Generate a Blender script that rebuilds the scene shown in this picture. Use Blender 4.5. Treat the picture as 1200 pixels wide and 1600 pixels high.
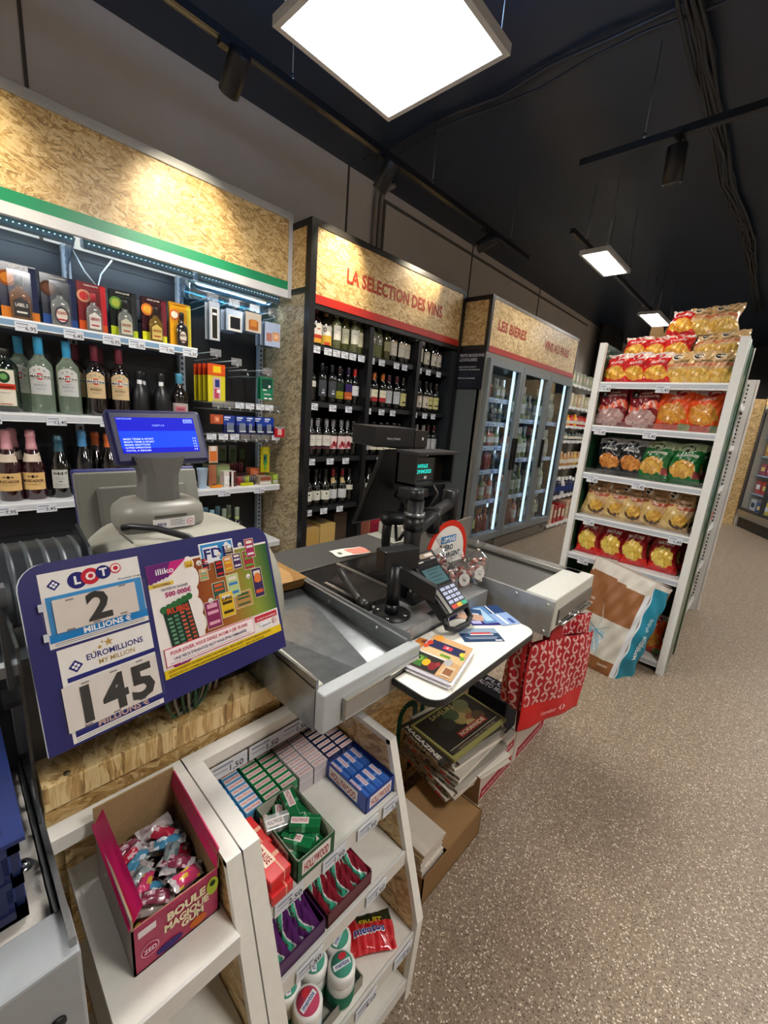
import bpy, math, random
from mathutils import Vector, Matrix, Euler
C = bpy.context.scene.collection
S = bpy.context.scene
for o in list(bpy.data.objects): bpy.data.objects.remove(o)
PI = math.pi

# ------------------------------------------------------------------ camera, exposure
cam = bpy.data.objects.new('camera', bpy.data.cameras.new('camera')); C.objects.link(cam)
yaw, pitch, roll = -0.740060, -0.229037, 0.0812923
fw = Vector((math.sin(yaw)*math.cos(pitch), math.cos(yaw)*math.cos(pitch), math.sin(pitch)))
rt = fw.cross(Vector((0, 0, 1))).normalized(); up = rt.cross(fw)
r2 = rt*math.cos(roll)+up*math.sin(roll); u2 = -rt*math.sin(roll)+up*math.cos(roll)
mw = Matrix((r2, u2, -fw)).transposed().to_4x4(); mw.translation = Vector((0, 0, 1.45))
cam.matrix_world = mw
cam.data.sensor_fit = 'HORIZONTAL'; cam.data.sensor_width = 36; cam.data.lens = 36*655.96/1200
cam.data.clip_start = 0.02
S.camera = cam
S.view_settings.view_transform = 'Standard'; S.view_settings.look = 'None'
S.view_settings.exposure = 0.0; S.view_settings.gamma = 1; S.view_settings.use_curve_mapping = False
W = bpy.data.worlds.new('world'); S.world = W; W.use_nodes = True
W.node_tree.nodes['Background'].inputs[0].default_value = (0.75, 0.85, 1, 1)
W.node_tree.nodes['Background'].inputs[1].default_value = 0.12

# lamps: ceiling panels, those right of and behind the camera unseen and added for ambient light (x, y, z, size x, size y); their lit diffusers are what lights the room
PANELS = [(-1.31, 1.28, 2.735, .6, .6), (0.95, 0.9, 2.735, .6, .6), (0.9, 3.6, 2.735, .6, .6), (-1.3, -1.3, 2.735, .6, .6),
          (-1.50, 4.30, 2.9, .24, .65), (-1.56, 6.6, 2.9, .24, .75), (0.9, 6.8, 2.735, .6, .6), (-1.3, 9.5, 2.9, .6, .6)]
PANEL_STRENGTH = 42.
LED_STRENGTH = 42.
SPOT_POWER = 62.

# ------------------------------------------------------------------ colour / material helpers
def lin(c):
    return c/12.92 if c <= .04045 else ((c+.055)/1.055)**2.4
def H(h):
    h = h.lstrip('#'); h = ''.join(c*2 for c in h) if len(h) == 3 else h; return tuple(lin(int(h[i:i+2], 16)/255) for i in (0, 2, 4))
def newmat(name):
    m = bpy.data.materials.new(name); m.use_nodes = True; nt = m.node_tree
    return m, nt, nt.nodes['Principled BSDF']
def N(nt, t, **kw):
    n = nt.nodes.new(t)
    for k, v in kw.items():
        if k in n.inputs: n.inputs[k].default_value = v
        else: setattr(n, k, v)
    return n
def printed(name, rough, metal=0., coat=0., bump=0., bscale=60., spec=.5, var=.06):
    """surface whose own colour comes with the mesh (print, paint, plastic), plus a little procedural unevenness"""
    m, nt, b = newmat(name)
    a = N(nt, 'ShaderNodeAttribute', attribute_name='Col')
    tc = N(nt, 'ShaderNodeTexCoord'); no = N(nt, 'ShaderNodeTexNoise'); no.inputs['Scale'].default_value = bscale
    nt.links.new(tc.outputs['Object'], no.inputs['Vector'])
    mr = N(nt, 'ShaderNodeMapRange'); mr.inputs['To Min'].default_value = 1-var; mr.inputs['To Max'].default_value = 1+var
    nt.links.new(no.outputs['Fac'], mr.inputs['Value'])
    mx = N(nt, 'ShaderNodeVectorMath', operation='SCALE')
    nt.links.new(a.outputs['Color'], mx.inputs[0]); nt.links.new(mr.outputs['Result'], mx.inputs['Scale'])
    nt.links.new(mx.outputs['Vector'], b.inputs['Base Color'])
    b.inputs['Roughness'].default_value = rough; b.inputs['Metallic'].default_value = metal
    b.inputs['Coat Weight'].default_value = coat; b.inputs['Coat Roughness'].default_value = .08
    b.inputs['Specular IOR Level'].default_value = spec
    if bump:
        bp = N(nt, 'ShaderNodeBump'); bp.inputs['Strength'].default_value = bump; bp.inputs['Distance'].default_value = .004
        nt.links.new(no.outputs['Fac'], bp.inputs['Height']); nt.links.new(bp.outputs['Normal'], b.inputs['Normal'])
    return m
MATTE = printed('matte_paint', .6)
SATIN = printed('satin_plastic', .38)
GLOSS = printed('glossy_plastic', .18, coat=.3)
FOIL = printed('crinkled_film', .25, coat=.5, bump=.9, bscale=28)
METAL = printed('brushed_metal', .36, metal=1., bump=.15, bscale=240)
CHROME = printed('polished_metal', .12, metal=1.)
PAPER = printed('paper_print', .75, spec=.25)
CARD = printed('corrugated_cardboard', .85, spec=.2, bump=.25, bscale=90)
BOTTLE = printed('bottle_glass', .07, coat=1., spec=.8, var=.02)
FABRIC = printed('woven_plastic_fabric', .45, bump=.3, bscale=300)

def glassy(name, tint, alpha, rough=.03):
    m, nt, b = newmat(name)
    out = nt.nodes['Material Output']; nt.nodes.remove(b)
    tr = N(nt, 'ShaderNodeBsdfTransparent'); tr.inputs[0].default_value = (*tint, 1)
    gl = N(nt, 'ShaderNodeBsdfGlossy'); gl.inputs['Roughness'].default_value = rough; gl.inputs[0].default_value = (.9, .95, 1, 1)
    fr = N(nt, 'ShaderNodeFresnel'); fr.inputs[0].default_value = 1.45
    ad = N(nt, 'ShaderNodeMath', operation='ADD'); ad.inputs[1].default_value = alpha; ad.use_clamp = True
    mix = N(nt, 'ShaderNodeMixShader')
    geo = N(nt, 'ShaderNodeNewGeometry'); inv = N(nt, 'ShaderNodeMath', operation='SUBTRACT'); inv.inputs[0].default_value = 1.
    nt.links.new(geo.outputs['Backfacing'], inv.inputs[1]); mb = N(nt, 'ShaderNodeMath', operation='MULTIPLY')
    nt.links.new(fr.outputs[0], mb.inputs[0]); nt.links.new(inv.outputs[0], mb.inputs[1]); nt.links.new(mb.outputs[0], ad.inputs[0]); nt.links.new(ad.outputs[0], mix.inputs[0])
    nt.links.new(tr.outputs[0], mix.inputs[1]); nt.links.new(gl.outputs[0], mix.inputs[2])
    nt.links.new(mix.outputs[0], out.inputs[0])
    return m
GLASS = glassy('clear_glass', (.93, .97, .98), .02)
FILM = glassy('clear_plastic_film', (.93, .93, .93), .06, .12)
HOLDER = glassy('frosted_holder', (.8, .82, .85), .28, .25)
HOLD = glassy('clear_label_sleeve', (.98, .98, .98), .0, .1)
SMOKE = glassy('smoked_plastic', (.30, .33, .36), .05, .15)
FROST = glassy('blue_plastic_wrap', (.30, .62, .74), .22, .2)

def emis(name, col, st):
    m, nt, b = newmat(name)
    b.inputs['Base Color'].default_value = (*col, 1); b.inputs['Emission Color'].default_value = (*col, 1)
    b.inputs['Emission Strength'].default_value = st; return m
LIT = emis('lit_diffuser', (1, .955, .90), PANEL_STRENGTH)
LED = emis('led_strip', (.70, .87, 1), LED_STRENGTH)
def emis_print(name, st):
    m = printed(name, .5, spec=.15); nt = m.node_tree; b = nt.nodes['Principled BSDF']
    a = [n for n in nt.nodes if n.type == 'ATTRIBUTE'][0]
    nt.links.new(a.outputs['Color'], b.inputs['Emission Color']); b.inputs['Emission Strength'].default_value = st
    return m
LEDDOT = emis('led_dots', (.6, .82, 1), 1.6)
LED2 = emis('fridge_led', (.70, .88, 1), 1.35)
SCREEN = emis_print('lit_screen', .9)

def osb(name, axis, tones=('#85673e', '#b8945c', '#d0ac70', '#e6cc96')):
    """wood strands pressed in layers, each layer lying at its own angle"""
    m, nt, b = newmat(name)
    tc = N(nt, 'ShaderNodeTexCoord'); prev = None
    wn = N(nt, 'ShaderNodeTexNoise'); wn.inputs['Scale'].default_value = 9.; nt.links.new(tc.outputs['Object'], wn.inputs['Vector'])
    wv = N(nt, 'ShaderNodeVectorMath', operation='MULTIPLY_ADD'); wv.inputs[1].default_value = (.022,)*3
    nt.links.new(wn.outputs['Color'], wv.inputs[0]); nt.links.new(tc.outputs['Object'], wv.inputs[2])
    for k, ang in enumerate((.1, 1.3, 2.3, .75, 1.9, 2.85, .4)):
        vr = N(nt, 'ShaderNodeVectorRotate', rotation_type=axis+'_AXIS'); vr.inputs['Angle'].default_value = ang; vr.inputs['Center'].default_value = (k*.37, k*.71, k*.53)
        nt.links.new(wv.outputs[0], vr.inputs['Vector'])
        m2 = N(nt, 'ShaderNodeMapping'); m2.inputs['Location'].default_value = (k*3.1, k*1.7, k*2.3)
        m2.inputs['Scale'].default_value = {'X': (9, 20, 95), 'Y': (20, 9, 95), 'Z': (20, 95, 9)}[axis]
        nt.links.new(vr.outputs[0], m2.inputs['Vector'])
        vo = N(nt, 'ShaderNodeTexVoronoi'); vo.inputs['Scale'].default_value = 1.; nt.links.new(m2.outputs[0], vo.inputs['Vector'])
        sp = N(nt, 'ShaderNodeSeparateColor'); nt.links.new(vo.outputs['Color'], sp.inputs[0])
        n2 = N(nt, 'ShaderNodeTexNoise'); n2.inputs['Scale'].default_value = 2.2; n2.inputs['Detail'].default_value = 2; nt.links.new(m2.outputs[0], n2.inputs['Vector'])
        v2 = N(nt, 'ShaderNodeMath', operation='MULTIPLY_ADD'); v2.inputs[1].default_value = .62
        nt.links.new(sp.outputs[1], v2.inputs[0]); nt.links.new(n2.outputs['Fac'], v2.inputs[2]); cur = v2.outputs[0]
        if prev is None: prev = cur
        else:
            th = N(nt, 'ShaderNodeMath', operation='GREATER_THAN'); th.inputs[1].default_value = .60
            nt.links.new(sp.outputs[2], th.inputs[0])
            mx = N(nt, 'ShaderNodeMix'); nt.links.new(th.outputs[0], mx.inputs[0]); nt.links.new(prev, mx.inputs[2]); nt.links.new(cur, mx.inputs[3]); prev = mx.outputs[0]
    cr = N(nt, 'ShaderNodeValToRGB'); e = cr.color_ramp.elements
    e[0].position = .38; e[0].color = (*H(tones[0]), 1); e[1].position = 1.0; e[1].color = (*H(tones[3]), 1)
    x = e.new(.58); x.color = (*H(tones[1]), 1); x = e.new(.80); x.color = (*H(tones[2]), 1)
    nt.links.new(prev, cr.inputs[0]); nt.links.new(cr.outputs[0], b.inputs['Base Color'])
    bp = N(nt, 'ShaderNodeBump'); bp.inputs['Strength'].default_value = .3; bp.inputs['Distance'].default_value = .003
    nt.links.new(prev, bp.inputs['Height']); nt.links.new(bp.outputs[0], b.inputs['Normal'])
    b.inputs['Roughness'].default_value = .38
    return m
OSBX = osb('strand_board_x', 'X'); OSBY = osb('strand_board_y', 'Y'); OSBZ = osb('strand_board_z', 'Z')
OSBG = osb('strand_board_grey_tan', 'Y', ('#5e5340', '#8c7c60', '#a89878', '#c0b190'))  # same board in greyer, darker tan tones

def floor_mat():
    m, nt, b = newmat('speckled_vinyl_floor')
    tc = N(nt, 'ShaderNodeTexCoord'); prev = None
    base = N(nt, 'ShaderNodeRGB'); base.outputs[0].default_value = (*H('#8d7c6a'), 1); prev = base.outputs[0]
    for sc, thr, col in ((170, .78, '#7c6a57'), (210, .80, '#b9a78f'), (250, .86, '#594b3e'), (215, .93, '#e2d6c4')):
        vo = N(nt, 'ShaderNodeTexVoronoi'); vo.inputs['Scale'].default_value = sc
        nt.links.new(tc.outputs['Object'], vo.inputs['Vector'])
        sp = N(nt, 'ShaderNodeSeparateColor'); nt.links.new(vo.outputs['Color'], sp.inputs[0])
        g = N(nt, 'ShaderNodeMath', operation='GREATER_THAN'); g.inputs[1].default_value = thr; nt.links.new(sp.outputs[0], g.inputs[0])
        l = N(nt, 'ShaderNodeMath', operation='LESS_THAN'); l.inputs[1].default_value = .55; nt.links.new(vo.outputs['Distance'], l.inputs[0])
        mu = N(nt, 'ShaderNodeMath', operation='MULTIPLY'); nt.links.new(g.outputs[0], mu.inputs[0]); nt.links.new(l.outputs[0], mu.inputs[1])
        mx = N(nt, 'ShaderNodeMix', data_type='RGBA'); nt.links.new(mu.outputs[0], mx.inputs[0]); nt.links.new(prev, mx.inputs[6])
        mx.inputs[7].default_value = (*H(col), 1); prev = mx.outputs[2]
    nt.links.new(prev, b.inputs['Base Color']); b.inputs['Roughness'].default_value = .42
    b.inputs['Specular IOR Level'].default_value = .35
    return m
def noisy(name, c1, c2, scale, rough, bump=.1, spec=.5, metal=0):
    m, nt, b = newmat(name); tc = N(nt, 'ShaderNodeTexCoord'); no = N(nt, 'ShaderNodeTexNoise')
    no.inputs['Scale'].default_value = scale; no.inputs['Detail'].default_value = 6
    nt.links.new(tc.outputs['Object'], no.inputs['Vector'])
    cr = N(nt, 'ShaderNodeValToRGB'); cr.color_ramp.elements[0].color = (*H(c1), 1); cr.color_ramp.elements[1].color = (*H(c2), 1)
    cr.color_ramp.elements[0].position = .3; cr.color_ramp.elements[1].position = .7
    nt.links.new(no.outputs[0], cr.inputs[0]); nt.links.new(cr.outputs[0], b.inputs['Base Color'])
    bp = N(nt, 'ShaderNodeBump'); bp.inputs['Strength'].default_value = bump; bp.inputs['Distance'].default_value = .01
    nt.links.new(no.outputs[0], bp.inputs['Height']); nt.links.new(bp.outputs[0], b.inputs['Normal'])
    b.inputs['Roughness'].default_value = rough; b.inputs['Specular IOR Level'].default_value = spec; b.inputs['Metallic'].default_value = metal
    return m
FLOOR = floor_mat()
WALL = noisy('taupe_wall_paint', '#e2d8cc', '#e9e0d5', 3, .7)
CEIL = noisy('dark_navy_ceiling', '#1f2c40', '#253449', 2, .38, .15, .7)
DARK = noisy('dark_slatted_metal', '#0d1119', '#121722', 5, .45)
STEEL = noisy('galvanised_steel', '#9a9d9d', '#adb0b0', 26, .32, .03, .5, .45)
TRAYM = noisy('worn_tray_steel', '#777c7d', '#8d9192', 26, .27, .03, .5, .65)
MARBLE = noisy('crumpled_white_lining', '#b9b3aa', '#dcd7cf', 30, .6, .6)

# ------------------------------------------------------------------ mesh builder
_txt = {}
def glyphs(s, bold=0.):
    k = (s, bold)
    if k not in _txt:
        cu = bpy.data.curves.new('t', 'FONT'); cu.body = s; cu.size = 1; cu.resolution_u = 2; cu.fill_mode = 'FRONT'; cu.offset = bold
        o = bpy.data.objects.new('t', cu); me = bpy.data.meshes.new_from_object(o)
        vs = [tuple(v.co[:2]) for v in me.vertices]; fs = [tuple(p.vertices) for p in me.polygons]
        bpy.data.objects.remove(o); bpy.data.curves.remove(cu); bpy.data.meshes.remove(me)
        if vs:
            xs = [v[0] for v in vs]; x0, x1 = min(xs), max(xs)
            vs = [((x-x0)/max(x1-x0, 1e-6), y/.7) for x, y in vs]
            asp = (x1-x0)/.7
        else: asp = 1
        _txt[k] = (vs, fs, asp)
    return _txt[k]

class MB:
    def __init__(s): s.v = []; s.f = []; s.m = []; s.c = []; s.mats = []; s.sm = []
    def mi(s, mat):
        if mat not in s.mats: s.mats.append(mat)
        return s.mats.index(mat)
    def add(s, vs, fs, mat, col, smooth=False):
        o = len(s.v); s.v += [tuple(v) for v in vs]; i = s.mi(mat)
        if isinstance(col, str): col = H(col)
        cl = isinstance(col, list)
        if cl: col = [H(c) if isinstance(c, str) else c for c in col]
        for k, f in enumerate(fs):
            s.f.append(tuple(j+o for j in f)); s.m.append(i); s.c.append(col[k] if cl else col); s.sm.append(smooth)
        return s
    def box(s, a, b, mat, col, T=None):
        x0, x1 = sorted((a[0], b[0])); y0, y1 = sorted((a[1], b[1])); z0, z1 = sorted((a[2], b[2]))
        vs = [Vector(p) for p in ((x0,y0,z0),(x1,y0,z0),(x1,y1,z0),(x0,y1,z0),(x0,y0,z1),(x1,y0,z1),(x1,y1,z1),(x0,y1,z1))]
        if T: vs = [T @ v for v in vs]
        return s.add(vs, [(0,3,2,1),(4,5,6,7),(0,1,5,4),(1,2,6,5),(2,3,7,6),(3,0,4,7)], mat, col)
    def quad(s, a, b, c, d, mat, col):
        return s.add([a, b, c, d], [(0, 1, 2, 3)], mat, col)
    def prism(s, poly, d, mat, col, cap=True):
        """poly: 3d loop, d: extrusion vector"""
        n = len(poly); d = Vector(d); p = [Vector(q) for q in poly]
        vs = p+[q+d for q in p]
        fs = [(i, (i+1) % n, (i+1) % n+n, i+n) for i in range(n)]
        if cap: fs += [tuple(range(n))[::-1], tuple(range(n, 2*n))]
        return s.add(vs, fs, mat, col)
    def lathe(s, prof, mat, col, c=(0, 0, 0), n=16, T=None, cap=True):
        """prof: [(r,z)], col: one colour or list per segment"""
        vs = []; fs = []; cs = []
        for r, z in prof:
            for k in range(n):
                a = 2*PI*k/n; vs.append(Vector((r*math.cos(a), r*math.sin(a), z)))
        cl = isinstance(col, (list, tuple)) and not isinstance(col[0], float)
        for i in range(len(prof)-1):
            for k in range(n):
                fs.append((i*n+k, i*n+(k+1) % n, (i+1)*n+(k+1) % n, (i+1)*n+k))
                cs.append((H(col[i]) if isinstance(col[i], str) else col[i]) if cl else (H(col) if isinstance(col, str) else col))
        if cap:
            fs.append(tuple(range(n))[::-1]); cs.append(cs[0]); L = (len(prof)-1)*n; fs.append(tuple(range(L, L+n))); cs.append(cs[-2])
        c = Vector(c); vs = [(T @ v if T else v)+c for v in vs]
        return s.add(vs, fs, mat, cs, True)
    def tube(s, pts, r, mat, col, n=8):
        pts = [Vector(p) for p in pts]; vs = []; fs = []
        for i, p in enumerate(pts):
            t = (pts[min(i+1, len(pts)-1)]-pts[max(i-1, 0)]).normalized()
            a = t.orthogonal().normalized() if i == 0 else (a-t*a.dot(t)).normalized()
            b = t.cross(a)
            for k in range(n):
                w = 2*PI*k/n; vs.append(p+(a*math.cos(w)+b*math.sin(w))*r)
        for i in range(len(pts)-1):
            for k in range(n): fs.append((i*n+k, i*n+(k+1) % n, (i+1)*n+(k+1) % n, (i+1)*n+k))
        fs.append(tuple(range(n))[::-1]); fs.append(tuple(range((len(pts)-1)*n, len(pts)*n)))
        return s.add(vs, fs, mat, col, True)
    def surf(s, fn, nu, nv, mat, colfn, smooth=True):
        vs = [fn(i/nu, j/nv) for j in range(nv+1) for i in range(nu+1)]
        fs = []; cs = []
        for j in range(nv):
            for i in range(nu):
                a = j*(nu+1)+i; fs.append((a, a+1, a+nu+2, a+nu+1))
                c = colfn((i+.5)/nu, (j+.5)/nv) if callable(colfn) else colfn
                cs.append(H(c) if isinstance(c, str) else c)
        return s.add(vs, fs, mat, cs, smooth)
    def text(s, txt, pos, u, v, h, mat, col, bold=.012, align='C', fn=None, w=None):
        """letters of cap height h at pos (baseline centre/left), running along u with up v; w forces a width"""
        vs, fs, asp = glyphs(txt, bold)
        if not vs: return s
        u = Vector(u).normalized(); v = Vector(v).normalized(); pos = Vector(pos)
        W_ = w if w else asp*h
        x0 = -W_/2 if align == 'C' else 0.
        return s.add([pos+u*(x0+x*W_)+v*(y*h) for x, y in vs], fs, mat, col)
    def textf(s, txt, fn, u0, u1, v0, h, mat, col, bold=.012):
        """letters laid on a curved surface fn(u,v)"""
        vs, fs, asp = glyphs(txt, bold)
        return s.add([fn(u0+x*(u1-u0), v0+y*h) for x, y in vs], fs, mat, col)
    def ell(s, c, u, v, ru, rv, mat, col, n=20):
        c = Vector(c); u = Vector(u).normalized(); v = Vector(v).normalized()
        return s.add([c+u*ru*math.cos(2*PI*k/n)+v*rv*math.sin(2*PI*k/n) for k in range(n)], [tuple(range(n))], mat, col)
    def build(s, name, parent=None, loc=None, bevel=0., world=True, sol=0.):
        me = bpy.data.meshes.new(name)
        M0 = Matrix.Identity(4)
        if parent is not None and world: M0 = PM[parent.name].inverted()
        elif loc is not None and world: M0 = Matrix.Translation(-Vector(loc))
        me.from_pydata([tuple(M0 @ Vector(v)) for v in s.v], [], s.f)
        for m in s.mats: me.materials.append(m)
        me.polygons.foreach_set('material_index', s.m); me.polygons.foreach_set('use_smooth', s.sm)
        at = me.color_attributes.new('Col', 'FLOAT_COLOR', 'CORNER')
        data = []
        for f, c in zip(s.f, s.c): data += [c[0], c[1], c[2], 1.]*len(f)
        at.data.foreach_set('color', data)
        me.validate(); me.update()
        o = bpy.data.objects.new(name, me); C.objects.link(o)
        if parent is not None: o.parent = parent; PM[o.name] = PM[parent.name]
        elif loc is not None: o.location = loc; PM[o.name] = Matrix.Translation(Vector(loc))
        else: PM[o.name] = Matrix.Identity(4)
        if bevel:
            b = o.modifiers.new('bevel', 'BEVEL'); b.width = bevel; b.segments = 2; b.limit_method = 'ANGLE'; b.angle_limit = .7
        return o
PM = {}
def thing(name, label, cat, loc=(0, 0, 0), rot=(0, 0, 0), group=None):
    o = bpy.data.objects.new(name, None); C.objects.link(o); o.empty_display_size = .05
    o.location = loc; o.rotation_euler = rot; o['label'] = label; o['category'] = cat
    if group: o['group'] = group
    PM[o.name] = Matrix.Translation(Vector(loc)) @ Euler(rot).to_matrix().to_4x4()
    return o
def tag(o, label, cat, group=None):
    o['label'] = label; o['category'] = cat
    if group: o['group'] = group
    return o
def stru(o): o['kind'] = 'structure'; return o
def dup(root, loc, rot=None, label=None, group=None, scale=None):
    r = root.copy(); C.objects.link(r); r.location = loc
    if rot is not None: r.rotation_euler = rot
    if scale is not None: r.scale = scale
    if label: r['label'] = label
    if group: r['group'] = group
    for ch in KIDS.get(root.name, ()):
        c = ch.copy(); C.objects.link(c); c.parent = r
        for g in KIDS.get(ch.name, ()):
            d = g.copy(); C.objects.link(d); d.parent = c
    return r
KIDS = {}
def kids(root):
    KIDS[root.name] = [o for o in bpy.data.objects if o.parent == root]
    for k in KIDS[root.name]: KIDS[k.name] = [o for o in bpy.data.objects if o.parent == k]
X, Y, Z = Vector((1, 0, 0)), Vector((0, 1, 0)), Vector((0, 0, 1))
ORD = ['first', 'second', 'third', 'fourth', 'fifth', 'sixth', 'seventh', 'eighth', 'ninth', 'tenth', 'eleventh', 'twelfth']
def price_tag(mb, p, u, n, w=.07, h=.038, price='1,95'):
    """small white shelf label, centred on p, facing n"""
    p = Vector(p); u = Vector(u); n = Vector(n)
    a = p-u*w/2-Z*h/2
    mb.prism([a, a+u*w, a+u*w+Z*h, a+Z*h], n*.002, PAPER, '#d9dde4')
    q = p+n*.0026
    mb.quad(q-u*w*.42+Z*h*.22, q+u*w*.1+Z*h*.22, q+u*w*.1+Z*h*.36, q-u*w*.42+Z*h*.36, PAPER, '#8d93a6')
    mb.quad(q-u*w*.42-Z*h*.1, q-u*w*.05-Z*h*.1, q-u*w*.05-Z*h*.02, q-u*w*.42-Z*h*.02, PAPER, '#9aa0b0')
    mb.text(price, q+u*w*.2-Z*h*.32, u, Z, h*.42, PAPER, '#3a3f4c')
# ================================================================== THE ROOM
m = MB(); m.quad((-3.2, -3.2, 0), (3.2, -3.2, 0), (3.2, 12.2, 0), (-3.2, 12.2, 0), FLOOR, '#ffffff'); stru(m.build('floor'))
m = MB(); m.box((-3.2, -3.2, 3.42), (3.2, 12.2, 3.5), CEIL, '#ffffff'); stru(m.build('ceiling'))
m = MB(); m.box((-3.2, -3.2, 0), (-3.1, 12.2, 3.42), WALL, '#ffffff'); stru(m.build('wall_left'))
m = MB(); m.box((-3.1, 12.1, 0), (3.2, 12.2, 3.42), noisy('charcoal_wall', '#24262a', '#2c2e33', 3, .6), '#ffffff'); stru(m.build('wall_back'))
m = MB(); m.box((3.1, -3.1, 0), (3.2, 12.1, 3.42), WALL, '#ffffff'); stru(m.build('wall_right'))
m = MB(); m.box((-3.1, -3.2, 0), (3.2, -3.1, 3.42), WALL, '#ffffff'); stru(m.build('wall_front'))
m = MB()
for y in (.52, 2.62, 4.55, 6.4): m.box((-3.1, y-.008, 2.2), (-3.093, y+.008, 3.42), MATTE, '#5d544b')
stru(m.build('trim_1'))
m = MB(); m.box((-3.1, 3.05, 3.31), (-3.088, 8.5, 3.335), SATIN, '#6f665d'); m.box((-3.1, 3.05, 2.3), (-3.088, 3.075, 3.31), SATIN, '#6f665d'); stru(m.build('trim_2'))
m = MB()
for y in (2.93, 2.99): m.tube([(-3.07, y, 2.66), (-3.07, y, 3.3), (-3.05, y+.02, 3.38), (-2.95, y+.04, 3.40)], .022, SATIN, '#9a9186')
tag(m.build('cable_conduit', loc=(-3.07, 2.96, 2.66)), 'pair of taupe cable pipes running up the wall above the wine sign', 'pipe')

# ---- ceiling fittings
ADDED_GLOW = emis('added_ceiling_glow', (.35, .6, 1), 13.)  # added glow on the first panel's back to tint the ceiling blue, no real lamp
def ceiling_panel(i, x, y, z, sx, sy, label, strips=1):
    t = thing('ceiling_light', label, 'light', (x, y, z), group='led ceiling panels')
    m = MB(); w = .022; h = .035
    for a, b in (((x-sx/2, y-sy/2), (x+sx/2, y-sy/2+w)), ((x-sx/2, y+sy/2-w), (x+sx/2, y+sy/2)), ((x-sx/2, y-sy/2+w), (x-sx/2+w, y+sy/2-w)), ((x+sx/2-w, y-sy/2+w), (x+sx/2, y+sy/2-w))):
        m.box((*a, z), (*b, z+h), SATIN, '#cfd2d6')
    m.box((x-sx/2+.01, y-sy/2+.01, z+h-.005), (x+sx/2-.01, y+sy/2-.01, z+h), SATIN, '#c0c3c8')
    if i == 0: m.box((x-sx/2+.08, y-sy/2+.08, z+h), (x+sx/2-.08, y+sy/2-.08, z+h+.004), ADDED_GLOW, '#fff')
    m.build('frame', t)
    k = (sx-2*w)/strips
    for s in range(strips):
        g = .012 if strips > 1 else 0
        m = MB(); m.box((x-sx/2+w+s*k+g, y-sy/2+w, z+.006), (x-sx/2+w+(s+1)*k-g, y+sy/2-w, z+.012), LIT, '#ffffff'); m.build('diffuser', t)
    for dx, dy in ((-1, -1), (1, 1), (-1, 1), (1, -1)):
        m = MB(); px, py = x+dx*(sx/2-.03), y+dy*(sy/2-.03)
        m.tube([(px, py, z+h), (px, py, 3.42)], .0022, CHROME, '#9aa0a6', 5); m.lathe([(.008, z+h), (.008, z+h+.03)], METAL, '#b9bdc0', (px, py, 0), 8); m.build('suspension_wire', t)
PL = ['large square led panel hanging over the checkout, nearest the camera', 'added square led panel, out of view over the shop floor right of the camera',
      'added square led panel, out of view over the aisle right of the crisps', 'added square led panel, out of view behind the camera', 'slim three-strip led panel above the drinks fridge aisle',
      'small led panel farthest along the ceiling track, above the crisps shelf', 'added square led panel, out of view over the far right aisle', 'square led panel near the back wall']
for i, (x, y, z, sx, sy) in enumerate(PANELS): ceiling_panel(i, x, y, z, sx, sy, PL[i], 3 if i in (4, ) else 1)

def track(a, b, z, name_label):
    a = Vector((*a, z)); b = Vector((*b, z)); d = (b-a).normalized(); s_ = Vector((-d.y, d.x, 0))
    t = thing('light_track', name_label, 'track', tuple(a), group='ceiling light tracks')
    m = MB(); m.prism([a-s_*.018, a+s_*.018, a+s_*.018+Z*.035, a-s_*.018+Z*.035], b-a, SATIN, '#15171b')
    m.prism([a-s_*.004-Z*.001, a+s_*.004-Z*.001, a+s_*.004+Z*.001, a-s_*.004+Z*.001], b-a, METAL, '#5b5f66'); m.build('rail', t)
    L = (b-a).length; k = max(2, int(L/1.1)+1)
    for i in range(k):
        p = a+d*(L*(i+.3)/(k-.4)); m = MB(); m.tube([p+Z*.035, Vector((p.x, p.y, 3.42))], .0025, METAL, '#8a8f95', 5)
        m.lathe([(.009, .035), (.009, .065)], CHROME, '#c5cacf', p, 8); m.build('hanger', t)
track((-2.11, -1.2), (-2.11, 4.0), 2.95, 'long black light track running above the bottle shelves')
track((-1.22, 2.80), (1.6, 2.80), 2.95, 'black light track crossing the ceiling above the crisps shelf')
track((-1.56, 3.62), (-1.56, 9.0), 2.94, 'black light track carrying the two far led panels')

def spotlight(p, target, label, power, zt=2.95, blend=1., ang=66):
    p = Vector(p); tv = (Vector(target)-p).normalized(); q = tv.to_track_quat('-Z', 'Y').to_matrix().to_4x4(); 
    t = thing('track_spotlight', label, 'spotlight', tuple(p), group='track spotlights')
    T = Matrix.Translation(p) @ q
    m = MB(); pr_ = [(.006, .085), (.044, .083), (.046, .078), (.046, -.078), (.043, -.082), (.038, -.082), (.036, -.06), (.006, -.055)]
    m.lathe(pr_, SATIN, '#17191d', (0, 0, 0), 24, T, cap=False); m.build('lamp_body', t)
    m = MB(); m.lathe([(.034, -.0605), (.034, -.0585)], LIT2, '#ffffff', (0, 0, 0), 20, T); m.build('lens', t)
    m = MB(); m.tube([(p.x, p.y, zt), (p.x, p.y, p.z+.02)], .008, SATIN, '#202226', 8); m.box((p.x-.018, p.y-.07, zt-.022), (p.x+.018, p.y+.07, zt), SATIN, '#1c1e22'); m.build('mount', t)
    if power:
        l = bpy.data.lights.new('spot', 'SPOT'); l.energy = power; l.color = (1, .86, .62); l.spot_size = math.radians(ang); l.spot_blend = blend; l.shadow_soft_size = .02
        o = bpy.data.objects.new('spot_lamp', l); C.objects.link(o); o.matrix_world = Matrix.Translation(p+tv*.09) @ q
LIT2 = emis('spot_lens', (1, .88, .66), 20.)
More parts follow.
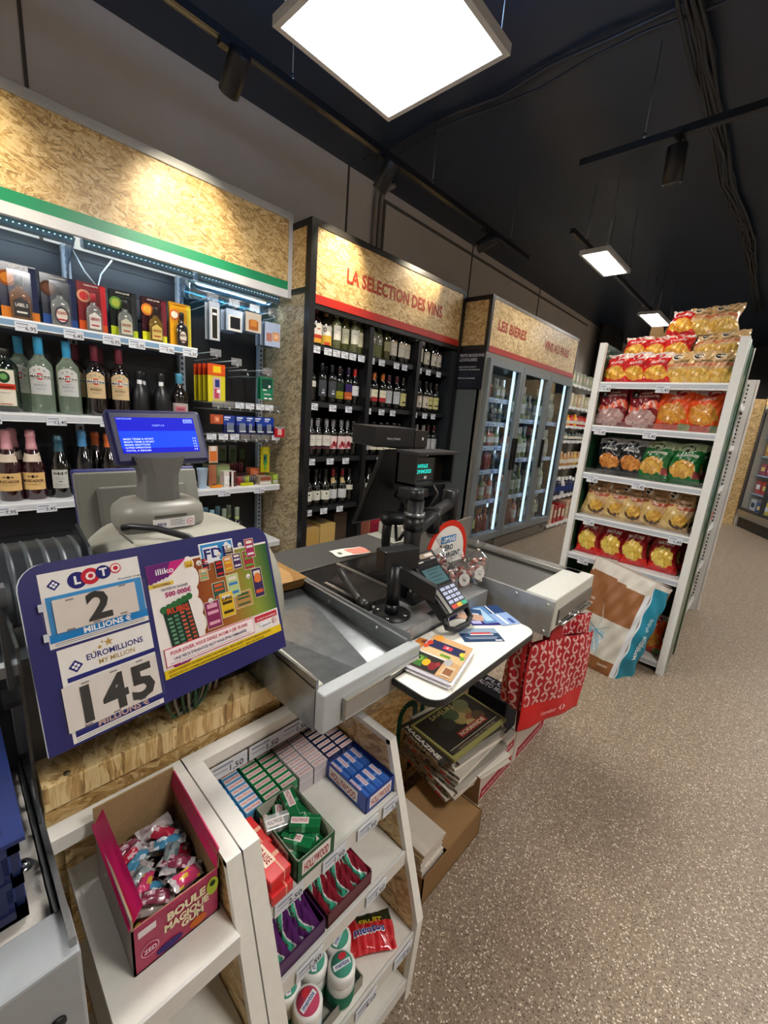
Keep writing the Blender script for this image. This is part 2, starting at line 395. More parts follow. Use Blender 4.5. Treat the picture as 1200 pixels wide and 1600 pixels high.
spotlight((-2.11, 1.10, 2.86), (-2.71, 1.13, 2.38), 'black spotlight nearest the camera on the long track, lighting the green-banded sign', SPOT_POWER*.8)
spotlight((-2.11, 2.08, 2.86), (-2.49, 2.08, 2.40), 'black spotlight above the left end of the wine sign', SPOT_POWER*.8)
spotlight((-2.11, 3.28, 2.87), (-2.49, 3.05, 2.62), 'black spotlight above the right end of the wine sign, tilted inwards', SPOT_POWER*.5)
spotlight((-2.11, -0.05, 2.86), (-2.71, .12, 2.40), 'black spotlight at the near end of the track, out past the left shelves', SPOT_POWER*.8)
spotlight((-.72, 2.80, 2.82), (-.72, 3.0, 1.9), 'black cylinder spotlight hanging from the cross track above the crisps', SPOT_POWER*.35, ang=70)
m = MB(); rnd = random.Random(3)
for k in range(9):
    x = -.72+rnd.uniform(-.06, .06)
    m.tube([(x+rnd.uniform(-.03, .03)+.04*(y > 5), y, 3.36+rnd.uniform(-.02, .03)) for y in [0.3+j*.45 for j in range(20)]], .011, SATIN, '#2a2d33', 6)
tag(m.build('cable_bundle', loc=(-.72, .3, 3.36)), 'bundle of dark cables running along the black ceiling towards the back', 'cables')
m = MB()
m.tube([(-2.9+.3*k, 2.6+.02*math.sin(k*2), 3.395+.01*math.sin(k*3)) for k in range(14)], .012, SATIN, '#2a2e36', 6)
m.tube([(-2.6+.28*k, 2.66+.03*math.cos(k*1.7), 3.38) for k in range(14)], .009, SATIN, '#30343c', 6)
tag(m.build('ceiling_cable', loc=(-2.9, 2.6, 3.39)), 'dark cables strapped across the ceiling above the cross track', 'cables')

# ================================================================== LEFT BOTTLE SHELVING
def shelf_fixture_left():
    t = thing('wall_shelving', 'white metal bottle shelving under a strand board sign with green band', 'shelving', (-2.9, .6, 0))
    m = MB(); m.box((-3.09, -.62, .1), (-3.07, 1.22, 2.2), DARK, '#fff')
    for k in range(16): m.box((-3.07, -.62, .2+k*.13), (-3.064, 1.2, .214+k*.13), DARK, '#fff')
    m.build('back_panel', t)
    m = MB(); m.box((-3.09, 1.225, .1), (-3.075, 1.80, 2.2), MATTE, '#08090b')
    for i in range(11):
        for k in range(30): m.box((-3.075, 1.25+i*.05, .7+k*.05), (-3.0745, 1.256+i*.05, .706+k*.05), MATTE, '#000000')
    m.build('pegboard', t)
    m = MB(); m.box((-2.735, -.62, 2.28), (-2.715, 1.80, 2.655), OSBX, '#fff'); m.build('sign_board', t)
    m = MB(); m.box((-3.05, -.62, 2.655), (-2.705, 1.83, 2.70), SATIN, '#b9bcbe'); m.box((-2.76, 1.80, 2.175), (-2.705, 1.83, 2.655), SATIN, '#c4c6c8'); m.build('sign_frame', t, bevel=.003)
    m = MB(); m.box((-2.735, -.62, 2.226), (-2.71, 1.80, 2.28), SATIN, '#10905e'); m.build('green_band', t)
    m = MB(); m.box((-2.74, -.62, 2.175), (-2.708, 1.80, 2.226), SATIN, '#e4e6e6'); m.build('lower_rail', t)
    for y0, y1 in ((-.6, .60), (.64, 1.19), (1.22, 1.79)):
        m = MB(); m.prism([(-2.86, y0, 2.20), (-2.80, y0, 2.20), (-2.79, y0, 2.155), (-2.80, y0, 2.145), (-2.86, y0, 2.165)], (0, y1-y0, 0), METAL, '#7f97ad')
        n = int((y1-y0)/.022)
        for k in range(n): m.box((-2.792, y0+.02+k*.022, 2.172), (-2.789, y0+.026+k*.022, 2.1755), LEDDOT, '#fff')
        m.build('light_bar', t)
        m = MB(); m.box((-2.885, y0+.02, 2.185), (-2.865, y1-.02, 2.192), LED, '#fff'); m.build('led_strip', t)
    for y in (.01, .61, 1.205, 1.79):
        m = MB(); m.box((-3.07, y-.018, .05), (-3.03, y+.018, 2.2), SATIN, '#9fa9b4')
        for k in range(58): m.box((-3.0302, y-.006, .2+k*.034), (-3.0285, y+.006, .216+k*.034), MATTE, '#07080a')
        m.build('upright', t)
        m = MB(); m.prism([(-3.03, y-.004, 2.19), (-3.03, y-.004, 2.02), (-3.0, y-.004, 2.1), (-2.82, y-.004, 2.19)], (0, .008, 0), METAL, '#8a9aab'); m.build('bracket', t)
    m = MB(); m.tube([(-2.98, .63, 2.17), (-2.9, .66, 2.06), (-2.92, .72, 2.0), (-2.96, .75, 2.08), (-2.93, .80, 2.16)], .004, SATIN, '#b9c0c6', 6); m.build('lamp_cable', t)
    levels = [(1.755, -.6, 1.205, -2.80), (1.312, -.6, 1.205, -2.78), (.862, -.6, 1.795, -2.76), (.42, -.6, 1.795, -2.74), (.12, -.6, 1.795, -2.70)]
    prices = [['6,95', '6,45', '6,95', '5,95', '7,90', '6,30'], ['9,80', '12,40', '12,40', '11,2'], ['7,95', '3,45', '7,60', '6,9', '2,95', '3,50']]
    ys = [[.375, .565, .735, .86, 1.02, 1.155], [.20, .455, .69, .98], [.215, .375, .56, .80, 1.35, 1.62]]
    for li, (z, y0, y1, xf) in enumerate(levels):
        m = MB(); m.box((-3.05, y0, z-.03), (xf, y1, z), SATIN, '#e9ecef'); m.box((xf, y0, z-.042), (xf+.012, y1, z), SATIN, '#f0f2f4')
        m.box((xf+.012, y0, z-.036), (xf+.013, y1, z-.01), SATIN, '#7b9fc0' if li == 0 else '#c9ced3')
        sh = m.build('shelf', t)
        if li < 3:
            for y, p in zip(ys[li], prices[li]):
                m = MB(); price_tag(m, (xf+.015, y, z-.035), Y, X, .085, .042, p); m.build('price_tag', sh)
    m = MB(); m.box((-3.05, -.6, 0), (-2.72, 1.79, .1), SATIN, '#26282c'); m.build('plinth', t)
    # wire hooks of the third bay with their clear label holders
    def hook(y, z, xf, plate, col='#b9bdc2', pr=None):
        m = MB(); m.tube([(-3.075, y, z), (xf+.02, y, z+.012), (xf, y, z+.026)], .0042, SATIN, '#c4c8cc', 6)
        m.tube([(-3.075, y, z+.045), (xf-.01, y, z+.05)], .0035, SATIN, '#c4c8cc', 6)
        h = m.build('hook', t)
        if plate:
            m = MB(); m.box((xf-.004, y-.036, z+.02), (xf-.002, y+.036, z+.065), HOLDER, '#fff')
            if pr: price_tag(m, (xf, y, z+.042), Y, X, .062, .036, pr)
            m.build('label_holder', h)
    for y in (1.285, 1.425, 1.57, 1.71): hook(y, 2.02, -2.74, True)
    hook(1.30, 1.70, -2.74, True); hook(1.42, 1.66, -2.70, True); hook(1.55, 1.62, -2.80, False); hook(1.66, 1.63, -2.72, True)
    for i, y in enumerate((1.29, 1.365, 1.44, 1.515, 1.595, 1.665, 1.735)): hook(y, 1.385, -2.70, True, pr=(None, None, '2,1', '1,9', '2,5', '3,1', None)[i])
    for i, y in enumerate((1.25, 1.33, 1.41, 1.49, 1.57, 1.65, 1.73)): hook(y, 1.175, -2.71, True, pr=('1,5', '1,9', '2,5', None, None, None, '4,2')[i])
shelf_fixture_left()

# ================================================================== WINE RACK
def wine_rack():
    t = thing('wine_rack', 'black wine rack full of bottles under a strand board sign with red band', 'rack', (-2.75, 2.75, 0))
    BK = '#0e0f12'
    m = MB(); m.box((-3.09, 1.86, 0), (-3.07, 3.64, 2.6), MATTE, '#0b0c0e'); m.build('back_panel', t)
    m = MB(); m.box((-3.09, 1.832, 0), (-2.545, 1.848, 2.20), OSBG, '#fff'); m.build('side_panel', t)
    m = MB(); m.box((-3.09, 1.832, 2.235), (-2.545, 1.848, 2.60), OSBY, '#fff'); m.build('sign_side_panel', t)
    m = MB()
    m.box((-2.545, 1.825, 0), (-2.49, 1.875, 2.64), SATIN, BK); m.box((-2.545, 3.60, 0), (-2.49, 3.645, 2.64), SATIN, BK)
    m.box((-3.09, 1.826, 2.20), (-2.545, 1.85, 2.235), SATIN, BK); m.box((-3.09, 1.826, 2.60), (-2.545, 1.875, 2.64), SATIN, BK)
    m.box((-2.545, 1.875, 2.60), (-2.49, 3.60, 2.64), SATIN, '#2a2724'); m.box((-2.535, 1.875, 2.105), (-2.50, 3.60, 2.14), SATIN, '#1d1c1a')
    m.box((-2.54, 2.41, 0), (-2.495, 2.455, 2.09), SATIN, BK); m.box((-2.54, 3.01, 0), (-2.495, 3.055, 2.09), SATIN, BK)
    m.box((-3.07, 2.42, 0), (-2.54, 2.44, 2.09), MATTE, '#0d0e10'); m.box((-3.07, 3.02, 0), (-2.54, 3.04, 2.09), MATTE, '#0d0e10')
    m.box((-3.07, 3.52, 0), (-2.5, 3.60, 2.09), SATIN, '#22262b')
    m.build('frame', t)
    m = MB(); m.box((-2.53, 1.875, 2.195), (-2.497, 3.60, 2.60), OSBX, '#fff')
    m.build('sign_board', t)
    m = MB(); m.text('LA SELECTION DES VINS', (-2.4955, 2.72, 2.335), Y, Z, .092, MATTE, '#a23a22', .035, w=1.15); m.build('sign_lettering', t)
    m = MB(); m.box((-2.53, 1.875, 2.14), (-2.492, 3.60, 2.195), SATIN, '#b8291f'); m.build('red_band', t)
    rows = [1.88, 1.49, 1.09, .70]
    tg = {0: [(1.915, '4,9'), (2.02, '3,9'), (2.10, '5,2'), (2.18, '4,5'), (2.26, '6,1'), (2.35, '5,7'), (2.475, '5'), (2.58, '6,90'), (2.76, '7,20'), (2.865, '5,95'), (3.08, '4'), (3.20, '8,9'), (3.36, '9,5')],
          1: [(1.915, '4,50'), (2.09, '3,90'), (2.25, '5,90'), (2.475, '7'), (2.62, '6,50'), (2.76, '9,90'), (3.075, '5'), (3.21, '6,9'), (3.34, '7,2')],
          2: [(1.91, '3,95'), (2.09, '4,20'), (2.25, '6,60'), (2.64, '5,2'), (2.76, '8,9'), (3.15, '7')],
          3: [(1.90, '5,40'), (2.05, '6,10'), (2.215, '7,50'), (2.47, '4')]}
    for r, z in enumerate(rows):
        m = MB()
        for y0, y1 in ((1.875, 2.41), (2.455, 3.01), (3.055, 3.52)):
            m.box((-3.07, y0, z-.018), (-2.53, y1, z), MATTE, '#111214'); m.box((-2.53, y0, z-.03), (-2.522, y1, z+.006), SATIN, '#1c1e22')
        sh = m.build('shelf', t)
        for y, p in tg[r]:
            m = MB(); w = .068 if len(p) > 2 else (.04 if len(p) < 2 else .055); price_tag(m, (-2.514, y, z-.03), Y, X, w, .046, p); m.build('price_tag', sh)
    m = MB(); m.box((-3.07, 1.875, 0), (-2.53, 3.52, .08), MATTE, '#101113'); m.build('base', t)
wine_rack()

# ================================================================== DRINKS FRIDGE
def fridge():
    t = thing('drinks_fridge', 'grey three-door glass drinks fridge under a strand board sign', 'fridge', (-2.55, 4.78, 0))
    G = '#54534e'; y0, y1, xf, xb = 3.665, 5.90, -2.209, -2.95
    m = MB()
    m.box((xb, y0, .1), (xf-.03, y0+.03, 2.10), SATIN, '#5c6364'); m.box((xb, y1-.03, .1), (xf-.03, y1, 2.10), SATIN, '#45474a')
    m.box((xb, y0, .1), (xb+.02, y1, 2.10), SATIN, '#7b838c'); m.box((xb, y0+.03, 2.06), (xf-.03, y1-.03, 2.10), SATIN, '#50524f'); m.box((xb, y0+.03, .1), (xf-.03, y1-.03, .17), SATIN, '#70757a')
    m.box((xf-.06, y0, .16), (xf-.004, y0+.045, 2.10), SATIN, '#7d7b74'); m.box((xf-.06, y1-.045, .16), (xf-.004, y1, 2.10), SATIN, '#7d7b74')
    m.box((xf-.06, y0+.045, 2.055), (xf-.004, y1-.045, 2.10), SATIN, '#7d7b74')
    m.box((-2.555, y0-.008, .1), (-2.53, y0, 1.75), SATIN, '#b4b0a6')
    m.build('cabinet', t)
    m = MB(); m.box((xf-.05, y0+.05, .0), (xf-.02, y1-.05, .16), SATIN, '#66645d'); m.box((xf-.02, y0+.7, .03), (xf-.012, y1-.12, .135), SATIN, '#7a776d')
    m.box((xf-.012, y1-.25, .09), (xf-.008, y1-.17, .12), SATIN, '#2a2a2a'); m.box((xf-.045, y0+.03, .0), (xf-.03, y1-.03, .03), SATIN, '#1a1a1a')
    m.build('kick_panel', t)
    m = MB(); m.box((xb, y0, 2.155), (xf-.02, y0+.02, 2.55), OSBY, '#fff'); m.build('sign_side_panel', t)
    m = MB(); m.box((xf-.03, y0+.03, 2.155), (xf-.005, y1-.02, 2.56), OSBX, '#fff'); m.build('sign_board', t)
    m = MB(); m.text('LES BIERES', (xf-.0035, 4.12, 2.315), Y, Z, .088, MATTE, '#a23a22', .035, w=.60); m.build('sign_lettering', t)
    m = MB(); m.text('VINS AU FRAIS', (xf-.0035, 5.26, 2.315), Y, Z, .088, MATTE, '#a23a22', .035, w=.74); m.build('sign_lettering', t)
    m = MB(); m.box((xf-.03, y0+.03, 2.10), (xf, y1-.02, 2.155), SATIN, '#a92a20'); m.build('red_band', t)
    m = MB()
    m.box((xf-.035, y0-.008, 2.10), (xf, y0+.03, 2.59), SATIN, '#1d1c1b'); m.box((xb, y0-.006, 2.115), (xf-.035, y0+.03, 2.155), SATIN, '#1d1c1b')
    m.box((xb, y0-.006, 2.55), (xf-.035, y0+.03, 2.59), SATIN, '#1d1c1b'); m.box((xf-.035, y0+.03, 2.56), (xf, y1, 2.59), SATIN, '#7d7a70'); m.box((xf-.035, y1-.02, 2.10), (xf, y1, 2.56), SATIN, '#2b2a28')
    m.build('sign_frame', t)
    m = MB(); m.box((-2.535, y0-.012, 1.75), (-2.215, y0-.001, 2.11), SATIN, '#111622'); f = y0-.0125
    def tx(s, x, z, h, col='#d8dbe2', w=None): m.text(s, (x, f, z), X, Z, h, PAPER, col, .014, 'L', w=w)
    tx('VENTE BOISSONS', -2.515, 2.05, .026, w=.29); tx('ALCOOLISEES', -2.515, 2.01, .026, w=.22)
    tx('LICENCE PARTICULIERE ET', -2.515, 1.95, .013, w=.22); tx('PROTECTION DES MINEURS', -2.515, 1.925, .013, w=.26)
    for k in range(3): m.box((-2.515, f, 1.90-k*.014), (-2.25, f+.001, 1.903-k*.014), PAPER, '#4a4f5e')
    tx('BOISSONS AUTORISEES', -2.515, 1.845, .013, w=.22)
    for k in range(5): m.box((-2.515, f, 1.825-k*.014), (-2.33+.06*(k % 2), f+.001, 1.828-k*.014), PAPER, '#4a4f5e')
    m.build('notice_panel', t)
    # interior shelves
    lv = {0: [1.70, 1.455, 1.20, .94, .60, .22], 1: [1.515, 1.055, .605, .22], 2: [1.515, 1.055, .605, .22]}
    for d in range(3):
        a = y0+.045+d*.715; b = a+.705
        for z in lv[d]:
            m = MB(); m.box((xb+.03, a+.01, z-.02), (-2.31, b-.01, z), METAL, '#9aa3ad'); m.box((-2.31, a+.01, z-.045), (-2.30, b-.01, z+.004), SATIN, '#b7c3da')
            k = 0
            while a+.06+k*.11 < b-.06:
                y = a+.06+k*.11
                if (k*7+d*3+int(z*10)) % 3: m.box((-2.30, y, z-.038), (-2.298, y+.085, z-.004), PAPER, ('#dfe6f5', '#8f9dce', '#c9d3ec')[(k+d) % 3]); m.box((-2.298, y+.008, z-.028), (-2.2975, y+.06, z-.02), PAPER, '#5a6799')
                k += 1
            m.build('shelf', t)
        # door
        fr = MB(); x0, x1 = xf-.004, xf+.03; w = .055
        zb, zt = .175, 2.045
        fr.box((x0, a, zb), (x1, a+w, zt), SATIN, '#7c8284'); fr.box((x0, b-w, zb), (x1, b, zt), SATIN, '#7c8284')
        fr.box((x0, a+w, zb), (x1, b-w, zb+.075), SATIN, '#7c8284'); fr.box((x0, a+w, zt-.06), (x1, b-w, zt), SATIN, '#7c8284')
        door = fr.build('door', t)
        m = MB(); m.box((x0+.012, a+w, zb+.075), (x0+.016, b-w, zt-.06), GLASS, '#fff'); m.build('pane', door)
        m = MB(); hy = (b-.03) if d == 0 else a+.02
        if d == 0: hy = b-.028
        m.box((x1, hy-.012, .95), (x1+.03, hy+.016, 1.30), SATIN, '#141414'); m.build('handle', door, bevel=.004)
        m = MB(); m.box((xf-.05, b-.085, .25), (xf-.03, b-.064, 2.02), LED2, '#fff'); m.box((xf-.06, b-.059, .25), (xf-.03, b-.046, 2.02), SATIN, '#b4cfe2'); m.box((xb+.12, a+.06, .30), (xb+.13, a+.09, 2.0), LED2, '#fff'); m.build('interior_led', t)
        m = MB(); m.box((xf-.055, a+.06, 2.03), (xf-.035, b-.08, 2.045), LED2, '#fff'); m.build('top_led', t)

fridge()
def obox(mb, o, a, b, c, mat, col):
    o = Vector(o); a = Vector(a); b = Vector(b); c = Vector(c)
    return mb.prism([o, o+a, o+a+b, o+b], c, mat, col)
# ================================================================== CRISPS GONDOLA
GS = [1.755, 1.487, 1.178, .892, .618, .075]
def gondola_end():
    t = thing('display_shelf', 'tall white gondola end with green sides, stacked with crisps', 'shelf unit', (-.61, 3.15, 0))
    for x0, x1, nm in ((-.975, -.937, 'left'), (-.285, -.245, 'right')):
        m = MB(); m.box((x0, 2.95, 0), (x1, 2.985, 1.99), SATIN, '#e3e5e2')
        m.box((x0+.006, 2.985, 0), (x1-.006, 3.39, 1.99), GLOSS, '#2c5a40')
        m.box((x0, 3.39, 0), (x1, 3.41, 2.0), SATIN, '#c8cbc6')
        sx = x1 if nm == 'right' else x0
        m.box((sx-.004, 2.985, 0), (sx+.002, 3.06, 1.985), SATIN, '#76877a'); m.box((sx-.003, 3.33, 0), (sx+.001, 3.39, 1.99), METAL, '#b4bdb2')
        m.build('side_panel', t)
    m = MB(); m.box((-.937, 3.37, 0), (-.285, 3.39, 1.80), SATIN, '#2f5b41'); m.build('back_panel', t)
    tags = {0: [-.90, -.585], 1: [-.88, -.60], 2: [-.87, -.60], 3: [-.84, -.35], 4: [-.83], 5: []}
    for i, z in enumerate(GS):
        m = MB(); m.box((-.937, 2.975, z-.022), (-.285, 3.37, z), SATIN, '#e6e8e8'); m.box((-.937, 2.962, z-.038), (-.285, 2.975, z+.002), SATIN, '#eceeee')
        m.box((-.937, 2.961, z-.03), (-.285, 2.962, z-.008), SATIN, '#b9c0c8'); sh = m.build('shelf', t)
        for x in tags[i]:
            m = MB(); price_tag(m, (x, 2.958, z-.038), X, -Y, .07, .04, '1,45'); m.build('price_tag', sh)
    for i in (1, 2, 3):
        m = MB(); z = GS[i]; m.box((-.93, 2.963, z), (-.29, 2.966, z+.035), FILM, '#fff'); m.build('shelf_edge_guard', t)
gondola_end()
def gondola_run():
    t = thing('aisle_shelving', 'pale perforated metal shelving bay behind the crisps end', 'shelving', (-.45, 3.9, 0))
    m = MB(); m.box((-.62, 3.42, 0), (-.60, 4.45, 1.9), SATIN, '#b7b7b2'); m.build('back_panel', t)
    for z in (.12, .45, .78, 1.10, 1.42, 1.72):
        m = MB(); m.box((-.60, 3.42, z-.025), (-.30, 4.41, z), SATIN, '#b9bab8'); m.box((-.30, 3.42, z-.04), (-.29, 4.41, z+.004), SATIN, '#c4c5c4')
        for k in range(9): m.box((-.29, 3.5+k*.1, z-.03), (-.286, 3.56+k*.1, z+.004), PAPER, '#e6e7ea')
        m.build('shelf', t)
    for y in (4.42, ):
        m = MB(); m.box((-.315, y-.02, 0), (-.255, y+.02, 1.93), SATIN, '#cfcdc8')
        for k in range(60): m.box((-.307, y-.0212, .05+k*.031), (-.297, y-.0198, .066+k*.031), MATTE, '#14161a')
        m.box((-.258, y-.02, 0), (-.244, y+.05, 1.93), SATIN, '#d8d4cc'); m.build('upright', t)
    rnd = random.Random(11); cols = ['#8e9298', '#6f6a66', '#b8b2aa', '#7c8790', '#a09088', '#5c6068']
    for i in range(5):
        for k in range(5):
            z = (.12, .45, .78, 1.10, 1.42)[i]; y = 3.52+k*.17; h = rnd.uniform(.16, .24); 
            o = MB(); c = rnd.choice(cols); o.box((-.40, y, z+.001), (-.305, y+.13, z+h), SATIN, c); o.box((-.305, y+.01, z+h*.3), (-.3045, y+.12, z+h*.7), PAPER, rnd.choice(['#d9d4cc', '#c04a3a', '#dfe3e6']))
            o.prism([(-.40, y, z+h), (-.305, y, z+h), (-.3525, y, z+h+.02)], (0, .13, 0), SATIN, c)
            tag(o.build('packet', loc=(-.35, y+.065, z), bevel=.004), 'small grey packet on the perforated aisle shelving, %s from the crisps end, %s shelf up' % (ORD[k], ORD[i]), 'packet', 'packets on the aisle shelving')
gondola_run()
def freezer():
    p = Vector((-.37, 9.76, 0)); d = Vector((.5, -.99, 0)).normalized(); n = Vector((-d.y, d.x, 0))*-1; n = Vector((-.99, -.5, 0)).normalized()*1
    n = Vector((d.y, -d.x, 0)); b = -n
    t = thing('freezer_cabinet', 'white upright glass-door freezer at the far right of the shop', 'freezer', tuple(p))
    m = MB()
    obox(m, p+b*.6, d*2.2, b*.03, Z*2.35, SATIN, '#b9c6d6'); obox(m, p, d*.05, b*.6, Z*2.35, SATIN, '#cfcac0'); obox(m, p+d*2.15, d*.05, b*.6, Z*2.35, SATIN, '#cfcac0')
    obox(m, p+Z*2.05, d*2.2, b*.6, Z*.04, SATIN, '#d6d2c8'); obox(m, p+Z*.18, d*2.2, b*.6, Z*.05, SATIN, '#c9cdd2'); obox(m, p+b*.03, d*2.2, b*.5, Z*.18, SATIN, '#222222')
    obox(m, p+Z*.18, d*2.2, b*.05, Z*.12, METAL, '#cfcdc6'); m.build('cabinet', t)
    m = MB(); obox(m, p+Z*2.09+n*.005, d*2.2, b*.03, Z*.35, OSBX, '#fff'); m.build('sign_board', t)
    for k in range(3):
        a = p+d*(.06+k*.70); m = MB()
        obox(m, a+Z*.31+n*.03, d*.04, b*.03, Z*1.72, SATIN, '#3a3c40'); obox(m, a+d*.65+Z*.31+n*.03, d*.04, b*.03, Z*1.72, SATIN, '#3a3c40')
        obox(m, a+Z*.31+n*.03, d*.69, b*.03, Z*.05, SATIN, '#3a3c40'); obox(m, a+Z*1.98+n*.03, d*.69, b*.03, Z*.05, SATIN, '#3a3c40'); dr = m.build('door', t)
        m = MB(); q = a+n*.02; m.quad(q+d*.04+Z*.36, q+d*.65+Z*.36, q+d*.65+Z*1.98, q+d*.04+Z*1.98, GLASS, '#fff'); m.build('pane', dr)
        m = MB(); obox(m, a+d*.62+Z*.36+b*.02, d*.02, b*.02, Z*1.6, LED2, '#fff'); m.build('interior_led', t)
    for z in (.30, .62, .94, 1.26, 1.58, 1.84):
        m = MB(); obox(m, p+d*.05+Z*(z-.02)+b*.08, d*2.1, b*.5, Z*.02, SATIN, '#9ab4d6'); m.build('shelf', t)
    rnd = random.Random(5); cc = ['#c8862e', '#2f5ea8', '#c23b36', '#e3c23c', '#d9dde6', '#4f86c6', '#a83a5a', '#dd9a3a', '#2c4f9a']
    nm = {'#c8862e': 'orange', '#2f5ea8': 'blue', '#c23b36': 'red', '#e3c23c': 'yellow', '#d9dde6': 'white', '#4f86c6': 'light blue', '#a83a5a': 'pink', '#dd9a3a': 'amber', '#2c4f9a': 'navy'}
    for i, z in enumerate((.30, .62, .94, 1.26, 1.58, 1.84)):
        for k in range(7):
            c = '#4f86c6' if i in (0, 1, 2) and k > 2 and rnd.random() < .7 else rnd.choice(cc)
            q = p+d*(.10+k*.20)+Z*(z+.001)+b*.12; h = .17 if i == 5 else rnd.uniform(.18, .24); m = MB()
            obox(m, q, d*.17, b*.2, Z*h, GLOSS, c); obox(m, q+d*.03+Z*h*.35+n*.001, d*.11, b*.002, Z*h*.35, PAPER, rnd.choice(['#e9ecf0', '#e8d27a', '#22314f']))
            tag(m.build('frozen_food_box', loc=tuple(q), bevel=.006), '%s frozen food pack, %s from left, %s shelf up in the far freezer' % (nm[c], ORD[k], ORD[i]), 'frozen food', 'packs in the far freezer')
freezer()
m = MB(); obox(m, (-.62, 9.75, 0), (.24, 0, 0), (0, .03, 0), (0, 0, 2.2), OSBY, '#fff'); tag(m.build('partition_panel', loc=(-.5, 9.75, 0)), 'tall strand board end panel left of the far freezer', 'panel')
def far_shelves():
    t = thing('grocery_shelving', 'white grocery shelves beyond the drinks fridge', 'shelving', (-2.75, 7.0, 0))
    m = MB(); m.box((-3.09, 5.95, 0), (-3.06, 8.6, 2.3), SATIN, '#7f776e'); m.build('back_panel', t)
    lv = [(2.13, -2.55), (1.79, -2.52), (1.50, -2.5), (1.27, -2.5), (.86, -2.5), (.44, -2.35), (.06, -2.25)]
    for z, xf in lv:
        m = MB(); m.box((-3.06, 5.95, z-.02), (xf, 8.6, z), SATIN, '#dad9d4'); m.box((xf, 5.95, z-.035), (xf+.01, 8.6, z+.002), SATIN, '#e2e2de')
        for k in range(8): m.box((xf+.01, 6.3+k*.2, z-.045), (xf+.013, 6.37+k*.2, z-.008), PAPER, '#eef0f4')
        m.build('shelf', t)
    rnd = random.Random(8)
    pal = [['#cfd6c4', '#9a5f52', '#d9d3c6', '#b9c6a4'], ['#d8b590', '#c9c89a', '#e2d9c8', '#a8b070'], ['#e59a1c', '#c2201f', '#e8a628', '#a32a22'], ['#3a4a44', '#2c332f', '#5a6a5e', '#6e7d74'], ['#c9a24a', '#d8a060', '#e0b878', '#b88a50'], ['#1b2440', '#18203a', '#2a3150', '#d8d8d8'], ['#b3202a', '#c9a892', '#b22a30', '#d8b8a0']]
    hs = [.20, .22, .19, .15, .24, .30, .30]
    for i, (z, xf) in enumerate(lv):
        for k in range(12):
            y = 6.10+k*.155; c = pal[i][rnd.randrange(4)]; h = hs[i]*rnd.uniform(.8, 1)
            m = MB()
            if i in (3, 4, 5, 2):
                m.lathe([(.045, 0), (.05, .01), (.05, h*.6), (.03, h*.78), (.024, h*.8), (.024, h)], GLOSS, [c, c, c, c, '#e8e8e4' if i == 5 else c], (xf-.06, y, z+.001), 12)
                m.lathe([(.0508, h*.2), (.0508, h*.5)], PAPER, '#ddd6c4' if i != 5 else '#2e3f7a', (xf-.06, y, z+.001), 12, cap=False)
                nm = 'bottle'
            else:
                w = .055 if i else .05; m.box((xf-.16, y-w, z+.001), (xf-.01, y+w, z+h), GLOSS, c); m.box((xf-.01, y-w*.8, z+h*.3), (xf-.009, y+w*.8, z+h*.75), PAPER, rnd.choice(['#e8e2d4', '#d8ccb0', '#c9b8a0']))
                nm = 'grocery_box'
            tag(m.build(nm, loc=(xf-.06, y, z), bevel=0 if nm == 'bottle' else .008), '%s beyond the drinks fridge, %s from the fridge, %s shelf down' % ('small bottle' if nm == 'bottle' else 'grocery box', ORD[k], ORD[i]), 'bottle' if nm == 'bottle' else 'box', 'groceries beyond the fridge')
far_shelves()
m = MB(); rnd = random.Random(2)
m.surf(lambda u, v: Vector((-2.9+.10*math.sin(u*26)+.02*math.sin(u*61), 8.75+u*1.2, .002+v*3.41)), 70, 6, FABRIC, '#2b2725')
tag(m.build('curtain', loc=(-2.9, 9.3, .002)), 'dark pleated strip curtain hanging past the grocery shelves', 'curtain')

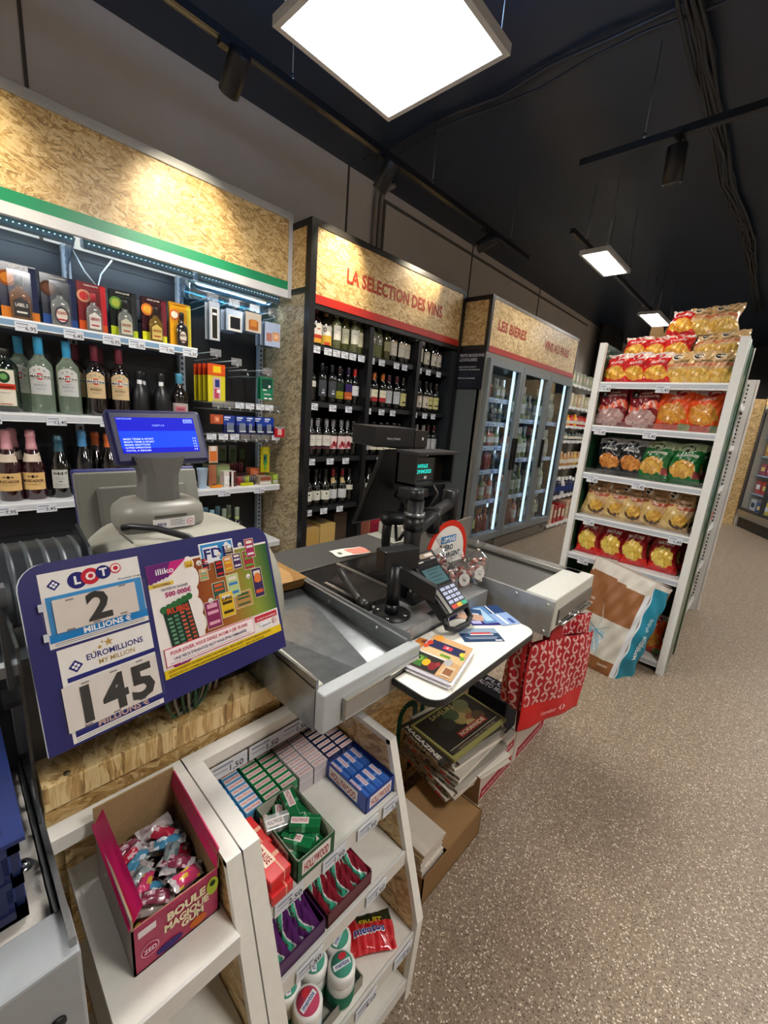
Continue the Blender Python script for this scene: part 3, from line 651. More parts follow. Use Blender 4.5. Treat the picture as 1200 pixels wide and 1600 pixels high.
# ================================================================== CHECKOUT COUNTER
DG = '#4a4946'
def counter():
    t = thing('checkout_counter', 'strand board checkout counter with dark grey top, glass scanner plate and belt', 'counter', (-.9, 1.2, 0))
    m = MB(); m.box((-.85, .66, 0), (-.83, 1.70, .80), OSBX, '#fff'); m.box((-1.40, 1.70, 0), (-.83, 1.72, .76), OSBY, '#fff'); m.box((-1.36, .66, 0), (-.85, .68, .76), OSBY, '#fff'); m.build('body', t)
    # green outlined letters on the board front
    m = MB(); xx = -.8255
    def arc(cy, cz, r, a0, a1, w):
        k = 14; pts = [(cy+r*math.cos(a0+(a1-a0)*i/k), cz+r*math.sin(a0+(a1-a0)*i/k)) for i in range(k+1)]
        for (ya, za), (yb, zb) in zip(pts, pts[1:]):
            d = Vector((0, yb-ya, zb-za)).normalized(); s_ = Vector((0, -d.z, d.y))*w/2
            A = Vector((xx, ya, za)); B = Vector((xx, yb, zb)); m.prism([A-s_, B-s_, B+s_, A+s_], (-.004, 0, 0), SATIN, '#0d4a37')
    for cy in (1.135, 1.275):
        arc(cy, .335, .046, 0, PI, .024); m.box((xx, cy-.058, .06), (xx-.004, cy-.034, .335), SATIN, '#0d4a37'); m.box((xx, cy+.034, .06), (xx-.004, cy+.058, .335), SATIN, '#0d4a37')
    m.build('green_lettering', t)
    # cashier-side strip
    m = MB(); m.box((-1.40, .55, .845), (-1.175, 1.72, .87), SATIN, DG); m.box((-1.18, .55, .80), (-1.172, 1.72, .87), METAL, '#77766f'); m.build('worktop', t, bevel=.003)
    m = MB(); m.box((-1.39, .57, 0), (-1.37, 1.70, .845), SATIN, '#3f4144'); m.build('cashier_panel', t)
    # glass scanner field, with bright metal strips
    m = MB(); m.box((-1.17, .83, .85), (-.80, 1.325, .866), GLOSS, '#181716'); m.box((-1.17, .83, .80), (-.80, .86, .865), SATIN, '#3a3a38'); m.build('scanner_bed', t)
    for a, b, c in (((-1.17, 1.028, .866), (-.80, 1.040, .8685), '#e9e6e0'), ((-1.05, .872, .866), (-.80, .884, .8685), '#e2dfd8'), ((-1.17, 1.31, .866), (-.86, 1.322, .8685), '#dddad2')):
        m = MB(); m.box(a, b, METAL, c); m.build('metal_strip', t)
    m = MB(); m.box((-1.06, .90, .866), (-.84, 1.02, .868), GLOSS, '#3b3732'); m.build('scanner_window', t)
    m = MB(); m.box((-1.10, 1.06, .866), (-.90, 1.26, .868), GLOSS, '#211f1d'); m.lathe([(.03, .8681), (.03, .869)], GLOSS, '#5a1512', (-1.0, 1.16, 0), 16); m.build('scanner_window', t)
    # steel riser that carries the posts
    m = MB(); m.box((-.80, .82, .83), (-.66, 1.30, .87), STEEL, '#fff'); m.box((-.665, .82, .80), (-.655, 1.30, .87), STEEL, '#fff'); m.build('riser', t, bevel=.003)
    m = MB(); m.box((-.655, .84, .845), (-.6545, .862, .862), PAPER, '#eeddcc'); m.build('warning_sticker', t)
    m = MB(); p = [(-.653, 1.035, .80), (-.653, 1.11, .80), (-.653, 1.11, .865), (-.653, 1.035, .865)]
    m.prism(p, (.002, 0, 0), PAPER, '#f0f0f0'); m.box((-.651, 1.040, .805), (-.6505, 1.105, .860), PAPER, '#2b2a6e')
    for k in range(14):
        a0 = PI*.25+k*PI*1.5/14; a1 = a0+PI*1.5/14; c_ = Vector((-.650, 1.074, .833))
        A = c_+Vector((0, .018*math.cos(a0), .018*math.sin(a0))); B = c_+Vector((0, .018*math.cos(a1), .018*math.sin(a1)))
        m.quad(A, B, c_+(B-c_)*1.28, c_+(A-c_)*1.28, PAPER, '#ffffff')
    m.build('contactless_sticker', t)
    # belt
    m = MB(); m.box((-1.16, 1.34, .868), (-.535, 1.66, .878), SATIN, '#4b4a45'); m.build('conveyor_belt', t)
    m = MB(); m.box((-1.16, 1.665, .86), (-.47, 1.715, .905), METAL, '#a9a8a2'); m.box((-1.16, 1.655, .86), (-.47, 1.665, .895), METAL, '#6d6c68'); m.build('belt_rail', t, bevel=.006)
    m = MB(); m.box((-.80, 1.325, .775), (-.43, 1.335, .90), STEEL, '#fff')
    for x, z in ((-.70, .885), (-.70, .80), (-.56, .885), (-.45, .885), (-.45, .79)): m.lathe([(.006, 0), (.006, .004), (.003, .006)], CHROME, '#d5d8da', (x, 1.325, z), 10, Matrix.Rotation(PI/2, 4, 'X'))
    m.build('side_plate', t)
    m = MB(); m.box((-.80, 1.24, .80), (-.79, 1.325, .90), STEEL, '#fff'); m.build('side_plate', t)
    m = MB(); m.box((-.535, 1.335, .79), (-.43, 1.715, .905), SATIN, '#c9c9c0'); m.build('belt_end_block', t, bevel=.004)
    m = MB(); m.box((-.43, 1.37, .805), (-.424, 1.70, .86), GLOSS, '#55534c'); m.tube([(-.42, 1.40, .80), (-.415, 1.68, .80)], .006, CHROME, '#cccccc'); m.build('front_recess', t)
counter()

def tray():
    t = thing('bagging_tray', 'galvanised steel bagging chute with pale grey front edge', 'checkout tray', (-.8, .65, .78))
    y0, y1 = .492, .812
    m = MB(); m.box((-1.08, y0, .775), (-.60, y0+.006, .90), TRAYM, '#fff'); m.prism([(-1.08, y0, .90), (-1.08, y0+.022, .90), (-.605, y0+.022, .877), (-.605, y0, .877)], (0, 0, .004), SATIN, '#bdbcae'); m.build('left_wall', t)
    m = MB(); m.box((-1.16, y1-.012, .79), (-.60, y1-.006, .895), TRAYM, '#fff'); m.prism([(-1.16, y1-.02, .893), (-1.16, y1+.004, .893), (-.605, y1+.004, .878), (-.605, y1-.02, .878)], (0, 0, .004), METAL, '#b4b6b6')
    for x in (-.93, -.72): m.lathe([(.006, 0), (.006, .004)], CHROME, '#e6e8ea', (x, y1-.0125, .865), 10, Matrix.Rotation(PI/2, 4, 'X'))
    m.build('right_wall', t)
    m = MB(); A = (-1.08, y0+.006, .868); B = (-.606, y0+.006, .845); Cc = (-.606, y1-.10, .80); D = (-1.12, y1-.012, .862)
    m.add([A, B, Cc, D], [(0, 1, 2, 3)], TRAYM, '#fff'); m.add([D, Cc, (-.606, y1-.012, .822)], [(0, 1, 2)], TRAYM, '#fff')
    m.add([(-1.08, y0+.006, .78), (-.606, y0+.006, .78), (-.606, y1-.012, .78), (-1.12, y1-.012, .78)], [(0, 1, 2, 3)], TRAYM, '#fff')
    m.build('chute_floor', t)
    m = MB(); m.prism([(-.607, y0, .782), (-.607, y1, .782), (-.607, y1, .877), (-.607, y0, .877)], (.033, 0, 0), SATIN, '#aeb3b4'); m.build('front_edge', t, bevel=.004)
    m = MB(); m.box((-.5735, .55, .792), (-.5715, .80, .845), SATIN, '#8f8b85'); m.box((-.572, .545, .845), (-.563, .805, .8475), CHROME, '#f2efe8'); m.box((-.573, .543, .795), (-.562, .546, .848), CHROME, '#aaa59c')
    m.build('front_handle', t)
    m = MB(); m.prism([(-.60, .55, .778), (-.56, .55, .778), (-.545, .80, .778), (-.60, .80, .778)], (0, 0, .003), FILM, '#fff'); m.build('clear_guard', t)
tray()

def rounded(x0, x1, y0, y1, r, z, n=6, corners=(1, 1, 1, 1)):
    pts = []
    for i, (cx, cy, a) in enumerate(((x1-r, y1-r, 0), (x0+r, y1-r, PI/2), (x0+r, y0+r, PI), (x1-r, y0+r, 1.5*PI))):
        if corners[i]: pts += [Vector((cx+r*math.cos(a+k*PI/2/n), cy+r*math.sin(a+k*PI/2/n), z)) for k in range(n+1)]
        else: pts.append(Vector((cx+(r if i in (0, 3) else -r), cy+(r if i in (0, 1) else -r), z)))
    return pts
t = thing('side_table', 'white laminate pay table with black rounded edge fixed to the checkout', 'table', (-.55, .95, .80))
m = MB(); notch = lambda i, z: (lambda r: r[:7]+[Vector((-.652+i, 1.235-i, z)), Vector((-.652+i, .816+i, z)), Vector((-.568+i, .816+i, z)), Vector((-.568+i, .700+i, z))]+r[-7:])(rounded(-.68, -.434-i, .700+i, 1.235-i, .045-i, z, corners=(1, 0, 0, 1)))
m.prism(notch(0, .813), (0, 0, .0165), SATIN, '#15181a'); m.prism(notch(.004, .8295), (0, 0, .0007), SATIN, '#ebe8dc'); m.build('table_top', t)
m = MB(); m.prism([(-.828, .80, .812), (-.56, .80, .812), (-.56, .80, .775), (-.60, .80, .755), (-.828, .80, .74)], (0, .02, 0), SATIN, '#c9c9c6'); m.build('bracket', t)
m = MB(); m.prism([(-.828, 1.15, .812), (-.56, 1.15, .812), (-.60, 1.15, .77), (-.828, 1.15, .70)], (0, .015, 0), SATIN, '#c9c9c6'); m.build('bracket', t)

# ---- till column: pole, customer display, printer box, scanner, screen
def till():
    t = thing('till_pole', 'black till pole standing on the checkout, carrying arm, clamps and display mount', 'pole', (-.80, 1.00, .87))
    px, py = -.80, 1.02
    B_ = '#0f1013'
    m = MB(); m.lathe([(.027, 0), (.027, .325)], SATIN, B_, (px, py, .87), 20); m.lathe([(.024, .325), (.024, .362)], SATIN, '#15171a', (px, py, .87), 20); m.build('pole', t)
    m = MB(); m.box((px-.05, py-.045, .866), (px+.06, py+.045, .874), SATIN, '#1a1b1e'); m.box((px+.12, py-.045, .80), (px+.135, py-.01, .872), SATIN, '#151619'); m.build('base_plate', t)
    m = MB(); m.lathe([(.034, 0), (.034, .012)], METAL, '#8a8c90', (px, py, 1.145), 20); m.lathe([(.032, 0), (.032, .04)], SATIN, B_, (px, py, 1.10), 20); m.build('clamp_ring', t)
    m = MB(); m.tube([(px, py, 1.09), (-.92, 1.30, 1.095), (-.98, 1.47, 1.10)], .024, SATIN, '#26262a', 14); m.build('arm', t)
    m = MB(); m.lathe([(.03, 0), (.03, .09)], SATIN, '#131417', (-.90, 1.26, 1.03), 16); m.build('arm_joint', t)
    m = MB(); m.lathe([(.036, 0), (.036, .135), (.030, .14)], SATIN, '#141518', (-.99, 1.50, 1.02), 20); m.build('arm_joint', t)
till()
def cust_display():
    t = thing('customer_display', 'black hooded customer display with turquoise digits on top of the pole', 'display', (-.86, 1.16, 1.22))
    x1, x0, y0, y1, z0, z1 = -.845, -.93, 1.06, 1.275, 1.225, 1.335
    BK = '#0d0e11'; m = MB()
    m.box((x0, y0, z0), (x0+.01, y1, z1), SATIN, BK)
    m.box((x0, y0, z0), (x1, y0+.008, z1), SATIN, BK); m.box((x0, y1-.008, z0), (x1, y1, z1), SATIN, BK)
    m.box((x0, y0, z0), (x1, y1, z0+.008), SATIN, '#1a1b1e'); m.box((x0, y0-.004, z1-.004), (x1+.015, y1+.02, z1+.004), SATIN, '#2a2a2c'); m.build('housing', t)
    m = MB(); m.box((x0+.01, y0+.010, z0+.01), (x0+.045, y1-.010, z1-.02), GLOSS, '#16130f'); 
    m.text('BIENVENUE', (x0+.0455, (y0+y1)/2-.03, z0+.055), Y, Z, .013, DIG, '#25d6c6', .01, w=.075)
    m.text('VOI  29/04/2025', (x0+.0455, (y0+y1)/2-.03, z0+.036), Y, Z, .013, DIG, '#25d6c6', .01, w=.118)
    m.box((x0+.045, (y0+y1)/2-.008, z0+.016), (x0+.0458, (y0+y1)/2+.006, z0+.026), PAPER, '#d8d8d4'); m.build('screen', t)
    m = MB()
    for y in (y0+.035, y0+.105): m.lathe([(.0045, 0), (.0045, .004)], CHROME, '#e8e8e8', (x0+.046, y, z1-.012), 10, Matrix.Rotation(PI/2, 4, 'Y'))
    m.box((x0+.02, y0+.03, z1-.02), (x0+.046, y0+.11, z1-.004), SATIN, '#08080a'); m.build('bracket', t)
    m = MB(); m.box((-.86, 1.0, 1.20), (-.80, 1.08, 1.226), SATIN, '#121317'); m.build('stem', t)
DIG = emis_print('lit_digits', 1.2)
cust_display()
def box_speaker():
    t = thing('black_device_box', 'flat black till device box resting above the customer display', 'till device', (-.99, 1.13, 1.345))
    m = MB(); obox(m, (-.99, 1.01, 1.340), (.035, .165, 0), (-.15, .035, 0), (0, 0, .068), SATIN, '#101216'); 
    m.build('housing', t, bevel=.003)
    m = MB(); u = Vector((.035, .165, 0)).normalized(); m.text('Harry Switch', Vector((-.9735, 1.085, 1.366))+Vector((.001, -.0002, 0)), u, Z, .008, PAPER, '#c8c8cc', .01, w=.055); m.build('logo_print', t)
    m = MB(); obox(m, (-.9545, 1.1765, 1.342), (.002, .07, 0), (-.10, .02, 0), (0, 0, .06), SATIN, '#1d1913'); m.box((-.953, 1.215, 1.368), (-.951, 1.222, 1.378), PAPER, '#f0eee8'); m.build('end_cap', t)
    m = MB(); m.box((-1.05, 1.10, 1.335), (-.99, 1.16, 1.341), SATIN, '#15161a'); m.build('foot', t)
box_speaker()
def till_screen():
    t = thing('till_screen', 'black cashier touch screen seen from behind, beside the pole', 'screen', (-1.08, 1.22, 1.0))
    m = MB(); m.prism([(-1.02, 1.10, 1.33), (-1.02, 1.33, 1.33), (-1.17, 1.36, 1.02), (-1.17, 1.12, 1.02)], (-.03, 0, -.012), SATIN, '#0b0c0f'); m.build('screen_back', t, bevel=.006)
    m = MB(); m.tube([(-1.08, 1.25, 1.15), (-1.0, 1.36, 1.06)], .02, SATIN, '#101114', 12); m.build('mounting_arm', t)
    m = MB(); m.tube([(-.97, 1.31, 1.22), (-.96, 1.36, 1.16), (-.99, 1.36, 1.10)], .004, SATIN, '#6b6660', 6); m.build('cable', t)
till_screen()
def gun():
    t = thing('barcode_scanner', 'black hand-held barcode scanner hanging nose-first beside the till pole', 'scanner', (-.98, 1.10, .92))
    u = Vector((.10, .12, .0)).normalized()
    m = MB(); c = Vector((-.985, 1.105, 1.085)); s_ = Vector((-u.y, u.x, 0))
    T = Matrix((( s_.x, 0, u.x), (s_.y, 0, u.y), (0, 1, 0))).to_4x4()
    m.lathe([(.012, -.03), (.030, -.022), (.034, .0), (.033, .04), (.030, .062), (.034, .068), (.032, .072)], SATIN, '#17181a', c, 16, T @ Matrix.Diagonal((1.0, .75, 1, 1))); m.build('scanner_head', t)
    m = MB(); m.tube([c+Vector((0, 0, -.01)), c+Vector((-.004, .0, -.05)), c+Vector((-.008, .004, -.10)), c+Vector((-.004, .014, -.15))], .017, SATIN, '#121315', 12); m.lathe([(.020, 0), (.020, .02), (.012, .03)], SATIN, '#0e0f11', c+Vector((-.004, .014, -.175)), 12); m.build('handle', t)
    m = MB(); m.tube([c+Vector((.02, .02, -.02)), Vector((-.90, 1.06, 1.03)), Vector((-.86, 1.03, 1.05)), Vector((-.825, 1.015, 1.09))], .006, SATIN, '#111214', 8); m.tube([c+Vector((-.004, .014, -.17)), Vector((-.99, 1.12, .88)), Vector((-1.02, 1.04, .872))], .003, SATIN, '#151618', 6); m.build('holder_cable', t)
gun()
def pin_pad():
    t = thing('card_terminal', 'black card payment terminal tilted on its stand above the pay table', 'card terminal', (-.745, .88, .87))
    A = Vector((-.757, .965, 1.018)); L = Vector((-.598, .965, .897))-A; Wd = Vector((0, .122, 0)); n = Wd.cross(L).normalized()
    if n.z < 0: n = -n
    m = MB(); o = A-n*.042; obox(m, o, L, Wd, n*.042, SATIN, '#121315'); body = m.build('terminal_body', t, bevel=.008)
    def P(u, v, h=.0012): return A+L*u+Wd*v+n*h
    def q(mb, u0, u1, v0, v1, mat, col, h=.0012): mb.prism([P(u0, v0, 0), P(u1, v0, 0), P(u1, v1, 0), P(u0, v1, 0)], n*h, mat, col)
    m = MB(); q(m, .18, .54, .08, .92, GLOSS, '#2a2d2e', .001); q(m, .22, .50, .14, .88, SCREEN2, '#3f5c60', .0015)
    for k in range(4): q(m, .25+k*.06, .265+k*.06, .3, .75-.1*(k % 2), SCREEN2, '#263e44', .0018)
    m.build('screen', t)
    m = MB(); q(m, -.06, .12, .1, .9, SATIN, '#2c2c2c', .012); q(m, -.02, .06, .25, .8, PAPER, '#b9a490', .0135); q(m, .0, .04, .45, .75, PAPER, '#e8e6e2', .0145); q(m, .10, .12, .1, .28, PAPER, '#e4e0d8', .013); q(m, .08, .10, .62, .8, PAPER, '#e4e0d8', .013); m.build('printer_lid', t)
    m = MB(); q(m, .56, .96, .26, .95, SATIN, '#191c2c', .001); q(m, .56, .98, .06, .18, METAL, '#8c8a84', .006); m.build('keypad', t)
    for r in range(4):
        for k in range(3):
            m = MB(); u0 = .585+r*.075; v0 = .30+k*.215; q(m, u0, u0+.05, v0, v0+.17, SATIN, '#b9c2de', .003)
            m.text(str(r*3+k+1) if r < 3 else '*0#'[k], P(u0+.042, v0+.085, .0033), Wd, -L, .005, PAPER, '#1a2040', .01); m.build('key', t)
    for k, c in enumerate(('#c8321e', '#e2b21c', '#1fa87a')):
        m = MB(); q(m, .885, .945, .30+k*.215, .49+k*.215, SATIN, c, .003); m.build('key', t)
    m = MB(); p0 = P(1.0, .0, -.03)
    pts = [P(.98, .05, -.02), P(1.12, .0, -.028), P(1.19, .2, -.03), P(1.20, .75, -.03), P(1.13, 1.0, -.028), P(.98, .98, -.02)]
    for a, b in zip(pts, pts[1:]): pass
    m.tube(pts, .0095, SATIN, '#1b1c1e', 8); m.build('card_cradle', t)
    m = MB(); m.lathe([(.022, 0), (.022, .03)], SATIN, '#101114', (-.745, .885, .875), 16); m.lathe([(.020, .02), (.020, .15)], SATIN, '#0e0f12', (-.745, .885, .875), 16); m.build('post', t)
    m = MB(); m.lathe([(.058, 0), (.058, .005)], SATIN, '#17181b', (-.745, .885, .870), 24)
    for a in (0.4, 2.0, 3.6, 5.2): m.lathe([(.006, 0), (.006, .003)], CHROME, '#e8e8e8', (-.745+.043*math.cos(a), .885+.043*math.sin(a), .875), 8)
    m.build('base_flange', t)
    m = MB(); obox(m, (-.80, .855, 1.005), (.03, .12, 0), (.05, -.012, 0), (0, 0, .065), SATIN, '#121316'); obox(m, (-.765, .90, .985), (.11, .075, -.06), (.02, -.03, 0), (0, 0, .05), SATIN, '#0d0e11'); m.build('swivel_arm', t, bevel=.004)
    m = MB(); m.box((-.775, 1.00, .90), (-.765, 1.03, .935), SATIN, '#b9b7b0'); m.box((-.782, .998, .874), (-.758, 1.032, .90), SATIN, '#101114'); m.build('cable_clip', t)
SCREEN2 = emis_print('reflective_lcd', .25)
pin_pad()
# curved black tube lying over the glass
m = MB(); m.tube([(-1.02, .915, .915), (-1.0, .912, .905), (-.95, .895, .89), (-.88, .866, .885), (-.84, .845, .886)], .013, SATIN, '#34332f', 12); m.tube([(-.84, .845, .886), (-.80, .838, .886)], .018, SATIN, '#1d1c1b', 12)
tag(m.build('handset_holder', loc=(-.9, .87, .87)), 'curved black handle lying across the glass scanner plate', 'handle')
# age sign
def age_sign():
    t = thing('age_limit_sign', 'grey plate with red-ringed minus 18 sign standing behind the sweets bags', 'sign', (-.90, 1.38, .87))
    x = -.90; u = Vector((0.02, 1, 0)).normalized(); o = Vector((x, 1.20, .868))
    m = MB(); m.prism([o, o+u*.325, o+u*.325+Z*.19, o+Z*.165], (-.006, 0, 0), SATIN, '#77736a'); m.build('plate', t)
    c = o+u*.175+Z*.055+Vector((.0005, 0, 0)); m = MB()
    def half(r, h, col, z0=-.03):
        pts = [c+u*r*math.cos(a)+Z*(r*math.sin(a))*1.0 for a in [PI*k/28 for k in range(29)]]
        pts = [c-Z*.05-u*r, c-Z*.05+u*r]+pts
        m.prism(pts, (h, 0, 0), PAPER, col)
    half(.138, .0008, '#d8311d'); half(.114, .0014, '#f0ede6')
    f = Vector((.0022, 0, 0))
    q = c+f+Z*.045; m.quad(q-u*.05, q+u*.05, q+u*.05+Z*.03, q-u*.05+Z*.03, PAPER, '#2f86c9'); m.text('-18 ANS', q+u*0+Z*.005+f*.4, u, Z, .020, PAPER, '#ffffff', .03, w=.090)
    m.text('ZÉRO', c+f+Z*.014, u, Z, .021, PAPER, '#232a44', .03, w=.072); m.text("JEU D'ARGENT", c+f-Z*.018, u, Z, .021, PAPER, '#232a44', .03, w=.185)
    m.build('printed_disc', t)
age_sign()
# ================================================================== BOTTLES (prototypes, copied with obj.copy)
CLEARG = None
def clear_glass(name, tint):
    m, nt, b = newmat(name); b.inputs['Base Color'].default_value = (*tint, 1); b.inputs['Roughness'].default_value = .03
    b.inputs['Transmission Weight'].default_value = .8; b.inputs['IOR'].default_value = 1.3; b.inputs['Coat Weight'].default_value = .5
    return m
PALEG = clear_glass('pale_green_glass', H('#cfe4cf')); AMBERG = clear_glass('amber_spirit', H('#d08a3a')); CLEARB = clear_glass('clear_spirit_glass', H('#dfe6e4'))
GOLDG = clear_glass('golden_spirit', H('#d9b04a')); ROSEG = clear_glass('rose_wine_glass', H('#e6a08c')); WHITEG = clear_glass('white_wine_glass', H('#c9cf9a'))
PROTO = {}
def proto_bottle(key, name, cat, group, prof, col, mat=BOTTLE, cap=None, labs=(), texts=(), extra=None, flat=None, n=18, turn=-.25):
    """bottle facing +x; cap=(profile, colour, material); labs=(z0,z1,half angle,colour[,dr]); texts=(string,u0,u1,z,h,colour)"""
    t = thing(name, 'x', cat, group=group)
    T = Matrix.Diagonal((flat, 1, 1, 1)) if flat else None
    m = MB(); m.lathe(prof, mat, col, n=n, T=T); m.build('glass', t, world=False)
    if cap:
        m = MB(); m.lathe(cap[0], cap[2] if len(cap) > 2 else SATIN, cap[1], n=n, T=T); m.build('cap', t, world=False)
    def R_at(z):
        for (r0, z0), (r1, z1) in zip(prof, prof[1:]):
            if min(z0, z1) <= z <= max(z0, z1) and abs(z1-z0) > 1e-6: return r0+(r1-r0)*(z-z0)/(z1-z0)
        return prof[0][0]
    def fn_(dr, f=flat or 1.):
        def fn(u, z):
            r = R_at(z)+dr; a = u/r+turn; return Vector((r*math.cos(a)*f, r*math.sin(a), z))
        return fn
    for i, L in enumerate(labs):
        z0, z1, ha, c = L[:4]; dr = .0006+i*.0003; fn = fn_(dr); r = R_at((z0+z1)/2)
        m = MB(); K = 10; 
        arch = L[4] if len(L) > 4 else 0
        vs = []; 
        for k in range(K+1):
            u = (-1+2*k/K)*ha*r; zz = z1-arch*(abs(-1+2*k/K)**2); vs += [fn(u, z0), fn(u, (z0+zz)/2), fn(u, zz)]
        fs = []
        for k in range(K): fs += [(3*k, 3*k+3, 3*k+4, 3*k+1), (3*k+1, 3*k+4, 3*k+5, 3*k+2)]
        m.add(vs, fs, PAPER, c, True)
        if i == len(labs)-1:
            
            for ti, (s_, u0, u1, z, h, tc) in enumerate(texts):
                f2 = fn_(.0006+len(labs)*.0004+.0004+.0004*ti)
                if s_ == 'O':
                    m.add([f2((u0+u1)/2, z)]+[f2((u0+u1)/2+(u1-u0)/4*math.cos(2*PI*q/18), z+h/2*math.sin(2*PI*q/18)) for q in range(18)]+[f2((u0+u1)/2+(u1-u0)/2*math.cos(2*PI*q/18), z+h*math.sin(2*PI*q/18)) for q in range(18)], [(0, q+1, (q+1) % 18+1) for q in range(18)]+[(q+1, q+19, (q+1) % 18+19, (q+1) % 18+1) for q in range(18)], PAPER, tc)
                elif s_ == '#': m.add([f2(u0+(u1-u0)*q/8, z) for q in range(9)]+[f2(u0+(u1-u0)*q/8, z+h) for q in range(9)], [(q, q+1, q+10, q+9) for q in range(8)], PAPER, tc)
                else:
                    f3 = fn_(.0006+len(labs)*.0004+.0011+.0004*ti); m.textf(s_, f3, u0, u1, z, h, PAPER, tc, .015)
        m.build('label', t, world=False)
    kids(t); PROTO[key] = [t, False]
    return t
def spawn(key, loc, label, rotz=0., group=None, rot=None, scale=None):
    p = PROTO[key]
    if not p[1]:
        r = p[0]; p[1] = True; r.location = loc; r.rotation_euler = rot if rot is not None else (0, 0, rotz); r['label'] = label
        if scale is not None: r.scale = scale
        if group: r['group'] = group
        return r
    return dup(p[0], loc, rot if rot is not None else (0, 0, rotz), label, group or p[0].get('group'), scale if scale is not None else (1, 1, 1))

def wp(r, h, sh=.62, nr=.014, pt=.9):   # wine bottle profile
    return [(r*.9, 0), (r, .006), (r, h*sh), (r*.93, h*(sh+.05)), (r*.6, h*(sh+.11)), (nr*1.15, h*(sh+.16)), (nr, h*.82), (nr, h*.96), (nr*1.15, h*.965), (nr*1.15, h*.99), (nr, h)]
def capp(nr, z0, z1): return [(nr+.001, z0), (nr+.0015, z0+.001), (nr+.0025, z1-.012), (nr+.0025, z1), (nr*.6, z1+.0005)]
G1 = 'wine bottles in the black rack'
DK = '#0a0d0a'
def wine(key, glass=DK, cap='#1a1a1c', labs=((.06, .15, 1.1, '#d8d4c8'),), texts=(), r=.037, h=.285, mat=BOTTLE, sh=.62, name='wine_bottle'):
    proto_bottle(key, name, 'bottle', G1, wp(r, h, sh), glass, mat, (capp(.0135, h*.80, h), cap), labs, texts)
wine('red_white', cap='#8a8a8c', labs=((.085, .165, 1.2, '#cfccc2'), (.06, .078, 1.2, '#4a2430')), texts=(('#', -.02, .02, .13, .003, '#77756e'), ('#', -.022, .022, .115, .002, '#8c8a82')))
wine('pink_art', cap='#77787c', labs=((.06, .16, 1.15, '#d9c2c0'),), texts=(('O', -.018, .018, .10, .022, '#7a1420'), ('#', -.03, -.008, .065, .03, '#b8545c'), ('#', .008, .03, .07, .05, '#a8404c'), ('O', .004, .02, .12, .012, '#f0d8d0')))
wine('grey_tall', cap='#1c1d22', labs=((.05, .165, 1.0, '#3e4046'),), texts=(('#', -.012, .012, .07, .012, '#b8bac0'), ('O', -.008, .008, .095, .007, '#9a9ca2')), sh=.66)
wine('yellow_low', cap='#2a1c18', labs=((.045, .10, 1.1, '#8f8a1c'), (.105, .16, .9, '#1a2c1c')), texts=(('#', -.02, .02, .06, .003, '#3a3a10'),))
wine('orange_low', cap='#241a3a', labs=((.045, .10, 1.1, '#b0542a'), (.105, .16, .9, '#31205a')), texts=(('#', -.02, .02, .06, .003, '#f0d8a0'),))
wine('red_cap', cap='#a81a20', labs=((.08, .155, 1.1, '#c9cbd0'),), texts=(('#', -.02, .02, .12, .003, '#888'),))
wine('ivory_red', cap='#b8682a', labs=((.09, .15, 1.1, '#e0dac0'), (.055, .09, 1.1, '#a8343a')), texts=(('#', -.02, .02, .075, .002, '#5a1018'), ('#', -.018, .018, .12, .003, '#8a8468')))
wine('grey_big', cap='#4a2028', labs=((.05, .155, 1.1, '#b5b8ba'),), texts=(('#', -.02, .02, .13, .003, '#666'), ('#', -.015, .015, .1, .002, '#888')))
wine('pale_yellow', cap='#2c2420', labs=((.04, .15, 1.1, '#c9c487'),), texts=(('#', -.022, .022, .065, .012, '#1c1c18'), ('#', -.02, .02, .12, .003, '#6a6630')))
wine('castle', cap='#181818', labs=((.045, .15, 1.1, '#cfc8b8'),), texts=(('#', -.026, .026, .138, .004, '#a0372a'), ('#', -.006, .006, .06, .03, '#55504a')))
wine('bordeaux_pair', cap='#202024', labs=((.05, .14, 1.15, '#ddd6c0'),), texts=(('#', -.03, .03, .128, .009, '#b08a4a'), ('O', -.016, .016, .085, .014, '#c0756a'), ('O', -.010, .010, .082, .009, '#ddd6c0')))
wine('black_dot', cap='#121214', labs=((.05, .125, 1.2, '#d2d0c4'),), texts=(('O', -.004, .010, .10, .008, '#14140f'), ('#', -.018, .018, .075, .002, '#8a887c')), r=.040, h=.29, sh=.52)
wine('crest_label', cap='#7a1420', labs=((.05, .125, 1.2, '#bfc1c2'), (.175, .215, 1.5, '#b09a6a')), texts=(), r=.040, h=.29, sh=.52)
wine('short_label', cap='#141416', labs=((.11, .15, 1.2, '#cfcdc2'),), texts=(('#', -.018, .018, .125, .002, '#77756c'),), r=.038, h=.28)
wine('white_hi', glass='#9a9a5a', mat=WHITEG, cap='#b8b49a', labs=((.07, .17, 1.0, '#d5d2c6'),), texts=(('#', -.02, .02, .14, .004, '#9a9684'), ('#', -.015, .015, .11, .002, '#aaa694')))
wine('cream_green', glass='#45491c', cap='#5a5236', labs=((.06, .165, 1.0, '#b9b79c'),), texts=(('#', -.02, .02, .13, .003, '#7d7b60'),))
wine('olive', glass='#3a3a16', cap='#6a624a', labs=((.075, .15, 1.0, '#8a8668'),), texts=())
wine('clear_fig', glass='#5a5030', mat=WHITEG, cap='#9a9684', labs=((.11, .17, 1.0, '#6e6b62'),), texts=(('O', -.012, .012, .14, .012, '#c0beb6'), ('#', -.012, .012, .115, .004, '#c0beb6')))
wine('claret', cap='#1a1412', labs=((.055, .17, 1.1, '#c6bfb0'),), texts=(('#', -.028, .028, .16, .006, '#b8763a'), ('#', -.02, .02, .12, .003, '#7a7466'), ('#', -.012, .012, .085, .002, '#8a8476')))
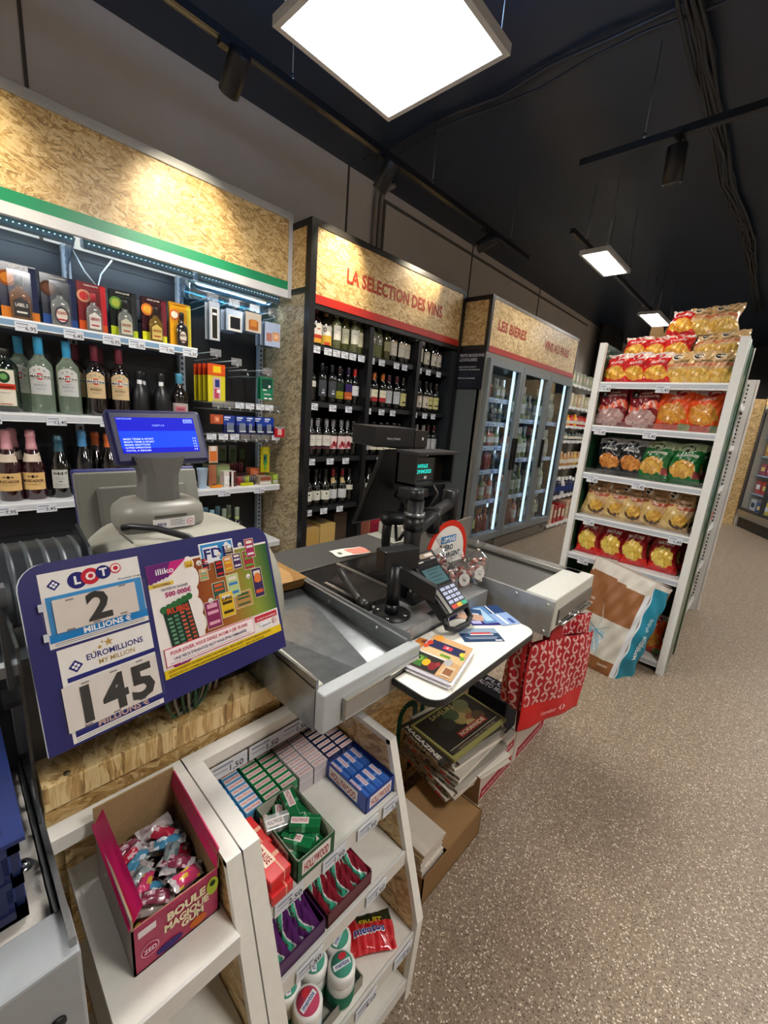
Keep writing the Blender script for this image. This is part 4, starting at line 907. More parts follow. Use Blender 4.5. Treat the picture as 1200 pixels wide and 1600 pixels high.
wine('juice_red', glass='#1a0f0c', cap='#b0402a', labs=((.02, .15, 1.25, '#ded8cc'), (.02, .05, 1.25, '#d9a03a'), (.05, .075, 1.25, '#b83a26')), texts=(('O', -.034, -.014, .125, .012, '#2a2a2c'), ('#', -.008, .02, .11, .006, '#8a3a2a')), r=.045, h=.27, sh=.58)
wine('juice_yellow', glass='#1a130c', cap='#c08a52', labs=((.02, .15, 1.25, '#dcd6c8'), (.02, .085, 1.25, '#d0aa3c'), (.02, .04, .5, '#c4492a')), texts=(('O', -.034, -.010, .122, .015, '#2a2a2c'), ('O', -.028, -.016, .122, .008, '#dcd6c8')), r=.045, h=.27, sh=.58)
wine('orange_neck', cap='#c9502a', labs=((.05, .075, 1.1, '#b8b4a8'),), texts=())
DESC = dict(red_white='dark bottle with plain off-white label and grey cap', pink_art='bottle with pink figure label and grey cap', grey_tall='black bottle with tall dark grey label', yellow_low='dark bottle with yellow lower label',
  orange_low='dark bottle with orange lower label', red_cap='red-capped bottle with pale label', ivory_red='bottle with ivory and red label, amber cap', grey_big='dark bottle with large grey label', pale_yellow='dark bottle with pale yellow label',
  castle='dark bottle with cream red-striped label', bordeaux_pair='bottle with cream label under gold band', black_dot='burgundy bottle, cream label with black dot', crest_label='burgundy bottle with collar and grey label', short_label='black bottle with small cream label',
  white_hi='white wine bottle with white label', cream_green='olive bottle with cream label', olive='olive bottle with dull label', clear_fig='clear bottle with dark figured label', claret='dark bottle with tall beige label',
  juice_red='wide bottle, white red-yellow label, red cap', juice_yellow='wide bottle with white-yellow label, tan cap', orange_neck='dark bottle with orange neck')
RACK = [
 (1.881, 'top', [('left', [('juice_red', 1.955), ('juice_yellow', 2.055), ('white_hi', 2.145), ('cream_green', 2.235), ('white_hi', 2.325), ('cream_green', 2.385)]),
          ('middle', [('clear_fig', 2.52), ('clear_fig', 2.605), ('olive', 2.69), ('claret', 2.785), ('claret', 2.88), ('claret', 2.96)]),
          ('right', [('claret', 3.13), ('castle', 3.245), ('castle', 3.34), ('castle', 3.43)])]),
 (1.491, 'second', [('left', [('short_label', 1.93), ('grey_tall', 2.04), ('grey_tall', 2.125), ('yellow_low', 2.21), ('orange_low', 2.29), ('red_cap', 2.37)]),
          ('middle', [('red_cap', 2.50), ('ivory_red', 2.59), ('ivory_red', 2.68), ('grey_big', 2.77), ('grey_big', 2.86), ('pale_yellow', 2.96)]),
          ('right', [('pale_yellow', 3.10), ('castle', 3.19), ('castle', 3.275), ('pale_yellow', 3.36), ('pale_yellow', 3.44)])]),
 (1.091, 'third', [('left', [('red_white', 1.945), ('red_white', 2.02), ('red_white', 2.095), ('pink_art', 2.17), ('pink_art', 2.245), ('pink_art', 2.32), ('short_label', 2.375)]),
          ('middle', [('grey_big', 2.52), ('bordeaux_pair', 2.62), ('bordeaux_pair', 2.70), ('bordeaux_pair', 2.79), ('bordeaux_pair', 2.87), ('short_label', 2.95)]),
          ('right', [('short_label', 3.12), ('red_white', 3.21), ('red_white', 3.30), ('grey_big', 3.39), ('grey_big', 3.47)])]),
 (.701, 'fourth', [('left', [('black_dot', 1.935), ('black_dot', 2.022), ('black_dot', 2.108), ('crest_label', 2.195), ('crest_label', 2.285), ('short_label', 2.37)]),
          ('middle', [('orange_neck', 2.51), ('short_label', 2.60), ('short_label', 2.69), ('crest_label', 2.78), ('short_label', 2.87)]),
          ('right', [('black_dot', 3.13), ('black_dot', 3.22), ('red_white', 3.31)])])]
for z, rn, bays in RACK:
    for bay, items in bays:
        for k, (key, y) in enumerate(items):
            short = ' '.join(DESC[key].replace(',', '').split()[:7])
            spawn(key, (-2.585-.012*(k % 2), y, z), '%s, %s from left, %s bay, %s rack shelf' % (short, ORD[k], bay, rn), random.Random(k*7+int(y*100)).uniform(-.12, .12))
# second row behind, where necks show between
k2 = 0
for (z, rn, bays), key in zip(RACK, ('olive', 'short_label', 'short_label', 'black_dot')):
    for bay, items in bays:
        for k in range(3):
            y = items[min(k*2, len(items)-1)][1]+.03
            spawn(key, (-2.70, y, z), 'dark bottle half hidden in the back row, %s from left, %s bay, %s rack shelf' % (ORD[k], bay, rn), group='hidden back row bottles')
# cartons at the bottom of the rack
def carton(a, b, col, label, strip, name='wine_carton', grp='wine cartons under the rack'):
    t = thing(name, label, 'carton', ((a[0]+b[0])/2, (a[1]+b[1])/2, a[2]), group=grp)
    m = MB(); m.box(a, b, CARD, col); m.box((b[0], a[1]+.01, a[2]+(b[2]-a[2])*.55), (b[0]+.0008, b[1]-.01, b[2]-.03), PAPER, strip[0]); m.box((b[0], a[1]+.02, a[2]+.03), (b[0]+.0008, (a[1]+b[1])/2, a[2]+.05), PAPER, strip[1]); m.build('box', t, bevel=.002)
    m = MB(); cx = (a[0]+b[0])/2; m.box((cx-.02, a[1], b[2]), (cx+.02, b[1], b[2]+.0007), GLOSS, '#b3a07c'); m.box((a[0]+.05, a[1]+.03, b[2]+.0007), (b[0]-.05, a[1]+.12, b[2]+.0012), PAPER, strip[2]); m.build('tape', t)
carton((-2.84, 1.885, .081), (-2.55, 2.045, .53), '#b99a5c', 'tan wine carton at the left foot of the rack, pink print on top', ('#b89450', '#5a3a2c', '#c89aa0'))
carton((-2.84, 2.055, .081), (-2.55, 2.21, .545), '#bfa262', 'tan wine carton standing right of the pink-topped one in the rack foot', ('#c0a060', '#3c2a20', '#8a7a58'))
carton((-2.86, 2.25, .081), (-2.62, 2.40, .60), '#4a3c30', 'dark brown carton beside the left rack divider', ('#54463a', '#2c241e', '#3a3028'))
carton((-2.84, 2.48, .081), (-2.55, 2.62, .62), '#a8805c', 'brown carton just right of the left rack divider', ('#8a5040', '#c9a070', '#b08860'))
carton((-2.84, 2.64, .081), (-2.55, 2.98, .50), '#a3283e', 'crimson carton in the middle foot of the rack', ('#8a1c34', '#d8b0a0', '#b84a5a'))
carton((-2.84, 3.08, .081), (-2.58, 3.48, .45), '#8a7a5c', 'brown carton in the right foot of the rack', ('#7a6a4c', '#4a3c2c', '#9a8a68'))

# ---- spirits on the left wall shelves
GS1 = 'aperitif bottles on the middle shelf'; GS3 = 'sparkling wine bottles on the third shelf'
def sqp(r, h, sh, nr, nk): return [(r*.95, 0), (r, .008), (r, h*sh), (r*.92, h*(sh+.05)), (r*.62, h*(sh+.10)), (nr*1.1, h*nk), (nr, h*(nk+.03)), (nr, h*.9), (nr, h)]
def martini(key, glass, mat, cap, lab, word, wcol):
    proto_bottle(key, 'aperitif_bottle', 'bottle', GS1, sqp(.052, .375, .62, .0165, .78), glass, mat, (capp(.0172, .292, .375), cap),
        ((.095, .235, .92, lab, .022),), (('O', -.026, -.014, .212, .006, '#a8a296'), ('O', -.006, .006, .219, .006, '#a8a296'), ('O', .014, .026, .212, .006, '#a8a296'),
        ('O', -.017, .017, .183, .0165, '#c8202c'), ('#', -.046, .046, .174, .018, '#f1efe9'), ('MARTINI', -.043, .043, .176, .0135, '#121214'), (word, -.026, .026, .136, .012, wcol), ('#', -.012, .012, .155, .0015, '#555'), ('#', -.02, .02, .124, .0015, '#8a8a88'), ('#', -.02, .02, .119, .0015, '#8a8a88')))
martini('bianco', '#cfe4cf', PALEG, '#3aa0d0', '#c9cccb', 'BIANCO', '#8a9096')
martini('rosso', '#140c0c', BOTTLE, '#6a2434', '#d6bb90', 'ROSSO', '#3a2a20')
zs = 1.3125
spawn('bianco', (-2.86, .424, zs), 'clear green vermouth bottle with blue cap, beside the herbal liqueur')
spawn('bianco', (-2.86, .540, zs), 'clear green vermouth bottle with blue cap, next to the dark red-capped pair')
spawn('rosso', (-2.86, .665, zs), 'dark vermouth bottle with beige label, beside the clear blue-capped bottles')
spawn('rosso', (-2.86, .783, zs), 'dark vermouth bottle with beige label, just above the blue till screen')
spawn('rosso', (-2.985, .60, zs), 'dark vermouth bottle in the second row, behind the beige-labelled pair, left')
spawn('rosso', (-2.985, .72, zs), 'dark vermouth bottle in the second row, behind the beige-labelled pair, right')
spawn('bianco', (-2.985, .36, zs), 'clear green vermouth bottle in the second row, behind the liqueur')
proto_bottle('liqueur', 'liqueur_bottle', 'bottle', GS1, [(.048, 0), (.052, .006), (.052, .215), (.045, .235), (.022, .255), (.019, .262), (.019, .30)], '#0c1610', BOTTLE, (capp(.020, .265, .30), '#1c1c1a'),
    ((.025, .205, .88, '#3d5a36'), (.030, .200, .80, '#e2dccb')), (('O', -.024, .024, .165, .028, '#1f3d22'), ('O', -.014, .014, .167, .015, '#6aa05a'), ('#', -.044, .044, .108, .026, '#d2391f'), ('Jägermeister', -.036, .036, .114, .013, '#1a1a14'), ('#', -.02, .02, .09, .002, '#777'), ('#', -.024, .024, .036, .004, '#b8403a')), n=20)
spawn('liqueur', (-2.86, .285, zs), 'dark green herbal liqueur bottle with orange-banded label, far left of the middle shelf')
proto_bottle('port', 'port_bottle', 'bottle', GS1, [(.046, 0), (.050, .008), (.050, .10), (.047, .14), (.034, .175), (.018, .20), (.017, .215), (.017, .265)], '#16171a', SATIN, (capp(.018, .225, .268), '#1d1e22'),
    ((.195, .218, .8, '#d9dce0'),), (), n=20)
spawn('port', (-2.86, .885, zs), 'matt black port bottle with white neck seal, left one of the front pair'); spawn('port', (-2.86, 1.005, zs), 'matt black port bottle with white neck seal, right one of the front pair')
spawn('port', (-2.98, .84, zs), 'matt black port bottle behind, leftmost of the second row'); spawn('port', (-2.98, .945, zs), 'matt black port bottle behind, between the front pair')
m = MB()
for y in (.885, 1.005):
    pass
proto_bottle('creole', 'liqueur_bottle', 'bottle', GS1, [(.045, 0), (.048, .008), (.048, .14), (.042, .165), (.022, .195), (.018, .21), (.018, .275)], '#14100f', BOTTLE, (capp(.019, .22, .28), '#4a8fb0'),
    ((.035, .10, 1.2, '#b8aaa8'),), (('#', -.03, .03, .045, .035, '#c06a78'), ('#', -.02, .02, .06, .006, '#6a2030')), n=20)
spawn('creole', (-2.86, 1.115, zs), 'dark bottle with blue cap and pink label at the right end of the middle shelf')

def champ(r=.046, h=.335): return [(r*.92, 0), (r, .008), (r, h*.42), (r*.95, h*.50), (r*.70, h*.62), (.024, h*.74), (.018, h*.84), (.0175, h*.9), (.021, h*.91), (.021, h*.93), (.018, h*.94), (.018, h)]
def foil(h, z0, flare=0.): return [(.025+flare, z0), (.0245, z0+.001), (.0205, h*.84), (.020, h*.9), (.023, h*.915), (.023, h*.935), (.021, h*.95), (.0205, h*.985), (.015, h+.002)]
proto_bottle('muscador', 'sparkling_bottle', 'bottle', GS3, champ(.05, .36), '#2c0710', BOTTLE, (foil(.36, .262, .004), '#c48a92', FOIL), ((.20, .238, 1.3, '#d9c9b6', -.012), (.055, .145, 1.15, '#e0ba7a'),), (('O', -.007, .007, .125, .008, '#3a2418'), ('#', -.022, -.010, .122, .007, '#7a5a3a'), ('#', .010, .022, .122, .007, '#7a5a3a'), ('MUSCADOR', -.045, .045, .096, .014, '#4a2e22'), ('#', -.03, .03, .084, .002, '#8a6a4a')))
proto_bottle('kimert', 'sparkling_bottle', 'bottle', GS3, champ(.05, .335), '#0b0f0c', BOTTLE, (foil(.335, .24), '#1f4a5c', FOIL), ((.055, .155, .75, '#c3c4be'),), (('KIMERT', -.028, .028, .13, .010, '#3c3e40'), ('#', -.02, .02, .112, .0015, '#77797a'), ('#', -.02, .02, .104, .0015, '#77797a'), ('#', -.006, .010, .09, .004, '#333'), ('#', -.028, .028, .074, .0015, '#888'), ('#', -.028, .028, .068, .0015, '#888')))
proto_bottle('azur', 'sparkling_bottle', 'bottle', GS3, champ(.05, .365), '#080b12', BOTTLE, (foil(.365, .255), '#3f7fae', FOIL), ((.05, .14, 1.2, '#141a2e'),), (('ARTEAZ', -.026, .026, .09, .012, '#b8bcc8'), ('O', -.004, .004, .115, .008, '#9aa0b0')))
proto_bottle('mionetto', 'sparkling_bottle', 'bottle', GS3, champ(.05, .35), '#0c0a09', BOTTLE, (foil(.35, .215, .010), '#c9622c', FOIL), ((.055, .12, 1.25, '#e0641a', -.02),), (('Mionetto', -.034, .03, .078, .014, '#3a1608'),))
proto_bottle('rhum', 'rum_bottle', 'bottle', GS3, [(.046, 0), (.050, .008), (.050, .15), (.043, .18), (.022, .20), (.019, .21), (.019, .26)], '#12100f', BOTTLE, (capp(.020, .215, .262), '#171717'), ((.04, .10, 1.1, '#54524c'), (.045, .095, 1.05, '#3a3834')), (('#', -.03, .03, .07, .004, '#8a8880'),))
z3 = .8625
for key, x, y, lb in (('muscador', -2.85, .255, 'rose sparkling bottle with pink foil and apricot label, leftmost at the picture edge'), ('muscador', -2.85, .352, 'rose sparkling bottle with pink foil and apricot label, next to the white-labelled bottle'),
    ('muscador', -2.955, .29, 'rose sparkling bottle behind the two front pink-foiled ones'), ('kimert', -2.85, .465, 'dark sparkling bottle with teal foil and white label'), ('azur', -2.85, .575, 'dark sparkling bottle with blue foil and navy label'),
    ('mionetto', -2.85, .70, 'sparkling bottle with orange foil and orange label, nearest the till screen'), ('mionetto', -2.955, .66, 'orange-foiled sparkling bottle peeking out from behind, left'), ('mionetto', -2.955, .79, 'orange-foiled sparkling bottle standing behind the till screen'), ('mionetto', -2.85, .83, 'orange-foiled sparkling bottle hidden by the till screen neck'),
    ('rhum', -2.86, 1.03, 'dark rum bottle with black label, right of the till screen neck'), ('rhum', -2.86, 1.14, 'dark rum bottle with black label, beside the white plastic cup')):
    spawn(key, (x, y, z3), lb)
# lower row of blue-capped bottles seen below the third bay
proto_bottle('bluecap', 'sparkling_bottle', 'bottle', 'bottles on the low shelf', wp(.036, .27, .52), '#0a1210', BOTTLE, (capp(.015, .205, .27), '#6fa0b4', FOIL), ((.05, .11, 1.1, '#8a9088'),))
proto_bottle('greencap', 'sparkling_bottle', 'bottle', 'bottles on the low shelf', wp(.036, .27, .52), '#0a1210', BOTTLE, (capp(.015, .20, .27), '#8a9a88', FOIL), ((.05, .11, 1.1, '#8a9088'), (.182, .205, 2., '#a8b86a')))
for i, (x, y) in enumerate(((-2.93, 1.21), (-2.85, 1.225), (-2.93, 1.30), (-2.85, 1.31), (-2.93, 1.39))): spawn('bluecap', (x, y, .4205), 'blue-capped bottle on the low shelf, %s from left' % ORD[i])
for i, (x, y) in enumerate(((-2.93, 1.475), (-2.85, 1.40), (-2.85, 1.50))): spawn('greencap', (x, y, .4205), 'bottle with green neck band on the low shelf, %s from left' % ORD[i])

# ---- flask gift packs on the top shelf
def gift(y, w, h, card, side, gcol, gmat, lab, word, wcol, label, name='spirit_gift_pack', accent=None, low=None, oval=False, x=-2.855, top='#e8e4dc'):
    z = 1.756; t = thing(name, label, 'gift pack', (x, y, z), group='flask gift packs on the top shelf')
    m = MB(); m.box((x-.035, y-w/2, z), (x-.008, y+w/2, z+h), GLOSS, card); f = x-.0075
    m.box((f, y+w*.30, z), (f+.001, y+w*.5, z+h*.98), PAPER, side)
    if accent: m.ell((f+.002, y-w*.28, z+h*.72), Y, Z, w*.24, w*.24, PAPER, accent[0]); m.ell((f+.003, y-w*.28, z+h*.72), Y, Z, w*.16, w*.16, PAPER, accent[1])
    if low: m.box((f, y-w*.5, z), (f+.0012, y-w*.24, z+h*.22), PAPER, low); m.box((f, y+w*.24, z), (f+.0015, y+w*.5, z+h*.18), PAPER, low)
    m.text(word if word else 'x', (f+.002, y-w*.02, z+h*.93), Y, Z, h*.03, PAPER, top, .01, w=w*.5); m.build('card', t, bevel=.002)
    m = MB(); m.box((x-.008, y-w*.30, z+h*.0), (x+.034, y+w*.30, z+h*.86), FILM, '#fff'); m.build('clear_blister', t)
    fh = h*.78; fw = w*.27; fx = x+.012
    T = Matrix.Diagonal((.42, 1, 1, 1)); m = MB()
    m.lathe([(fw, 0), (fw*1.03, .006), (fw*1.03, fh*.52), (fw*.85, fh*.62), (fw*.40, fh*.70), (fw*.34, fh*.74), (fw*.34, fh*.80)], gmat, gcol, (fx, y, z+.001), 20, T); fl = m.build('flask', t)
    m = MB(); m.lathe([(fw*.38, fh*.78), (fw*.38, fh*.97), (fw*.36, fh)], SATIN, '#1d1b1c' if card != '#7a1a22' else '#c2283a', (fx, y, z+.001), 16, Matrix.Diagonal((.8, 1, 1, 1))); m.build('cap', t)
    m = MB(); lx = fx+fw*.43+.0006
    if oval: m.ell((lx, y, z+fh*.28), Y, Z, fw*.72, fh*.22, PAPER, lab, 24); m.ell((lx+.0008, y, z+fh*.28), Y, Z, fw*.60, fh*.17, PAPER, '#e8e0d4', 24)
    else: m.prism([(lx, y-fw*.75, z+fh*.08), (lx, y+fw*.75, z+fh*.08), (lx, y+fw*.75, z+fh*.42), (lx, y, z+fh*.52), (lx, y-fw*.75, z+fh*.42)], (.0006, 0, 0), PAPER, lab)
    parts_ = word.split(' ')
    m.text(word, (lx+.002, y, z+fh*.30), Y, Z, fh*.075, PAPER, wcol, .02, w=fw*1.2 if len(word) > 3 else fw*.6)
    m.quad((lx+.0018, y-fw*.5, z+fh*.15), (lx+.0018, y+fw*.5, z+fh*.15), (lx+.0018, y+fw*.5, z+fh*.19), (lx+.0018, y-fw*.5, z+fh*.19), PAPER, wcol); m.build('label', t)
gift(.372, .145, .255, '#1a1f3a', '#232a4a', '#a05a1c', AMBERG, '#15151a', 'LABEL 5', '#eeeae0', 'navy gift pack with amber whisky flask and black label, leftmost on the top shelf', accent=('#8a4a1c', '#c87a2a'), low='#d07a2a')
gift(.215, .14, .25, '#20182a', '#3a2430', '#8a4a1c', AMBERG, '#6a1c1c', 'SCOTCH', '#eeeae0', 'dark gift pack with whisky flask cut off by the left picture edge', low='#b85a1a')
gift(.530, .145, .245, '#141a30', '#202a4c', '#dfe6ea', CLEARB, '#1c2040', 'POLIAKOV', '#b02028', 'dark blue gift pack with clear vodka flask and round emblem', accent=('#4a3024', '#6a4434'), low='#2a4a8a', oval=True)
gift(.675, .13, .245, '#7a1a22', '#b8242e', '#e0e6e6', CLEARB, '#e8e4de', "GIBSON'S", '#a8242c', 'red gift pack with clear gin flask', accent=('#d8a080', '#c83a3a'), low='#c8501e')
gift(.825, .135, .245, '#12191a', '#1e2428', '#e0e8e4', CLEARB, '#c9cbb4', 'SAN JOSE', '#a03a2c', 'black gift pack with clear rum flask and lime picture', accent=('#5a8a3a', '#a8b84a'), low='#a8b81e')
gift(.985, .135, .245, '#35141c', '#6a1a2a', '#d8b040', GOLDG, '#d9c26a', 'SAN JOSE', '#a03a2c', 'maroon gift pack with golden tequila flask', accent=('#d8762a', '#e8b040'), low='#c8c81e')
gift(1.135, .125, .25, '#d89a1c', '#c8b83a', '#1c0f0c', BOTTLE, '#1a1414', 'NEGRITA', '#5a1c1c', 'yellow gift box with black rum flask and oval label, right end of the top shelf', accent=('#c8602a', '#e8e0d0'), oval=True, top='#7a3a14')

# ---- third bay: hanging packs, batteries, small goods
def hang_pack(name, label, c, w, h, n, step, col, paint, cat='pack', group=None):
    """n cards one behind another on a hook; the front one gets the print"""
    for k in range(n):
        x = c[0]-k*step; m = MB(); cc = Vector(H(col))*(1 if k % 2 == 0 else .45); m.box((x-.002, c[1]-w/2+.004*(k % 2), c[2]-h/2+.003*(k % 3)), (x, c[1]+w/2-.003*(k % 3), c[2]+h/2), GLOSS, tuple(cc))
        if col == '#d8cc2a': m.box((x-.0022, c[1]-w/2+.004*(k % 2)-.0004, c[2]+h*.2), (x+.0003, c[1]+w/2, c[2]+h/2+.0004), GLOSS, '#c8441e' if k % 2 == 0 else '#7a1c18')
        if k == 0: paint(m, x+.0005, c[1], c[2], w, h)
        lb = label if k == 0 else '%s, %s card behind the front one' % (' '.join(label.split()[:8]), ORD[k])
        tag(m.build(name, loc=(x, c[1], c[2]), bevel=.0015), lb, cat, group)
def P_(m, x, y, z, w, h, rects):
    for k, (u0, u1, v0, v1, c) in enumerate(rects): m.box((x, y+(u0-.5)*w, z+(v0-.5)*h), (x+.0006+.0003*k, y+(u1-.5)*w, z+(v1-.5)*h), PAPER, c)
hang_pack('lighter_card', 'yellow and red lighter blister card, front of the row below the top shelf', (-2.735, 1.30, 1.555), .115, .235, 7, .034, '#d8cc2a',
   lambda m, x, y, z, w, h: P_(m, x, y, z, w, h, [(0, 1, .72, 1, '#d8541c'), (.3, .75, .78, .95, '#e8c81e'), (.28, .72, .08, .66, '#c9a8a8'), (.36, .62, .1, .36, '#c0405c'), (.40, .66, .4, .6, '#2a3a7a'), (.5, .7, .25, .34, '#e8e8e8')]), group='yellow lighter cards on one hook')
hang_pack('green_card', 'green blister card of elastic cord, hanging at the strand board panel', (-2.715, 1.652, 1.555), .10, .155, 3, .02, '#1c7a58',
   lambda m, x, y, z, w, h: P_(m, x, y, z, w, h, [(.1, .9, .5, .92, '#123c30'), (.2, .5, .42, .46, '#e8f0ec'), (.3, .8, .24, .27, '#d0e0d8'), (.3, .55, .05, .10, '#f0f0f0'), (.65, .9, .05, .10, '#f0f0f0'), (.62, .78, .55, .66, '#e8e8e8')]), group='green cards on one hook')
def bag_pack(y, z, w, h, cfront, crect, label, tilt=0, x=-2.73, n=4, step=.03, col='#9fb4d0'):
    hang_pack('hanging_pack', label, (x, y, z), w, h, n, step, col, lambda m, X_, Y_, Z_, w_, h_: P_(m, X_, Y_, Z_, w_, h_, crect), group=label.split(' hanging')[0]+' packs')
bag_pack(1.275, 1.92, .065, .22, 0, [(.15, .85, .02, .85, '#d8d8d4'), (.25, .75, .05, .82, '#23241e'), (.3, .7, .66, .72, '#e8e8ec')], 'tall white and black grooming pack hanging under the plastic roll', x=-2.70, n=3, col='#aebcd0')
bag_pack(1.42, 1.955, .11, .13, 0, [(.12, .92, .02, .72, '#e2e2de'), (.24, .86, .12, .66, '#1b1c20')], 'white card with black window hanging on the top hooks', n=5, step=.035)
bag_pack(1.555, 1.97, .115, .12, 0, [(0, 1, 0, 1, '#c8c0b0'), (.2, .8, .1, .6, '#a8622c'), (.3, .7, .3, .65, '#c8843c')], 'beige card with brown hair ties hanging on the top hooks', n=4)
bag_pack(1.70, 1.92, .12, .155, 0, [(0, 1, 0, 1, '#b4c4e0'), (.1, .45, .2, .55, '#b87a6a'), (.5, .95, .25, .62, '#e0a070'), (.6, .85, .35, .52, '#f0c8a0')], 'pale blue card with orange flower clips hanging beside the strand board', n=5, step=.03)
for k, (y, c) in enumerate(((1.375, 4), (1.463, 4), (1.535, 2), (1.60, 3), (1.675, 3))):
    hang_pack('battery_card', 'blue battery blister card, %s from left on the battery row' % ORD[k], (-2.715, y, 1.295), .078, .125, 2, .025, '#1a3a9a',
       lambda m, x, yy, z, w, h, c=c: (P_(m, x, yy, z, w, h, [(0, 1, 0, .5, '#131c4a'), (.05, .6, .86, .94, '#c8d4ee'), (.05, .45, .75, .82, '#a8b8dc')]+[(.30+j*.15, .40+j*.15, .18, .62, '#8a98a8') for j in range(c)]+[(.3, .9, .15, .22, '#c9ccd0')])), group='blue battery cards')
hang_pack('orange_card', 'small orange and red card hanging right beside the blue till screen', (-2.705, 1.285, 1.33), .085, .06, 2, .02, '#a84a28', lambda m, x, y, z, w, h: P_(m, x, y, z, w, h, [(.3, .7, .2, .8, '#c87048'), (.42, .6, .35, .65, '#e0a080')]))
hang_pack('red_card', 'red razor blister card at the right end of the battery row', (-2.70, 1.755, 1.26), .085, .075, 2, .02, '#b01c28', lambda m, x, y, z, w, h: P_(m, x, y, z, w, h, [(.3, .7, .2, .8, '#d8a8a4'), (0, 1, .85, 1, '#8a8e94')]))
hang_pack('yellow_card', 'yellow and green long blister card hanging by the strand board panel', (-2.80, 1.70, 1.045), .075, .19, 2, .02, '#b0a81e', lambda m, x, y, z, w, h: P_(m, x, y, z, w, h, [(.3, .7, .3, .7, '#1c6a4a'), (.4, .6, .1, .4, '#4a9a3a'), (.2, .8, .75, .98, '#c8c02a'), (.3, .5, .5, .62, '#1a1a2a')]))
hang_pack('toy_card', 'orange and white toy card hanging right of the till screen edge', (-2.72, 1.265, 1.10), .06, .11, 1, .02, '#c9a890', lambda m, x, y, z, w, h: P_(m, x, y, z, w, h, [(.1, .9, .1, .7, '#d07030'), (.2, .8, .7, 1, '#e0d8d0')]))
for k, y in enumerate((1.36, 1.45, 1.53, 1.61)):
    hang_pack('dark_card', 'dark green card at the back of the pegboard, %s from left' % ORD[k], (-2.97, y, 1.06), .06, .15, 1, .02, ('#24301e', '#1c2a1c', '#2c3a20', '#30281e')[k], lambda m, x, yy, z, w, h: P_(m, x, yy, z, w, h, [(.2, .8, .3, .8, '#3a4a2c')]))  # each card has its own dark tone
# plastic wrapped roll under the canopy
m = MB(); m.lathe([(.05, 0), (.06, .01), (.062, .3), (.058, .62), (.045, .64)], FROST, '#fff', (-2.93, 1.20, 2.115), 20, Matrix.Rotation(-PI/2, 4, 'X'), cap=True)
tag(m.build('plastic_roll', loc=(-2.93, 1.52, 2.05)), 'blue-tinted plastic wrapped roll lying under the canopy of the right bay', 'roll')
# small goods on the third shelf, right bay
def sbox(name, label, a, b, col, deco=(), cat='box', mat=GLOSS, bevel=.0015):
    m = MB(); m.box(a, b, mat, col)
    for (v0, v1, w0, w1, c) in deco: m.box((b[0], a[1]+(b[1]-a[1])*v0, a[2]+(b[2]-a[2])*w0), (b[0]+.0007, a[1]+(b[1]-a[1])*v1, a[2]+(b[2]-a[2])*w1), PAPER, c)
    return tag(m.build(name, loc=((a[0]+b[0])/2, (a[1]+b[1])/2, a[2]), bevel=bevel), label, cat)
m = MB(); m.lathe([(.022, 0), (.023, .002), (.036, .13), (.038, .132), (.038, .135), (.034, .134), (.021, .004)], SATIN, '#aec4dc', (-2.80, 1.225, z3), 18, cap=False); m.lathe([(.021, .001), (.021, .003)], SATIN, '#aec4dc', (-2.80, 1.225, z3), 18)
tag(m.build('plastic_cup', loc=(-2.80, 1.225, z3)), 'pale blue plastic cup on the shelf right of the dark rum bottles', 'cup')
sbox('tin_box', 'green and copper tin behind the white and maroon box', (-2.93, 1.285, z3), (-2.84, 1.44, z3+.15), '#6a6a4a', [(0, .35, 0, 1, '#a86a4a'), (.4, 1, .5, .9, '#7a8a5a')])
sbox('small_carton', 'white and maroon carton with barcode sticker on the right shelf', (-2.85, 1.365, z3), (-2.775, 1.455, z3+.11), '#d8d2cc', [(.42, .6, 0, .98, '#54302c'), (.78, 1, 0, .98, '#54302c'), (.05, .62, .2, .7, '#e8e8e4')])
m = MB(); obox(m, (-2.80, 1.275, z3+.001), (0, .075, -.0), (.03, 0, 0), (0, 0, .018), GLOSS, '#e08a1c'); obox(m, (-2.798, 1.285, z3+.019), (0, .03, 0), (.02, 0, 0), (0, 0, .004), GLOSS, '#2a2a2a')
tag(m.build('cutter', loc=(-2.80, 1.3, z3), bevel=.003), 'orange and black cutter lying before the tin box', 'cutter')
LC = ['#8a2430', '#a82a34', '#7a3a44', '#5a5a40', '#8a8a2c', '#a0a82c', '#3a4a40', '#4a3a3a', '#30343a']
for k in range(9):
    y = 1.478+k*.0165; m = MB(); c = LC[k]
    m.lathe([(.0075, 0), (.0075, .058)], GLOSS, c, (-2.80, y, z3), 10); m.lathe([(.0078, .058), (.0078, .066), (.006, .072)], CHROME, '#d8d8d8', (-2.80, y, z3), 10)
    m.box((-2.806, y-.005, z3+.066), (-2.79, y+.005, z3+.072), GLOSS, c); tag(m.build('lighter', loc=(-2.80, y, z3)), '%s pocket lighter, %s from left in the upright row' % (('dark red', 'red', 'wine', 'olive', 'mustard', 'lime', 'dark green', 'brown', 'black')[k], ORD[k]), 'lighter', 'lighters on the third shelf')
for k in range(8):
    y = 1.43+k*.019; m = MB(); c = ('#4a1a22', '#54202a', '#3a1a20')[k % 3]
    m.lathe([(.008, 0), (.008, .066), (.006, .072)], GLOSS, c, (-2.90, y, z3+.08), 10)
    tag(m.build('lighter', loc=(-2.90, y, z3+.08)), 'dark red lighter in the raised tray behind, %s from left' % ORD[k], 'lighter', 'lighters in the raised tray')
sbox('lighter_tray', 'dark display tray holding the raised lighters', (-2.93, 1.42, z3), (-2.87, 1.60, z3+.079), '#2c1c1c', cat='tray')
sbox('yellow_tray', 'low yellow tray in front of the lighters', (-2.785, 1.49, z3), (-2.765, 1.585, z3+.022), '#b8b81e', cat='tray')
